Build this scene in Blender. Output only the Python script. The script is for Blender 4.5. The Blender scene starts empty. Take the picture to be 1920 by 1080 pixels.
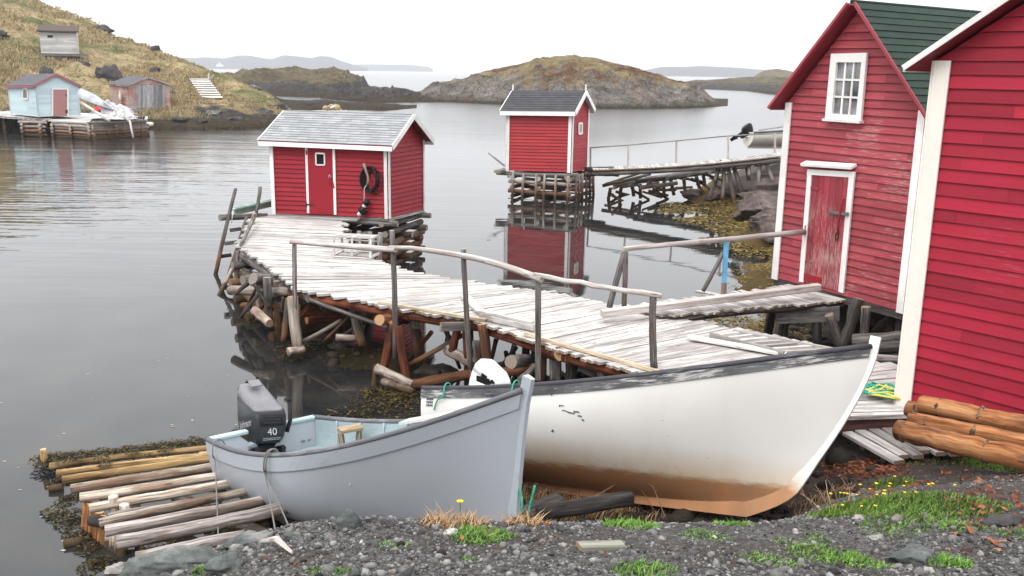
import bpy, math, random
import numpy as np
from mathutils import Vector as V, Matrix, noise as mn
S = bpy.context.scene
COL = S.collection
R = math.radians
# ---------------------------------------------------------------- camera
FPX, PITCH, ROLL, EYE = 1750.0, R(13.06), R(0.9), 5.0
_F = V((0, math.cos(PITCH), -math.sin(PITCH))); _R0 = V((1, 0, 0)); _U0 = V((0, math.sin(PITCH), math.cos(PITCH)))
_R = _R0 * math.cos(ROLL) + _U0 * math.sin(ROLL); _U = _U0 * math.cos(ROLL) - _R0 * math.sin(ROLL)
CAM = V((0, 0, EYE))
def ray(x, y): return _F + _R * ((x - 960) / FPX) - _U * ((y - 540) / FPX)
def at(x, y, z):
    d = ray(x, y); return CAM + d * ((z - EYE) / d.z)
def atY(x, y, Y):
    d = ray(x, y); return CAM + d * (Y / d.y)
def atp(x, y, p, n):
    d = ray(x, y); return CAM + d * ((V(p) - CAM).dot(n) / d.dot(n))
def zat(x, y, X, Y):
    "height where the sight line of image row y passes over plan point X, Y"
    d = ray(x, y); return EYE + d.z * math.hypot(X, Y) / math.hypot(d.x, d.y)
cam = bpy.data.cameras.new('camera'); co = bpy.data.objects.new('camera', cam); COL.objects.link(co)
cam.sensor_width = 36; cam.lens = 36 * FPX / 1920; cam.clip_end = 9000; cam.clip_start = .1
co.matrix_world = Matrix(((_R.x, _U.x, -_F.x, 0), (_R.y, _U.y, -_F.y, 0), (_R.z, _U.z, -_F.z, EYE), (0, 0, 0, 1)))
S.camera = co
# ---------------------------------------------------------------- nodes
def nd(nt, typ, ins=None, **pr):
    n = nt.nodes.new('ShaderNode' + typ)
    for k, v in pr.items(): setattr(n, k, v)
    for k, v in (ins or {}).items():
        s = n.inputs[k]
        if hasattr(v, 'links') or isinstance(v, bpy.types.NodeSocket): nt.links.new(v, s)
        else: s.default_value = v
    return n
def rgb(c): return tuple(c) + (1,) if len(c) == 3 else tuple(c)
def ramp(nt, fac, stops, interp='LINEAR'):
    n = nd(nt, 'ValToRGB', {0: fac}); cr = n.color_ramp; cr.interpolation = interp
    while len(cr.elements) < len(stops): cr.elements.new(.5)
    for e, (p, c) in zip(cr.elements, stops):
        e.position = p; e.color = rgb(c) if not isinstance(c, (int, float)) else (c, c, c, 1)
    return n.outputs[0]
def mix(nt, f, a, b, bl='MIX'):
    n = nt.nodes.new('ShaderNodeMix'); n.data_type = 'RGBA'; n.blend_type = bl; n.clamp_factor = True
    for i, v in ((0, f), (6, a), (7, b)):
        s = n.inputs[i]
        if isinstance(v, bpy.types.NodeSocket): nt.links.new(v, s)
        elif i == 0: s.default_value = v
        else: s.default_value = rgb(v)
    return n.outputs[2]
def mth(nt, op, a, b=0.0, c=None, clamp=False):
    n = nt.nodes.new('ShaderNodeMath'); n.operation = op; n.use_clamp = clamp
    for i, v in ((0, a), (1, b), (2, c)):
        if v is None: continue
        if isinstance(v, bpy.types.NodeSocket): nt.links.new(v, n.inputs[i])
        else: n.inputs[i].default_value = v
    return n.outputs[0]
def vmul(nt, v, s): return nd(nt, 'VectorMath', {0: v, 1: s}, operation='MULTIPLY').outputs[0]
def noi(nt, v, sc=1., det=4., ro=.55, dist=0.):
    return nd(nt, 'TexNoise', {'Vector': v, 'Scale': sc, 'Detail': det, 'Roughness': ro, 'Distortion': dist}).outputs[0]
def rng(nt, v, a, b, c=0., d=1.):
    n = nd(nt, 'MapRange', {0: v, 1: a, 2: b, 3: c, 4: d}); return n.outputs[0]
def newmat(name):
    m = bpy.data.materials.new(name); m.use_nodes = True; nt = m.node_tree
    return m, nt, nt.nodes['Principled BSDF']
def bump(nt, b, h, st=.5, dist=.01):
    n = nd(nt, 'Bump', {'Height': h, 'Strength': st, 'Distance': dist}); nt.links.new(n.outputs[0], b.inputs['Normal']); return n
def setc(nt, b, c):
    if isinstance(c, bpy.types.NodeSocket): nt.links.new(c, b.inputs['Base Color'])
    else: b.inputs['Base Color'].default_value = rgb(c)
def lcpos(nt):
    a = nd(nt, 'Attribute', attribute_name='lc').outputs['Vector']
    t = nd(nt, 'Attribute', attribute_name='tone').outputs['Fac']
    p = nd(nt, 'NewGeometry').outputs['Position']
    return a, t, p
def zof(nt, p): return nd(nt, 'SeparateXYZ', {0: p}).outputs[2]

def wood(name, stops, crack=.5, patch=None, pamt=.5, cap=(.30, .22, .15), wet=None, wetc=(.035, .022, .012), rough=.85, grain=(1.6, 34, 34), tvar=.55, bst=.6, stain=None, stz=(.3, .9)):
    m, nt, b = newmat(name); lc, tone, pos = lcpos(nt)
    ta = mth(nt, 'ABSOLUTE', tone)
    g = noi(nt, vmul(nt, lc, grain), 1, 6, .65)
    c = ramp(nt, rng(nt, g, .34, .66), stops)
    if patch:
        pn = noi(nt, vmul(nt, lc, (1.3, 5, 5)), 1, 4, .6)
        c = mix(nt, rng(nt, pn, .50, .60, 0, pamt), c, patch)
    kn = nd(nt, 'TexVoronoi', {'Vector': vmul(nt, lc, (2.6, 11, 11)), 'Scale': 1.}).outputs[0]; c = mix(nt, rng(nt, kn, .16, .08, 0, .7), c, tuple(x * .35 for x in (patch or stops[0][1])))
    c = mix(nt, 1, c, ramp(nt, ta, [(0, 1 - tvar), (1, 1 + tvar * .45)]), 'MULTIPLY')
    cr = noi(nt, vmul(nt, lc, (2.2, 120, 120)), 1, 3, .6)
    crf = rng(nt, cr, .56, .64, 0, crack)
    c = mix(nt, crf, c, mix(nt, 1, c, (.16, .14, .13), 'MULTIPLY'))
    isc = mth(nt, 'LESS_THAN', tone, 0)
    ring = nd(nt, 'TexNoise', {'Vector': vmul(nt, lc, (0, 60, 60)), 'Scale': 1, 'Detail': 3}).outputs[0]
    c = mix(nt, isc, c, mix(nt, ring, tuple(x * .55 for x in cap), tuple(x * 1.2 for x in cap)))
    z = zof(nt, pos)
    wn = noi(nt, pos, 5, 3)
    zz = mth(nt, 'ADD', z, mth(nt, 'MULTIPLY', mth(nt, 'SUBTRACT', wn, .5), .5))
    if stain: c = mix(nt, rng(nt, zz, stz[1], stz[0], 0, .8), c, stain)
    if wet: c = mix(nt, rng(nt, zz, wet, wet * .5, 0, .95), c, mix(nt, noi(nt, pos, 14, 3), wetc, tuple(x * 2.6 for x in wetc)))
    setc(nt, b, c); b.inputs['Roughness'].default_value = rough; b.inputs['Specular IOR Level'].default_value = .18
    h = mth(nt, 'SUBTRACT', g, mth(nt, 'MULTIPLY', crf, 1.2)); bump(nt, b, h, bst, .006)
    return m

def paint(name, col, fade, famt=.35, chip=(.55, .52, .5), camt=.25, chiplo=.62, rough=.6, tvar=.22, dirt=None, bst=.25, grain=(1.2, 26, 26)):
    m, nt, b = newmat(name); lc, tone, pos = lcpos(nt)
    g = noi(nt, vmul(nt, lc, grain), 1, 5, .6)
    big = noi(nt, vmul(nt, lc, (.9, 3, 3)), 1, 3)
    c = mix(nt, rng(nt, mth(nt, 'ADD', mth(nt, 'MULTIPLY', g, .6), mth(nt, 'MULTIPLY', big, .4)), .35, .68, 0, famt), col, fade)
    c = mix(nt, 1, c, ramp(nt, mth(nt, 'ABSOLUTE', tone), [(0, 1 - tvar), (1, 1 + tvar)]), 'MULTIPLY')
    w = noi(nt, pos, .8, 3); k = noi(nt, vmul(nt, lc, (5, 70, 70)), 1, 5, .7)
    kk = mth(nt, 'ADD', mth(nt, 'MULTIPLY', w, .5), mth(nt, 'MULTIPLY', k, .62))
    c = mix(nt, rng(nt, kk, chiplo, chiplo + .07, 0, camt), c, chip)
    if dirt:
        dn = noi(nt, pos, 1.7, 5, .65); c = mix(nt, rng(nt, dn, .5, .75, 0, .5), c, dirt)
    setc(nt, b, c); b.inputs['Roughness'].default_value = rough; b.inputs['Specular IOR Level'].default_value = .28
    bump(nt, b, g, bst, .004)
    return m
def plain(name, col, rough=.5, metal=0., var=.15, sc=8, coat=0.):
    m, nt, b = newmat(name); pos = nd(nt, 'NewGeometry').outputs['Position']
    n = noi(nt, pos, sc, 5, .6)
    c = mix(nt, rng(nt, n, .3, .7), tuple(x * (1 - var) for x in col), tuple(min(1, x * (1 + var)) for x in col))
    setc(nt, b, c); b.inputs['Roughness'].default_value = rough; b.inputs['Metallic'].default_value = metal; b.inputs['Specular IOR Level'].default_value = .3 if max(col) > .1 else .15
    bump(nt, b, n, .15, .004)
    return m
# ---------------------------------------------------------------- mesh builder
ROOT = {}
class MB:
    def __init__(s): s.v = []; s.f = []; s.t = []; s.lc = []; s.mi = []; s.sm = []
    def vt(s, p, lc=(0, 0, 0)):
        s.v.append(tuple(p)); s.lc.append(tuple(lc)); return len(s.v) - 1
    def fc(s, idx, tone=.5, mi=0, sm=False): s.f.append(tuple(idx)); s.t.append(tone); s.mi.append(mi); s.sm.append(sm)
    def quad(s, a, b, c, d, tone=.5, mi=0, off=0.):
        w = (V(b) - V(a)).length; h = (V(d) - V(a)).length
        i = [s.vt(a, (0, 0, off)), s.vt(b, (w, 0, off)), s.vt(c, (w, h, off)), s.vt(d, (0, h, off))]; s.fc(i, tone, mi)
    def beam(s, p0, p1, w, h, tone=None, up=(0, 0, 1), ch=0., mi=0, w1=None, h1=None, tw=0.):
        p0 = V(p0); p1 = V(p1); d = (p1 - p0); L = d.length; d = d / L
        up = V(up)
        if abs(d.dot(up)) > .98: up = V((0, 1, 0)) if abs(d.y) < .9 else V((1, 0, 0))
        x = d.cross(up).normalized(); y = x.cross(d)
        if tone is None: tone = random.random()
        off = random.random() * 50
        w1 = w if w1 is None else w1; h1 = h if h1 is None else h1
        def sec(w, h):
            a, c = w / 2, h / 2
            if ch: return [(-a + ch, -c), (a - ch, -c), (a, -c + ch), (a, c - ch), (a - ch, c), (-a + ch, c), (-a, c - ch), (-a, -c + ch)]
            return [(-a, -c), (a, -c), (a, c), (-a, c)]
        r = []
        for p, u, q in ((p0, 0, sec(w, h)), (p1, L, sec(w1, h1))):
            r.append([s.vt(p + x * qx + y * qy, (u, qx, qy + off)) for qx, qy in q])
        n = len(r[0])
        for i in range(n): s.fc((r[0][i], r[0][(i + 1) % n], r[1][(i + 1) % n], r[1][i]), tone, mi)
        s.fc(list(reversed(r[0])), -tone - .01, mi); s.fc(r[1], -tone - .01, mi)
    def tube(s, pts, rad, seg=8, tone=None, cap=True, wob=0., mi=0, sm=True, flat=1.):
        pts = [V(p) for p in pts]; n = len(pts)
        if not hasattr(rad, '__len__'): rad = [rad] * n
        if tone is None: tone = random.random()
        off = random.random() * 50; prev = None; rings = []; u = 0
        ph = [random.uniform(1 - wob, 1 + wob) for _ in range(seg)]
        for i, p in enumerate(pts):
            d = (pts[min(i + 1, n - 1)] - pts[max(i - 1, 0)])
            if d.length < 1e-9: d = V((0, 0, 1))
            d.normalize()
            if prev is None:
                a = V((0, 0, 1)) if abs(d.z) < .9 else V((1, 0, 0)); x = d.cross(a).normalized()
            else: x = (prev - d * prev.dot(d)).normalized()
            prev = x; y = d.cross(x)
            if i: u += (p - pts[i - 1]).length
            ring = []
            for k in range(seg):
                a = 2 * math.pi * k / seg; r = rad[i] * ph[k] * (1 + random.uniform(-wob, wob) * .5)
                cx, cy = math.cos(a) * r, math.sin(a) * r * flat
                ring.append(s.vt(p + x * cx + y * cy, (u, cx, cy + off)))
            rings.append(ring)
        for i in range(n - 1):
            for k in range(seg):
                s.fc((rings[i][k], rings[i][(k + 1) % seg], rings[i + 1][(k + 1) % seg], rings[i + 1][k]), tone, mi, sm)
        if cap:
            s.fc(list(reversed(rings[0])), -tone - .01, mi); s.fc(rings[-1], -tone - .01, mi)
    def log(s, p0, p1, r0, r1=None, bend=.015, n=6, seg=10, wob=.07, tone=None, mi=0, knots=0):
        p0 = V(p0); p1 = V(p1); L = (p1 - p0).length; r1 = r0 * .88 if r1 is None else r1
        d = (p1 - p0).normalized(); a = V((0, 0, 1)) if abs(d.z) < .9 else V((1, 0, 0))
        x = d.cross(a).normalized(); y = d.cross(x)
        bx, by = random.uniform(-bend, bend) * L, random.uniform(-bend, bend) * L
        pts = []; rr = []
        for i in range(n + 1):
            t = i / n; w = math.sin(math.pi * t)
            pts.append(p0.lerp(p1, t) + x * (bx * w + random.uniform(-1, 1) * r0 * .08) + y * (by * w + random.uniform(-1, 1) * r0 * .08))
            rr.append((r0 + (r1 - r0) * t) * random.uniform(1 - wob * .6, 1 + wob * .6))
        s.tube(pts, rr, seg, tone, True, wob, mi)
    def lathe(s, prof, org, ax=(0, 0, 1), seg=16, tone=.5, mi=0):
        ax = V(ax).normalized(); a = V((1, 0, 0)) if abs(ax.x) < .9 else V((0, 1, 0)); x = ax.cross(a).normalized(); y = ax.cross(x); org = V(org)
        rings = [[s.vt(org + ax * h + x * (r * math.cos(2 * math.pi * k / seg)) + y * (r * math.sin(2 * math.pi * k / seg)), (h, r, k)) for k in range(seg)] for r, h in prof]
        for i in range(len(rings) - 1):
            for k in range(seg): s.fc((rings[i][k], rings[i][(k + 1) % seg], rings[i + 1][(k + 1) % seg], rings[i + 1][k]), tone, mi, True)
        s.fc(list(reversed(rings[0])), tone, mi); s.fc(rings[-1], tone, mi)
    def clap(s, BL, BR, TL, TR, n, out, ta=None, lap=.016, jit=.12, split=3., sa=.5, mi=0, t0=0., tone=None, wav=0.):
        "overlapping horizontal courses; ta: gable apex in units of the wall height"
        BL, BR, TL, TR = V(BL), V(BR), V(TL), V(TR); out = V(out).normalized()
        P = lambda q, t: BL.lerp(BR, q) * (1 - t) + TL.lerp(TR, q) * t
        W = (BR - BL).length; Hh = (TL - BL).length
        top = ta or 1.; dt = 1. / n; ts = [t0]
        while ts[-1] < top - dt * .6: ts.append(ts[-1] + dt)
        ts[-1] = min(ts[-1], top)
        if ts[-1] < top: ts.append(top)
        lo = lambda t: 0. if t <= 1 else sa * (t - 1) / (top - 1)
        hi = lambda t: 1. if t <= 1 else 1 - (1 - sa) * (t - 1) / (top - 1)
        for k in range(len(ts) - 1):
            a, b = ts[k], ts[k + 1]; j = random.uniform(-jit, jit) * dt * .3 if k else 0
            if a < 1 < b and ta: segs = [(a, 1.), (1., b)]
            else: segs = [(a, b)]
            cuts = [0.]
            if split:
                q = random.uniform(.15, 1) * split / W
                while q < .97: cuts.append(q); q += random.uniform(.5, 1.2) * split / W
            cuts.append(1.)
            for ci in range(len(cuts) - 1):
                tn = random.random() if tone is None else tone; off = random.random() * 40
                dj = random.uniform(-.002, .002)
                for si, (c, e) in enumerate(segs):
                    la = lambda t, c_=c: max(lo(t), cuts[ci]); ra = lambda t: min(hi(t), cuts[ci + 1])
                    c2 = c + (j if si == 0 else 0)
                    if ra(c) - la(c) <= 1e-4: continue
                    l1, r1 = la(e), max(la(e), ra(e))
                    gap = .0012 / W if ci else 0
                    oa = out * (lap + dj - (c - a) / (b - a) * (lap - .003)); ob = out * (lap + dj - (e - a) / (b - a) * (lap - .003))
                    pts = [(la(c) + gap, c2, oa), (ra(c), c2, oa), (r1, e, ob), (l1 + gap * 0, e, ob)]
                    ids = [s.vt(P(q, t) + o, (q * W, (t - a) * Hh, off)) for q, t, o in pts]
                    s.fc(ids, tn, mi)
                    if si == 0:
                        i2 = [s.vt(P(la(c) + gap, c2) + out * 0, (0, 0, off)), s.vt(P(ra(c), c2), (0, 0, off))]
                        s.fc((i2[0], i2[1], ids[1], ids[0]), tn, mi)
    def build(s, name, mats, parent=None, smooth=None, label=None):
        rl = V((0, 0, 0))
        if parent is not None: rl = ROOT.get(parent.name, V((0, 0, 0)))
        me = bpy.data.meshes.new(name)
        vv = np.array(s.v, dtype=np.float32) - np.array(rl, dtype=np.float32)
        me.from_pydata(vv.tolist(), [], s.f)
        at_ = me.attributes.new('lc', 'FLOAT_VECTOR', 'POINT'); at_.data.foreach_set('vector', np.array(s.lc, dtype=np.float32).ravel())
        at_ = me.attributes.new('tone', 'FLOAT', 'FACE'); at_.data.foreach_set('value', np.array(s.t, dtype=np.float32))
        for m in (mats if isinstance(mats, (list, tuple)) else [mats]): me.materials.append(m)
        me.polygons.foreach_set('material_index', s.mi)
        me.polygons.foreach_set('use_smooth', [bool(smooth) if smooth is not None else x for x in s.sm])
        me.update()
        o = bpy.data.objects.new(name, me); COL.objects.link(o)
        if parent is not None:
            o.parent = parent; ROOT[o.name] = rl
        if label: o['label'] = label
        return o
def thing(name, label, cat, loc=(0, 0, 0), group=None):
    o = bpy.data.objects.new(name, None); COL.objects.link(o); o.location = loc; o.empty_display_size = .2
    o['label'] = label; o['category'] = cat
    if group: o['group'] = group
    ROOT[o.name] = V(loc); return o
def solo(mb, name, mats, label, cat, group=None, smooth=None):
    "a thing that is one mesh, origin moved to its own base"
    a = np.array(s_ := mb.v); c = V((float(a[:, 0].mean()), float(a[:, 1].mean()), float(a[:, 2].min())))
    ROOT['_tmp'] = c
    class _P: name = '_tmp'
    me_o = None
    vv = [tuple(V(p) - c) for p in mb.v]; mb.v = vv
    o = mb.build(name, mats, None, smooth); o.location = c
    o['label'] = label; o['category'] = cat
    if group: o['group'] = group
    return o
def struct(o, kind='structure', label=None):
    o['kind'] = kind
    if label: o['label'] = label
    return o
def lerp(a, b, t): return a + (b - a) * t
def interp(x, pts):
    if x <= pts[0][0]: return pts[0][1]
    for (a, b), (c, d) in zip(pts, pts[1:]):
        if x <= c: return b + (d - b) * (x - a) / (c - a)
    return pts[-1][1]
def fbm(x, y, z=0., sc=1., oc=5, H=1.): return mn.fractal(V((x * sc, y * sc, z)), H, 2., oc)
# ---------------------------------------------------------------- render, world, sun
random.seed(7); np.random.seed(7)
S.render.engine = 'CYCLES'
S.cycles.use_denoising = True
S.cycles.max_bounces = 8; S.cycles.diffuse_bounces = 3; S.cycles.glossy_bounces = 4; S.cycles.transmission_bounces = 4; S.cycles.volume_bounces = 1; S.cycles.transparent_max_bounces = 6
S.cycles.sample_clamp_indirect = 6
S.view_settings.view_transform = 'Standard'; S.view_settings.look = 'None'; S.view_settings.gamma = 1; S.view_settings.use_curve_mapping = False
S.view_settings.exposure = 0.38
W = bpy.data.worlds.new("World"); S.world = W; W.use_nodes = True; nt = W.node_tree; nt.nodes.clear()
SUN_EL, SUN_AZ = R(54), R(208)      # behind the camera and to its left; azimuth from +Y clockwise
sky = nd(nt, 'TexSky', sky_type='NISHITA', sun_disc=False, sun_elevation=SUN_EL, sun_rotation=SUN_AZ, air_density=1.0, dust_density=3.0)
tc = nd(nt, 'TexCoord').outputs['Generated']
dz = mth(nt, 'MAXIMUM', nd(nt, 'SeparateXYZ', {0: tc}).outputs[2], 0.0)
cl = noi(nt, vmul(nt, tc, (1.2, 1.2, 5)), 1.6, 5, .55)
lum = mth(nt, 'MULTIPLY', mth(nt, 'ADD', mth(nt, 'MULTIPLY', dz, 1.60), .82), rng(nt, cl, .3, .7, .93, 1.06))
grey = nd(nt, 'VectorMath', {0: (.985, .992, 1.012), 3: lum}, operation='SCALE').outputs[0]
skyc = nd(nt, 'VectorMath', {0: sky.outputs[0], 3: .10}, operation='SCALE').outputs[0]
over = nd(nt, 'VectorMath', {0: grey, 1: vmul(nt, skyc, (.06, .06, .06))}, operation='ADD').outputs[0]
bg = nd(nt, 'Background', {0: over, 1: 1.0})
nt.links.new(bg.outputs[0], nd(nt, 'OutputWorld').inputs[0])
sl = bpy.data.lights.new('sun', 'SUN'); so = bpy.data.objects.new('sun', sl); COL.objects.link(so)
sl.energy = 1.25; sl.angle = R(22); sl.color = (1, .97, .92)
sd = V((math.sin(SUN_AZ) * math.cos(SUN_EL), math.cos(SUN_AZ) * math.cos(SUN_EL), math.sin(SUN_EL)))
so.rotation_euler = sd.to_track_quat('Z', 'Y').to_euler(); so.location = (0, -5, 30)
# ---------------------------------------------------------------- water
m, nt, b = newmat('sea_water'); M_water = m
pos = nd(nt, 'NewGeometry').outputs['Position']
area = rng(nt, noi(nt, vmul(nt, pos, (.035, .05, 1)), 1, 2), .42, .62)
sx = nd(nt, 'SeparateXYZ', {0: pos})
left = mth(nt, 'MULTIPLY', rng(nt, sx.outputs[0], 2, -9), rng(nt, sx.outputs[1], 17, 30))
n1 = noi(nt, vmul(nt, pos, (.085, .46, 1)), 1, 2.5, .5, .5)
n2 = noi(nt, vmul(nt, pos, (1.1, 2.6, 1)), 1, 2, .5)
n3 = nd(nt, 'TexWave', {'Vector': vmul(nt, pos, (.35, 1.5, 1)), 'Scale': .32, 'Distortion': 7., 'Detail': 3., 'Detail Scale': .8}, wave_type='BANDS', bands_direction='Y').outputs['Fac']
amp = mth(nt, 'ADD', mth(nt, 'MULTIPLY', area, .10), mth(nt, 'ADD', mth(nt, 'MULTIPLY', left, 1.5), .10))
h = mth(nt, 'MULTIPLY', mth(nt, 'ADD', mth(nt, 'ADD', n1, mth(nt, 'MULTIPLY', n3, mth(nt, 'MULTIPLY', left, .08))), mth(nt, 'MULTIPLY', n2, .22)), amp)
nt.links.new(rng(nt, sx.outputs[1], 38, 95, .03, .20), b.inputs['Roughness']); nt.links.new(rng(nt, sx.outputs[1], 12, 48, 1.40, 2.0), b.inputs['IOR'])
bump(nt, b, h, 1.0, .03)
mur = noi(nt, vmul(nt, pos, (.7, .7, 1)), 1, 5, .6)
setc(nt, b, mix(nt, rng(nt, mur, .4, .7), (.012, .013, .014), (.030, .029, .025)))
mb = MB()
mb.quad((-5000, -200, 0), (5000, -200, 0), (5000, 8000, 0), (-5000, 8000, 0))
struct(mb.build('sea_water', M_water), label='calm grey sea water of the sheltered cove')
# ---------------------------------------------------------------- land beyond the water
def landmat(name, grass, dry, moss, rock, dark, gthr=.5, rockscale=1., hz=(.6, 3.0, -1.2, .1), weedz=(.1, .75), weed=(.022, .016, .008), slope=(.55, .85)):
    m, nt, b = newmat(name); g = nd(nt, 'NewGeometry'); pos = g.outputs['Position']; z = zof(nt, pos)
    nz = zof(nt, g.outputs['Normal'])
    a = noi(nt, pos, .11 * rockscale, 5, .62); c2 = noi(nt, vmul(nt, pos, (1, 1, .8)), .5 * rockscale, 6, .7); f = noi(nt, vmul(nt, pos, (3, 3, 3)), 1, 5, .7)
    gr = mix(nt, rng(nt, c2, .35, .68), grass, dry); gr = mix(nt, rng(nt, a, .47, .58), gr, moss)
    gr = mix(nt, 1, gr, ramp(nt, f, [(.28, .52), (.72, 1.45)]), 'MULTIPLY')
    st = nd(nt, 'TexVoronoi', {'Vector': nd(nt, 'VectorMath', {0: vmul(nt, pos, (1.1, 1.1, .45)), 1: nd(nt, 'VectorMath', {0: nd(nt, 'TexNoise', {'Vector': pos, 'Scale': .6}).outputs[1], 3: 1.5}, operation='SCALE').outputs[0]}, operation='ADD').outputs[0], 'Scale': .7 * rockscale}, feature='DISTANCE_TO_EDGE').outputs[0]
    rk = mix(nt, rng(nt, c2, .3, .7), dark, rock); rk = mix(nt, 1, rk, ramp(nt, f, [(.3, .42), (.72, 1.5)]), 'MULTIPLY')
    rk = mix(nt, rng(nt, st, .0, .05, .4, 0), rk, tuple(x * .3 for x in dark))
    cover = mth(nt, 'ADD', mth(nt, 'MULTIPLY', mth(nt, 'SUBTRACT', mth(nt, 'ADD', mth(nt, 'MULTIPLY', a, .5), mth(nt, 'MULTIPLY', c2, .5)), gthr), 3.2), rng(nt, nz, slope[0], slope[1], -.9, .75))
    cover = mth(nt, 'ADD', cover, rng(nt, z, *hz))
    c = mix(nt, mth(nt, 'MULTIPLY', cover, 3.5, clamp=True), rk, gr)
    zz = mth(nt, 'ADD', z, mth(nt, 'MULTIPLY', mth(nt, 'SUBTRACT', c2, .5), 1.1))
    c = mix(nt, rng(nt, zz, weedz[1], weedz[0], 0, .92), c, mix(nt, f, weed, tuple(x * 2.2 for x in weed)))
    setc(nt, b, c); b.inputs['Roughness'].default_value = .95; b.inputs['Specular IOR Level'].default_value = .08
    hh = mth(nt, 'ADD', mth(nt, 'MULTIPLY', c2, 1.), mth(nt, 'MULTIPLY', f, .35))
    hh = mth(nt, 'SUBTRACT', hh, rng(nt, st, 0, .06, .25, 0))
    bump(nt, b, hh, 1., .6 / rockscale)
    return m
M_head = landmat('headland_grass', (.18, .146, .076), (.37, .282, .16), (.10, .105, .04), (.095, .085, .080), (.022, .020, .020), .44, 1., hz=(.8, 2.8, -1.4, .15), weedz=(.3, 1.5))
M_isle = landmat('island_rock', (.115, .09, .04), (.25, .19, .10), (.085, .042, .022), (.22, .195, .168), (.05, .043, .038), .53, .8, hz=(2., 8.5, -.75, .55), weedz=(.2, 1.2))
M_skerry = landmat('skerry_rock', (.095, .082, .042), (.15, .12, .07), (.065, .052, .03), (.085, .075, .070), (.020, .018, .019), .60, .8, weedz=(.2, 1.3))
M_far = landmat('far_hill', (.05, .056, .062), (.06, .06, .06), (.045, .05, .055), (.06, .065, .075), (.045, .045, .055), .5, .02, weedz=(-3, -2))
def land(name, mat, shore, top, depth, back, x0, x1, nu, nv, amp, label, sc=.12, power=.75, rocky=.35, seed=0., tilt=None):
    "terrain whose front shore and skyline follow measured profiles; depth runs away from the viewer"
    mb = MB(); rows = []
    for i in range(nu + 1):
        x = lerp(x0, x1, i / nu); ys = interp(x, shore); yt = interp(x, top)
        s = at(x, ys, 0); D = math.hypot(s.x, s.y); d = V((s.x / D, s.y / D, 0))
        dp = interp(x, depth) if not isinstance(depth, (int, float)) else depth
        r = ray(x, yt); zr = max(.05, EYE + r.z * (D + dp) / math.hypot(r.x, r.y))
        edge = min(1, (i / nu) * 14, (1 - i / nu) * 14); col = []
        for j in range(nv + 1):
            v = j / nv * 2
            if v <= 1: dist = D + v * dp; z = zr * (v ** power)
            else: dist = D + dp + (v - 1) * back; z = zr * (1 - (v - 1) ** 1.6) 
            p = d * dist
            n1 = fbm(p.x, p.y, seed, sc, 6); n2 = mn.ridged_multi_fractal(V((p.x * sc * 2.2, p.y * sc * 2.2, seed + 3)), .9, 2.1, 5, 1., 2.) - 1.1
            k = min(1, v * 5) * (1 if v <= .86 else max(.25, 1 - (v - .86) * 5) if v < 1 else .4)
            z += (n1 * amp + n2 * amp * rocky) * k * min(1, zr / 1.3)
            if v == 0 or v == 2: z = -.6
            if j == 1: z = max(z, .05)
            if z > 0: z *= min(1., edge ** 1.2 - .02)
            col.append(mb.vt((p.x, p.y, z)))
        rows.append(col)
    for i in range(nu):
        for j in range(nv): mb.fc((rows[i][j], rows[i + 1][j], rows[i + 1][j + 1], rows[i][j + 1]), .5, 0, True)
    return struct(mb.build(name, mat), label=label)
HEAD_SHORE = [(-300, 240), (0, 239), (120, 238), (200, 239), (250, 242), (330, 244), (450, 243), (520, 240), (565, 236), (600, 234)]
HEAD_TOP = [(-300, -190), (0, -48), (95, 0), (150, 22), (185, 32), (215, 50), (230, 63), (290, 85), (330, 103), (370, 118), (400, 131), (440, 148), (480, 166), (510, 181), (525, 196), (560, 216), (600, 232)]
HEAD_DEPTH = [(-300, 80), (0, 66), (200, 52), (400, 34), (520, 16), (600, 5)]
HEAD_POW = .8
land('hillside', M_head, HEAD_SHORE, HEAD_TOP, HEAD_DEPTH, 60, -300, 600, 260, 150, .95, 'grassy headland hill with tan dry grass and grey outcrops', .13, HEAD_POW, .42, 1.7)
def onhill(x, y):
    "plan point and height on the headland seen at image point x, y"
    ys = interp(x, HEAD_SHORE); yt = interp(x, HEAD_TOP); dp = interp(x, HEAD_DEPTH)
    s = at(x, ys, 0); D = math.hypot(s.x, s.y); r = ray(x, yt); zr = EYE + r.z * (D + dp) / math.hypot(r.x, r.y)
    ry = ray(x, y); k = ry.z / math.hypot(ry.x, ry.y); lo, hi = 0., 1.
    for _ in range(40):
        v = (lo + hi) / 2
        if (zr * v ** HEAD_POW - EYE) / (D + v * dp) < k: lo = v
        else: hi = v
    return V((s.x / D * (D + v * dp), s.y / D * (D + v * dp), zr * v ** HEAD_POW))
land('island', M_isle, [(760, 185), (800, 190), (900, 194), (1000, 199), (1100, 204), (1200, 204), (1290, 203), (1366, 199)],
     [(760, 184), (790, 165), (830, 155), (862, 149), (905, 136), (945, 127), (1000, 112), (1040, 107), (1075, 102), (1110, 106), (1150, 117), (1200, 131), (1235, 140), (1290, 162), (1330, 180), (1352, 192), (1366, 199.5)],
     [(760, 8), (900, 30), (1075, 42), (1250, 28), (1366, 6)], 45, 760, 1366, 260, 130, 1.2, 'rocky island mound with patches of tan and rust heath', .11, .62, .7, 5.1)
land('low_island', M_skerry, [(395, 176), (560, 182), (640, 183), (705, 168)], [(395, 150), (430, 139), (480, 129), (540, 127), (600, 128), (635, 131), (665, 142), (690, 154), (705, 166)],
     [(395, 40), (550, 60), (705, 20)], 40, 395, 705, 140, 60, 2.0, 'low grey island behind the headland tip', .11, .7, .5, 9.3)
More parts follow.
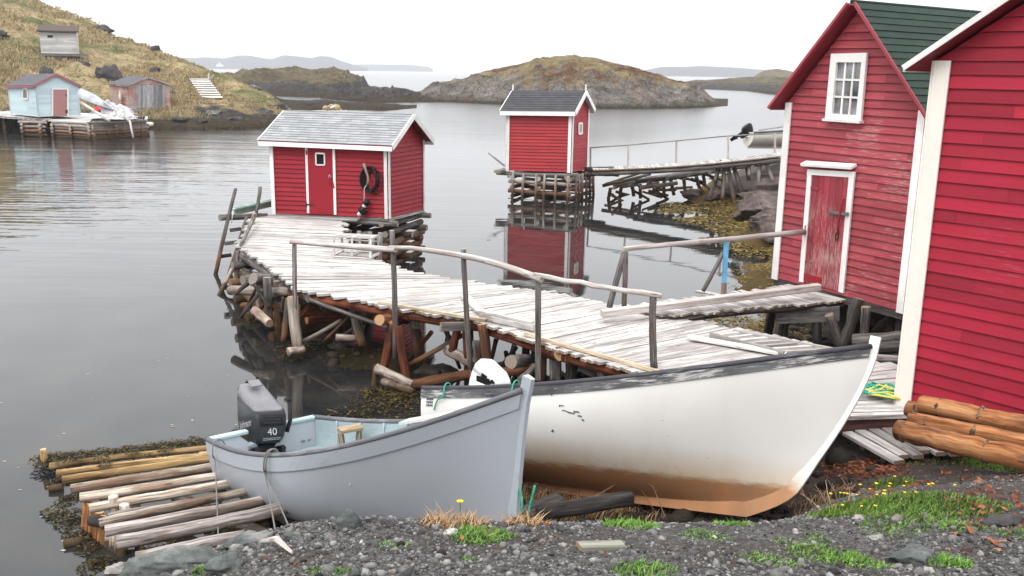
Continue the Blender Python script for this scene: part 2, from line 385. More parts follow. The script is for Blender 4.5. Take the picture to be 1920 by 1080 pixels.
land('skerry', M_skerry, [(515, 205), (560, 206), (640, 207), (720, 208), (782, 203)], [(515, 198), (540, 190), (600, 187), (640, 191), (700, 192), (745, 196), (782, 202)],
     [(515, 8), (640, 16), (782, 5)], 9, 515, 782, 90, 30, .75, 'dark weedy skerry awash beside the headland tip', .25, .7, .5, 12.3)
land('skerry', M_skerry, [(600, 186), (660, 190), (720, 193), (830, 192)], [(600, 181), (640, 170), (690, 165), (745, 166), (780, 172), (830, 190)],
     [(600, 10), (720, 26), (830, 8)], 15, 600, 830, 110, 40, 1.3, 'grey rock reef joining the rocky island', .28, .7, .5, 15.3)
land('far_shore', M_skerry, [(1255, 165), (1310, 167), (1400, 171), (1450, 178), (1560, 186)], [(1255, 163), (1300, 152), (1345, 150), (1400, 146), (1440, 143), (1560, 146)],
     [(1255, 30), (1400, 90), (1560, 120)], 60, 1255, 1560, 100, 40, 1.5, 'low rocky shore across the channel', .05, .7, .5, 18.3)
land('far_shore', M_skerry, [(1395, 158), (1450, 158), (1560, 160)], [(1395, 157), (1415, 143), (1430, 132), (1452, 127), (1475, 131), (1510, 143), (1560, 150)],
     [(1395, 30), (1560, 60)], 60, 1395, 1560, 50, 30, 1.5, 'bare rounded grey hill beyond the channel', .04, .6, .5, 21.3)
E2 = 3000.
def farhill(name, prof, Y, thick, label):
    mb = MB(); n = 140; xs0, xs1 = prof[0][0], prof[-1][0]; rows = []
    for i in range(n + 1):
        x = lerp(xs0, xs1, i / n); p = atY(x, interp(x, prof), Y); zt = max(p.z, .5); col = []
        for j in range(15):
            v = j / 14 * 2 - 1; z = zt * (1 - abs(v) ** 1.8) + mn.noise(V((p.x * .012, v * 3, Y))) * zt * .12 * (1 - abs(v))
            col.append(mb.vt((p.x * (1 + v * thick / Y), Y + v * thick, z if abs(v) < 1 else -2)))
        rows.append(col)
    for i in range(n):
        for j in range(14): mb.fc((rows[i][j], rows[i + 1][j], rows[i + 1][j + 1], rows[i][j + 1]), .5, 0, True)
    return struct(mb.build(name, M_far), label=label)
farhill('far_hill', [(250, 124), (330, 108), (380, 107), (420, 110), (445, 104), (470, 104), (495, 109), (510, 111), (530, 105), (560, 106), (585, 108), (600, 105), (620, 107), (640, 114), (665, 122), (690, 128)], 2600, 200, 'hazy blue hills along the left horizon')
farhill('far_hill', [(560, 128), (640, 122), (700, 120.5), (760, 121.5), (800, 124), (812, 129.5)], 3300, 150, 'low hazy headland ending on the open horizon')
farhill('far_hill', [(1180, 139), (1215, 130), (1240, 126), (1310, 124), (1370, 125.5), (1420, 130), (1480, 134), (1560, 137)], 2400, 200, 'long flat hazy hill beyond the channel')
# ---------------------------------------------------------------- haze
m = bpy.data.materials.new('haze'); m.use_nodes = True; nt = m.node_tree; nt.nodes.clear()
pv = nd(nt, 'VolumePrincipled', {'Color': (.93, .95, 1, 1), 'Density': 2.7e-4, 'Anisotropy': 0.})
nt.links.new(pv.outputs[0], nd(nt, 'OutputMaterial').inputs['Volume'])
m.cycles.homogeneous_volume = True if hasattr(m.cycles, 'homogeneous_volume') else None
mb = MB(); x0, x1, y0, y1, z0, z1 = -2900, 2900, -150, 3600, -7, 75
P8 = [mb.vt(p) for p in ((x0, y0, z0), (x1, y0, z0), (x1, y1, z0), (x0, y1, z0), (x0, y0, z1), (x1, y0, z1), (x1, y1, z1), (x0, y1, z1))]
for q in ((3, 2, 1, 0), (4, 5, 6, 7), (0, 1, 5, 4), (1, 2, 6, 5), (2, 3, 7, 6), (3, 0, 4, 7)): mb.fc([P8[k] for k in q])
struct(mb.build('haze', m), 'stuff', 'thin pale sea haze over the whole cove')
# ================================================================ buildings
random.seed(21)
def proj(P):
    v = V(P) - CAM; w = v.dot(_F); return 960 + FPX * v.dot(_R) / w, 540 - FPX * v.dot(_U) / w
def reach(p, d, px, z=1.5, hi=12.):
    "distance from plan point p along d at which image column px is met"
    f = lambda s: proj((p[0] + d[0] * s, p[1] + d[1] * s, z))[0] - px
    lo = 0.; s0 = f(0.) > 0
    for _ in range(50):
        m_ = (lo + hi) / 2
        if (f(m_) > 0) == s0: lo = m_
        else: hi = m_
    return lo
def slab(mb, P4, n, off, th, tone=.5, mi=0, offl=None):
    "plate lying on a wall: four points in the wall plane, pushed out by off, th thick"
    n = V(n).normalized(); a = [V(p) + n * off for p in P4]; b = [V(p) + n * (off + th) for p in P4]
    w = (a[1] - a[0]).length; h = (a[3] - a[0]).length; o = random.random() * 30 if offl is None else offl
    ls = [(0, 0), (w, 0), (w, h), (0, h)]
    A = [mb.vt(p, (l[1], l[0], o)) for p, l in zip(a, ls)]; B = [mb.vt(p, (l[1], l[0], o)) for p, l in zip(b, ls)]
    mb.fc(B, tone, mi); mb.fc(A[::-1], tone, mi)
    for i in range(4): mb.fc((A[i], A[(i + 1) % 4], B[(i + 1) % 4], B[i]), tone, mi)
class House: pass
def house(root, C, th, xl=None, xr=None, ll=None, lr=None, base=None, eave=None, gable='side', rise=.6, n=16, M=None, oe=.15, og=.2, thick=.05, nroof=12, cw=.10, rake=True, fasc=.13, lap=.026, split=3., rtone=None, cornermat='trim', ridge=None, wall_sides=(0, 1, 2, 3), skip_clap=()):
    u = V((math.cos(th), math.sin(th), 0)); w = V((-math.sin(th), math.cos(th), 0)); C = V((C[0], C[1], 0))
    ll = reach(C, w, xl) if ll is None else ll; lr = reach(C, u, xr) if lr is None else lr
    P = [C + w * ll, C, C + u * lr, C + w * ll + u * lr]
    # heights: base/eave given as three image rows-points (left, corner, right) or numbers
    def hts(q):
        if isinstance(q[0], (int, float)): z = list(q)
        else: z = [zat(px, py, p.x, p.y) for (px, py), p in zip(q, P)]
        if len(z) == 3: z.append(z[0] + z[2] - z[1])
        return z
    zb, zt = hts(base), hts(eave)
    B = [V((p.x, p.y, z)) for p, z in zip(P, zb)]; T = [V((p.x, p.y, z)) for p, z in zip(P, zt)]
    H_ = House(); H_.B, H_.T, H_.u, H_.w, H_.ll, H_.lr = B, T, u, w, ll, lr
    outs = [-u, -w, u, w]            # outward normals of walls 0:L-C, 1:C-R, 2:R-BL, 3:BL-L
    gw = (1, 3) if gable == 'side' else (0, 2)
    mb = MB(); hh = [(T[i].z - B[i].z + T[(i + 1) % 4].z - B[(i + 1) % 4].z) / 2 for i in range(4)]
    for i in range(4):
        a, b_ = i, (i + 1) % 4
        mb.clap(B[a], B[b_], T[a], T[b_], n, outs[i] if i in (0, 1, 2, 3) else 0, (1 + rise / hh[i]) if i in gw else None, lap=lap, split=split)
    # closed core behind the cladding
    q = [mb.vt(p - outs[i] * 0) for i, p in enumerate(B)]; q2 = [mb.vt(p) for p in T]
    wall = mb.build('wall', M['wall'], root); H_.wall = wall
    mid = lambda a, b_: (a + b_) / 2
    if gable == 'side': R1 = mid(T[1], T[2]); R0 = mid(T[0], T[3]); sides = [(T[0], T[1], 1), (T[2], T[3], -1)]; rd = (R1 - R0).normalized()
    else: R1 = mid(T[0], T[1]); R0 = mid(T[2], T[3]); sides = [(T[1], T[2], 1), (T[3], T[0], -1)]; rd = (R1 - R0).normalized()
    R0 = R0 + V((0, 0, rise)); R1 = R1 + V((0, 0, rise)); H_.R0, H_.R1 = R0, R1
    if gable == 'side': prs = [(T[0], T[1], R0, R1), (T[2], T[3], R1, R0)]
    else: prs = [(T[1], T[2], R1, R0), (T[3], T[0], R0, R1)]
    rm = MB(); fm = []; rk = []
    for (ea, eb, ra, rb) in prs:
        d = (rb - ra).normalized(); sa, sb = (ea - ra), (eb - rb)
        ea2 = ea + sa.normalized() * oe - d * og; eb2 = eb + sb.normalized() * oe + d * og; ra2 = ra - d * og; rb2 = rb + d * og
        nrm = d.cross(ra - ea).normalized()
        if nrm.z < 0: nrm = -nrm
        lift = nrm * (lap + .012)
        # deck slab
        bot = [ea2 + lift, eb2 + lift, rb2 + lift, ra2 + lift]; topq = [p + nrm * thick for p in bot]
        A = [rm.vt(p, (0, 0, 0)) for p in bot]; Bq = [rm.vt(p) for p in topq]
        rm.fc(A[::-1], .5, 1); rm.fc(Bq, .5, 1)
        for i in range(4): rm.fc((A[i], A[(i + 1) % 4], Bq[(i + 1) % 4], Bq[i]), .5, 1)
        rm.clap(topq[0], topq[1], topq[3], topq[2], nroof, nrm, None, lap=.016, split=0, jit=.05, tone=rtone)
        if fasc:
            f = MB(); dn = V((0, 0, -1)); o_ = sa.normalized(); o_.z = 0; o_.normalize()
            mz = V((0, 0, thick * .4)) + lift
            f.beam(ea2 + mz + dn * fasc / 2 + o_ * .016, eb2 + mz + dn * fasc / 2 + o_ * .016, .03, fasc, up=(0, 0, 1)); fm.append(f)
        if rake:
            for e, r_, s_ in ((ea2, ra2, -1), (eb2, rb2, 1)):
                f = MB(); f.beam(e + lift + nrm * (thick * .5 - fasc * .5 + .03) + d * s_ * .014, r_ + lift + nrm * (thick * .5 - fasc * .5 + .03) + d * s_ * .014, .026, fasc + .03, up=nrm); rk.append(f)
    cap = MB(); cap.tube([R0 - rd * og + V((0, 0, thick + .03)), R1 + rd * og + V((0, 0, thick + .03))], .035, 6)
    roof = rm.build('roof', [M['roof'], M.get('soffit', M['trim'])], root); H_.roof = roof
    cap.build('ridge_cap', M['roof'], roof)
    for f in fm: f.build('fascia', M['trim'], roof)
    for f in rk: f.build('rake_board', M.get('rake', M['trim']), roof)
    if cw:
        for i in (0, 1, 2):
            f = MB(); a, t_ = B[i], T[i]; o1, o2 = outs[i - 1], outs[i]
            dn = V((0, 0, -.03))
            # board on each of the two faces meeting at the corner
            d1 = (B[(i + 1) % 4] - B[i]).normalized(); d0 = (B[i - 1] - B[i]).normalized()
            f.beam(a + o2 * (lap + .012) + d1 * (cw / 2 - .01) + dn, t_ + o2 * (lap + .012) + d1 * (cw / 2 - .01), cw, .024, up=o2)
            f.beam(a + o1 * (lap + .012) + d0 * (cw / 2 - .022) + dn, t_ + o1 * (lap + .012) + d0 * (cw / 2 - .022), cw * .96, .022, up=o1)
            f.build('corner_board', M[cornermat], root)
    H_.outs = outs
    return H_
def wq(H_, i, pix):
    "points of wall i of a house seen at the given image points"
    return [atp(x, y, H_.B[i], H_.outs[i]) + H_.outs[i] * .014 for x, y in pix]

M_trim = paint('white_trim_paint', (.78, .77, .75), (.66, .64, .61), .5, (.42, .38, .34), .5, .66, dirt=(.45, .42, .38))
M_cream = paint('cream_trim_paint', (.80, .755, .68), (.73, .685, .61), .5, (.42, .38, .32), .4, .64, dirt=(.50, .45, .37))
M_red1 = paint('red_clapboard', (.245, .009, .018), (.285, .015, .025), .5, (.3, .1, .09), .12, .69, tvar=.12)
M_red2 = paint('red_narrow_clapboard', (.32, .022, .030), (.37, .036, .042), .5, (.4, .12, .11), .1, .7, tvar=.12)
M_red3 = paint('faded_red_clapboard', (.255, .028, .040), (.35, .070, .080), .9, (.50, .35, .33), .5, .645, tvar=.2)
M_red4 = paint('crimson_clapboard', (.275, .008, .024), (.335, .017, .037), .7, (.42, .16, .16), .3, .655, tvar=.24, dirt=(.22, .014, .028))
M_reddoor = paint('red_door_paint', (.25, .009, .020), (.28, .013, .025), .5, (.3, .1, .1), .15, .68)
M_reddoor3 = paint('worn_red_door', (.24, .020, .034), (.32, .06, .07), .9, (.46, .34, .31), .6, .60)
M_soff = paint('soffit_boards', (.22, .02, .03), (.2, .03, .04), .4, (.3, .1, .1), .2, .66)
M_whsoff = plain('white_soffit', (.55, .54, .53), .7)
M_black = plain('black_void_glass', (.008, .008, .010), .25)
M_iron = plain('dark_iron', (.05, .035, .03), .6, .3)
M_rediron = plain('red_painted_iron', (.26, .012, .022), .5)
def shingle(name, c1, c2, wid=.30, hei=.13, var=.5, moss=None):
    m, nt, b = newmat(name); lc, tone, pos = lcpos(nt)
    br = nd(nt, 'TexBrick', {'Vector': vmul(nt, lc, (1, 1, 0)), 'Color1': rgb(c1), 'Color2': rgb(c2), 'Mortar': rgb([x * .55 for x in c1]), 'Scale': 1., 'Mortar Size': .004, 'Mortar Smooth': .1, 'Bias': 0., 'Brick Width': wid, 'Row Height': 50.}, offset=0.)
    n = noi(nt, vmul(nt, lc, (3, 8, 1)), 1.5, 5, .65); g = noi(nt, pos, 90, 2, .7)
    # a different cell row per course: tone-independent hash through the lc offset
    sh = nd(nt, 'SeparateXYZ', {0: lc}); cell = nd(nt, 'TexWhiteNoise', {'Vector': nd(nt, 'CombineXYZ', {0: mth(nt, 'FLOOR', mth(nt, 'DIVIDE', mth(nt, 'ADD', sh.outputs[0], sh.outputs[2]), wid)), 1: mth(nt, 'FLOOR', mth(nt, 'MULTIPLY', sh.outputs[2], 97.))}).outputs[0]}).outputs[0]
    c = mix(nt, cell, c1, c2); fr = mth(nt, 'FRACT', mth(nt, 'DIVIDE', mth(nt, 'ADD', sh.outputs[0], sh.outputs[2]), wid))
    c = mix(nt, mth(nt, 'LESS_THAN', fr, .02), c, tuple(x * .5 for x in c1))
    c = mix(nt, rng(nt, n, .35, .7, 0, var), c, tuple(x * .62 for x in c2))
    c = mix(nt, 1, c, ramp(nt, g, [(.3, .7), (.7, 1.25)]), 'MULTIPLY')
    if moss: c = mix(nt, rng(nt, noi(nt, pos, 1.2, 4), .52, .7, 0, .6), c, moss)
    setc(nt, b, c); b.inputs['Roughness'].default_value = .9
    bump(nt, b, mth(nt, 'ADD', g, mth(nt, 'MULTIPLY', cell, 1.)), .35, .006); return m
M_sh_grey = shingle('light_grey_shingle', (.22, .228, .235), (.335, .343, .35), .28)
M_sh_dark = shingle('charcoal_shingle', (.035, .036, .042), (.055, .055, .06), .3, var=.2)
M_sh_green = shingle('dark_green_shingle', (.0055, .020, .013), (.011, .031, .021), .32, var=.3)
M_sh_slate = shingle('slate_grey_shingle', (.07, .07, .078), (.10, .10, .11), .4, var=.3)

# ---- red shed with the grey roof, on the wharf head
C1 = at(735, 505, 0); C1 = (atY(727, 407, C1.y).x, C1.y)
T1 = R(73)
shed = thing('red_shed', 'small red clapboard shed with light grey shingle roof standing on the wharf head', 'shed', (C1[0], C1[1], 1.3))
H1 = house(shed, C1, T1, 513, 793, base=[(513, 399.5), (727, 408), (793, 392)], eave=[(513, 262), (727, 271), (793, 262)], gable='side', rise=.62, n=16, lap=.034,
           M=dict(wall=M_red1, trim=M_trim, roof=M_sh_grey, soffit=M_soff), oe=.20, og=.24, nroof=13, cw=.085, fasc=.11, split=2.6)
n0 = H1.outs[0]
fr = MB()
for a, b_ in (((576, 269), (580, 399)), ((627.5, 272), (630.5, 402))):
    p = wq(H1, 0, [a, b_]); fr.beam(p[0] + n0 * .035, p[1] + n0 * .035, .065, .03, up=n0)
fr.build('door_frame', M_trim, shed)
d = MB(); slab(d, wq(H1, 0, [(580.5, 400.5), (627.5, 402), (625.5, 272), (578.5, 269)]), n0, .018, .022); door = d.build('door', M_reddoor, shed)
d = MB()
pp = wq(H1, 0, [(595, 308.5), (611, 309), (610.5, 287.5), (594.5, 287)])
for i in range(4): d.beam(pp[i] + n0 * .05, pp[(i + 1) % 4] + n0 * .05, .035, .022, up=n0)
d.build('window_frame', M_trim, door)
d = MB(); slab(d, pp, n0, .042, .003); d.build('pane', M_black, door)
for y in (285.5, 383):
    d = MB(); p = wq(H1, 0, [(577, y), (592, y + .5)]); d.beam(p[0] + n0 * .052, p[1] + n0 * .05, .012, .045, up=(0, 0, 1), h1=.02)
    d.beam(p[0] + n0 * .055 + V((0, 0, .06)), p[0] + n0 * .055 - V((0, 0, .06)), .03, .02, up=n0); d.build('hinge', M_rediron if y < 300 else M_iron, door)
d = MB(); p = wq(H1, 0, [(622, 330), (622, 346), (619, 331), (626, 340), (629, 352)])
d.tube([p[0] + n0 * .045, p[0] + n0 * .10, p[1] + n0 * .10, p[1] + n0 * .045], .012, 6); d.beam(p[3] + n0 * .06, p[4] + n0 * .06, .03, .03, up=n0); d.beam(p[2] + n0 * .05, p[3] + n0 * .055, .03, .012, up=n0)
d.build('latch', M_rediron, door)
d = MB(); d.tube([wq(H1, 0, [q])[0] + n0 * .07 for q in ((621, 327), (619, 331), (621.5, 334), (624, 331), (622, 329))], .008, 5); d.build('padlock', plain('pale_steel', (.5, .5, .5), .4, .8), door)
d = MB(); d.beam(H1.B[0] - V((0, 0, .05)) + n0 * .0, H1.B[1] - V((0, 0, .05)) + n0 * .0, .09, .07, up=(0, 0, 1)); d.beam(H1.B[1] - V((0, 0, .05)), H1.B[2] - V((0, 0, .05)), .09, .07)
M_grey = wood('weathered_grey_wood', [(0, (.13, .12, .115)), (.5, (.27, .255, .245)), (1, (.42, .40, .385))], .5, (.22, .2, .185), .5)
d.build('sill', M_grey, shed)

# ---- red shed with the dark roof, on its own crib out in the cove
C2 = atY(1069, 322, 36.6); C2 = (C2.x, C2.y)
shed2 = thing('red_shed', 'small red clapboard shed with black roof on a log crib in the water', 'shed', (C2[0], C2[1], 1.2))
H2 = house(shed2, C2, R(68), 950, 1100, base=[(950, 319.5), (1069, 322.5), (1100, 318)], eave=[(950, 206), (1069, 207), (1100, 203)], gable='side', rise=.62, n=19,
           M=dict(wall=M_red2, trim=M_trim, roof=M_sh_dark, soffit=M_whsoff), oe=.22, og=.22, nroof=9, cw=.13, fasc=.15, split=4, lap=.036)
n1_ = H2.outs[1]
d = MB(); pp = wq(H2, 1, [(1083, 251), (1089.5, 250), (1089.5, 231), (1083, 232)])
for i in range(4): d.beam(pp[i] + n1_ * .035, pp[(i + 1) % 4] + n1_ * .035, .07, .03, up=n1_)
wf = d.build('window', M_trim, shed2)
d = MB(); slab(d, pp, n1_, .02, .006); d.build('pane', plain('pale_window_glass', (.30, .31, .32), .12), wf)
for r_ in (H2.R0, H2.R1):
    d = MB(); dd = (r_ - (H2.R0 + H2.R1) / 2).normalized() * .2; d.beam(r_ + dd + V((0, 0, .02)), r_ + dd + V((0, 0, .34)), .05, .03); d.build('finial', M_trim, H2.roof)

# ---- faded red store with the green roof
B3 = at(1695, 583, 1.5); C3 = (B3.x, B3.y)
A3 = at(1452, 519, 1.5)
T3 = math.atan2(B3.x - A3.x, A3.y - B3.y)
store = thing('red_store', 'tall faded red clapboard fishing store with green roof and upstairs window', 'store', (C3[0], C3[1], 1.3))
H3 = house(store, C3, T3, ll=(A3 - B3).length, lr=4.6, base=[(1452, 519), (1695, 584), (1740, 560)], eave=[(1473, 192), (1724, 207), (1760, 200)], gable='front', rise=1.50, n=24, lap=.03,
           M=dict(wall=M_red3, trim=M_trim, roof=M_sh_green, soffit=M_soff, rake=M_red3), oe=.22, og=.24, nroof=16, cw=.13, fasc=.015, split=2.2)
n0 = H3.outs[0]
d = MB()
slab(d, wq(H3, 0, [(1503, 527), (1511, 529), (1527, 326), (1519, 325)]), n0, .02, .035)
slab(d, wq(H3, 0, [(1577, 546), (1586, 549), (1607, 331), (1597, 330)]), n0, .02, .035)
p = wq(H3, 0, [(1511, 317), (1608, 325), (1608, 312), (1513, 306)])
slab(d, wq(H3, 0, [(1518, 327), (1607, 333), (1608, 322), (1519, 317)]), n0, .018, .038)
d.beam(p[3] + n0 * .07, p[2] + n0 * .07, .14, .045, up=n0.lerp(V((0, 0, 1)), .75)); d.build('door_frame', M_trim, store)
d = MB()
cs = [(1511, 528), (1577.5, 546), (1597, 333), (1527, 328)]
for k in range(6):
    f0, f1 = k / 6 + .004, (k + 1) / 6 - .004
    q = [(lerp(cs[0][0], cs[1][0], f0), lerp(cs[0][1], cs[1][1], f0)), (lerp(cs[0][0], cs[1][0], f1), lerp(cs[0][1], cs[1][1], f1)), (lerp(cs[3][0], cs[2][0], f1), lerp(cs[3][1], cs[2][1], f1)), (lerp(cs[3][0], cs[2][0], f0), lerp(cs[3][1], cs[2][1], f0))]
    slab(d, wq(H3, 0, q), n0, .02, .018 + random.uniform(0, .003), random.random())
door = d.build('door', M_reddoor3, store, label='worn red plank door with wooden latch bar')
for pts in (((1522, 351), (1540, 354)), ((1513, 490), (1526, 494))):
    d = MB(); p = wq(H3, 0, pts); d.beam(p[0] + n0 * .045, p[1] + n0 * .045, .012, .05, up=(0, 0, 1)); d.build('hinge', M_reddoor3, door)
d = MB(); p = wq(H3, 0, [(1561, 397), (1598, 401)]); d.beam(p[0] + n0 * .065, p[1] + n0 * .08, .03, .05, up=(0, 0, 1)); d.build('latch_bar', M_grey, door)
d = MB(); d.tube([wq(H3, 0, [q])[0] + n0 * o_ for q, o_ in (((1586, 372), .05), ((1586, 380), .09), ((1582, 410), .1), ((1579, 428), .09), ((1577, 440), .05))], .018, 6); d.build('handle', M_rediron, door)
d = MB(); d.tube([wq(H3, 0, [q])[0] + n0 * .06 for q in ((1578, 430), (1572, 440), (1573, 450), (1577, 446), (1579, 434))], .01, 5); d.build('hasp', M_iron, door)
d = MB(); p = wq(H3, 0, [(1512, 512), (1545, 520), (1544, 532), (1511, 524)]); slab(d, p, n0, .038, .012); d.build('repair_board', M_red1, door)
d = MB(); o4 = [(1553, 226), (1620, 230), (1632, 99), (1565, 101)]; i4 = [(1566, 213), (1612, 216), (1622, 117), (1575, 117)]
po, pi = wq(H3, 0, o4), wq(H3, 0, i4)
for k in range(4):
    j = (k + 1) % 4; slab(d, [po[k], po[j], pi[j], pi[k]], n0, .02 + .003 * (k % 2), .05)
win = d.build('window', M_trim, store)
d = MB(); L_ = lambda f, g: pi[0].lerp(pi[1], f) * (1 - g) + pi[3].lerp(pi[2], f) * g
for f in (1 / 3, 2 / 3): d.beam(L_(f, 0) + n0 * .035, L_(f, 1) + n0 * .035, .028, .025, up=n0)
for g in (1 / 3, 2 / 3): d.beam(L_(0, g) + n0 * .037, L_(1, g) + n0 * .037, .03, .025, up=n0)
d.build('window_bars', M_trim, win)
d = MB(); p = wq(H3, 0, [(1552, 224), (1622, 229)]); d.beam(p[0] + n0 * .06, p[1] + n0 * .06, .12, .04, up=(0, 0, 1)); d.build('sill', M_trim, win)
mg, nt, b = newmat('old_window_glass'); pos = nd(nt, 'NewGeometry').outputs['Position']
setc(nt, b, ramp(nt, noi(nt, pos, 2.2, 3), [(.35, (.035, .035, .04)), (.5, (.16, .16, .165)), (.65, (.30, .30, .31))])); b.inputs['Roughness'].default_value = .08
d = MB(); slab(d, pi, n0, .018, .004); d.build('pane', mg, win)
M_dark = wood('shade_dark_wet_post', [(0, (.035, .03, .028)), (.5, (.085, .075, .07)), (1, (.17, .155, .145))], .5, wet=.35)  # base colour lowered to paint in shade beneath the decks; foot is wet
for k, (a, z0) in enumerate(((.03, .1), (.5, .3), (.93, .3))):
    for bb in (0., .5, 1.):
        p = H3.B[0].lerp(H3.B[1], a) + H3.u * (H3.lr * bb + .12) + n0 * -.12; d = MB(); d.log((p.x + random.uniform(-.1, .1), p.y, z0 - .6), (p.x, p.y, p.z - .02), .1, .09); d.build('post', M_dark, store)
d = MB(); d.beam(H3.B[0] - V((0, 0, .07)) - n0 * .05, H3.B[1] - V((0, 0, .07)) - n0 * .05, .12, .13); d.beam(H3.B[1] - V((0, 0, .07)), H3.B[2] - V((0, 0, .07)), .12, .13); d.build('sill', M_dark, store)

# ---- near red store at the frame's edge
P4 = at(1684, 752, 1.25); C4 = (P4.x, P4.y); T4 = math.atan2(-.76, .65)
store2 = thing('red_store', 'crimson clapboard store with cream corner board beside the peeled logs', 'store', (C4[0], C4[1], 1.2))
ez = zat(1752, 130, C4[0], C4[1])
u4 = V((math.cos(T4), math.sin(T4), 0))
W4 = 4.6
s1 = reach(C4, u4, 1866, 4.5, 4); w4_ = V((math.sin(T4), -math.cos(T4), 0)) * .25; q = V((C4[0], C4[1], 0)) + u4 * s1 + w4_; zs = zat(1866, 4, q.x, q.y)
s0 = -.34; q0 = V((C4[0], C4[1], 0)) + u4 * s0 + w4_; zs0 = zat(1704, 138, q0.x, q0.y)
slope4 = (zs - zs0) / (s1 - s0); ez = zs0 - slope4 * s0 - .09
H4 = house(store2, C4, T4, ll=5.5, lr=W4, base=[1.05, 1.13, 1.1, 1.0], eave=[ez, ez, ez, ez], gable='side', rise=slope4 * W4 / 2, n=int((ez - 1.1) / .142),
           M=dict(wall=M_red4, trim=M_cream, roof=M_sh_dark, soffit=M_soff, rake=M_trim), oe=.26, og=.22, nroof=16, cw=.18, fasc=.03, split=2.0)
d = MB(); d.beam(H4.B[1] - V((0, 0, .1)) - H4.outs[1] * .1, H4.B[2] - V((0, 0, .1)) - H4.outs[1] * .1, .2, .18); d.build('sill', M_dark, store2)

# ---- far side: pale blue hut, old red hut, white shed on the hill
M_blue = paint('pale_blue_clapboard', (.42, .53, .56), (.49, .585, .61), .5, (.6, .62, .6), .3, .64, tvar=.12)
M_pinkdoor = paint('faded_pink_door', (.30, .145, .14), (.35, .19, .18), .5, (.4, .3, .28), .3, .62)
M_maroon = paint('faded_maroon_trim', (.24, .085, .10), (.30, .13, .14), .5, (.4, .3, .3), .3, .62)
M_oldred = paint('weathered_red_shingle_wall', (.24, .075, .06), (.33, .16, .13), .8, (.40, .33, .29), .8, .5, tvar=.4)
M_oldwhite = paint('weathered_white_boards', (.50, .49, .48), (.38, .37, .36), .7, (.24, .22, .21), .6, .58, tvar=.2)
M_silver = wood('silver_grey_boards', [(0, (.15, .145, .15)), (.5, (.30, .29, .295)), (1, (.44, .43, .43))], .3, tvar=.5)
C5 = atY(72, 219, 67.); hut = thing('blue_hut', 'pale blue clapboard hut with pink door on the far crib wharf', 'hut', C5)
H5 = house(hut, C5, R(44), 20.5, 150, base=[(20, 214), (72, 219), (150, 216)], eave=[(20, 160.5), (72, 160), (150, 160)], gable='side', rise=.72, n=13,
           M=dict(wall=M_blue, trim=M_maroon, roof=M_sh_slate, soffit=M_maroon, corner=M_blue), oe=.18, og=.15, nroof=9, cw=.10, fasc=.14, split=6, cornermat='corner')
n1_ = H5.outs[1]; n0 = H5.outs[0]
d = MB(); slab(d, wq(H5, 1, [(99, 218), (125, 217.5), (125, 168), (99, 168)]), n1_, .03, .05); door = d.build('door', M_pinkdoor, hut)
d = MB(); slab(d, wq(H5, 1, [(122, 180), (124, 180), (124, 177), (122, 177)]), n1_, .08, .03); d.build('hinge', M_iron, door)
d = MB(); slab(d, wq(H5, 1, [(122, 212), (126, 212), (126, 206), (122, 206)]), n1_, .08, .03); d.build('hinge', M_iron, door)
d = MB(); pp = wq(H5, 1, [(97.5, 218), (126.5, 217.5), (126.5, 166.5), (97.5, 166.5)])
for i in (1, 2, 3): d.beam(pp[i] + n1_ * .06, pp[(i + 1) % 4] + n1_ * .06, .1, .06, up=n1_)
d.build('door_frame', M_trim, hut)
d = MB(); pp = wq(H5, 0, [(45, 185), (53.5, 185.5), (53.5, 166.5), (45, 166)])
for i in range(4): d.beam(pp[i] + n0 * .05, pp[(i + 1) % 4] + n0 * .05, .1, .06, up=n0)
wf = d.build('window', M_trim, hut); d = MB(); slab(d, pp, n0, .03, .01); d.build('pane', mg, wf)
g6 = onhill(243, 211); C6 = atY(243, 204, g6.y)
hut2 = thing('red_hut', 'weathered red hut with wide grey plank doors on short posts', 'hut', (C6.x, C6.y, C6.z))
H6 = house(hut2, C6, R(40), 208.5, 320, base=[(208, 200), (243, 204.5), (320, 203)], eave=[(208, 158.5), (243, 161), (320, 160)], gable='side', rise=.62, n=14,
           M=dict(wall=M_oldred, trim=M_oldred, roof=M_sh_slate, soffit=M_dark), oe=.12, og=.12, nroof=9, cw=0, fasc=.08, split=3)
n1_ = H6.outs[1]; d = MB()
for k in range(13):
    a, b_ = 255 + k * 4.1, 255 + (k + 1) * 4.1 - .3
    slab(d, wq(H6, 1, [(a, 203), (b_, 203), (b_, 159.5 + random.uniform(-.8, .8)), (a, 159.5)]), n1_, .03, .04, random.random())
d.build('plank_door', M_silver, hut2)
for k in range(5):
    p = H6.B[1].lerp(H6.B[2], k / 4); d = MB(); d.log((p.x + random.uniform(-.2, .2), p.y, p.z - 1.6), (p.x, p.y, p.z), .11); d.build('post', M_grey, hut2)
for k in range(3):
    p = H6.B[1].lerp(H6.B[0], .3 + k * .35); d = MB(); d.log((p.x + random.uniform(-.2, .2), p.y, p.z - 1.4), (p.x, p.y, p.z), .11); d.build('post', M_grey, hut2)
d = MB(); d.beam(H6.B[1] - V((0, 0, .12)) + n1_ * .1, H6.B[2] - V((0, 0, .12)) + n1_ * .1, .3, .16); d.build('sill', M_grey, hut2)
g7 = onhill(110, 103); C7 = atY(146, 101, g7.y)
hut3 = thing('white_shed', 'weathered white board shed with flat dark roof up on the hill', 'shed', (C7.x, C7.y, C7.z))
u7 = V((math.cos(R(112)), math.sin(R(112)), 0)); w7 = V((-u7.y, u7.x, 0)); c7 = V((C7.x, C7.y, 0)); l7 = reach(c7, w7, 77, C7.z); r7 = 3.2
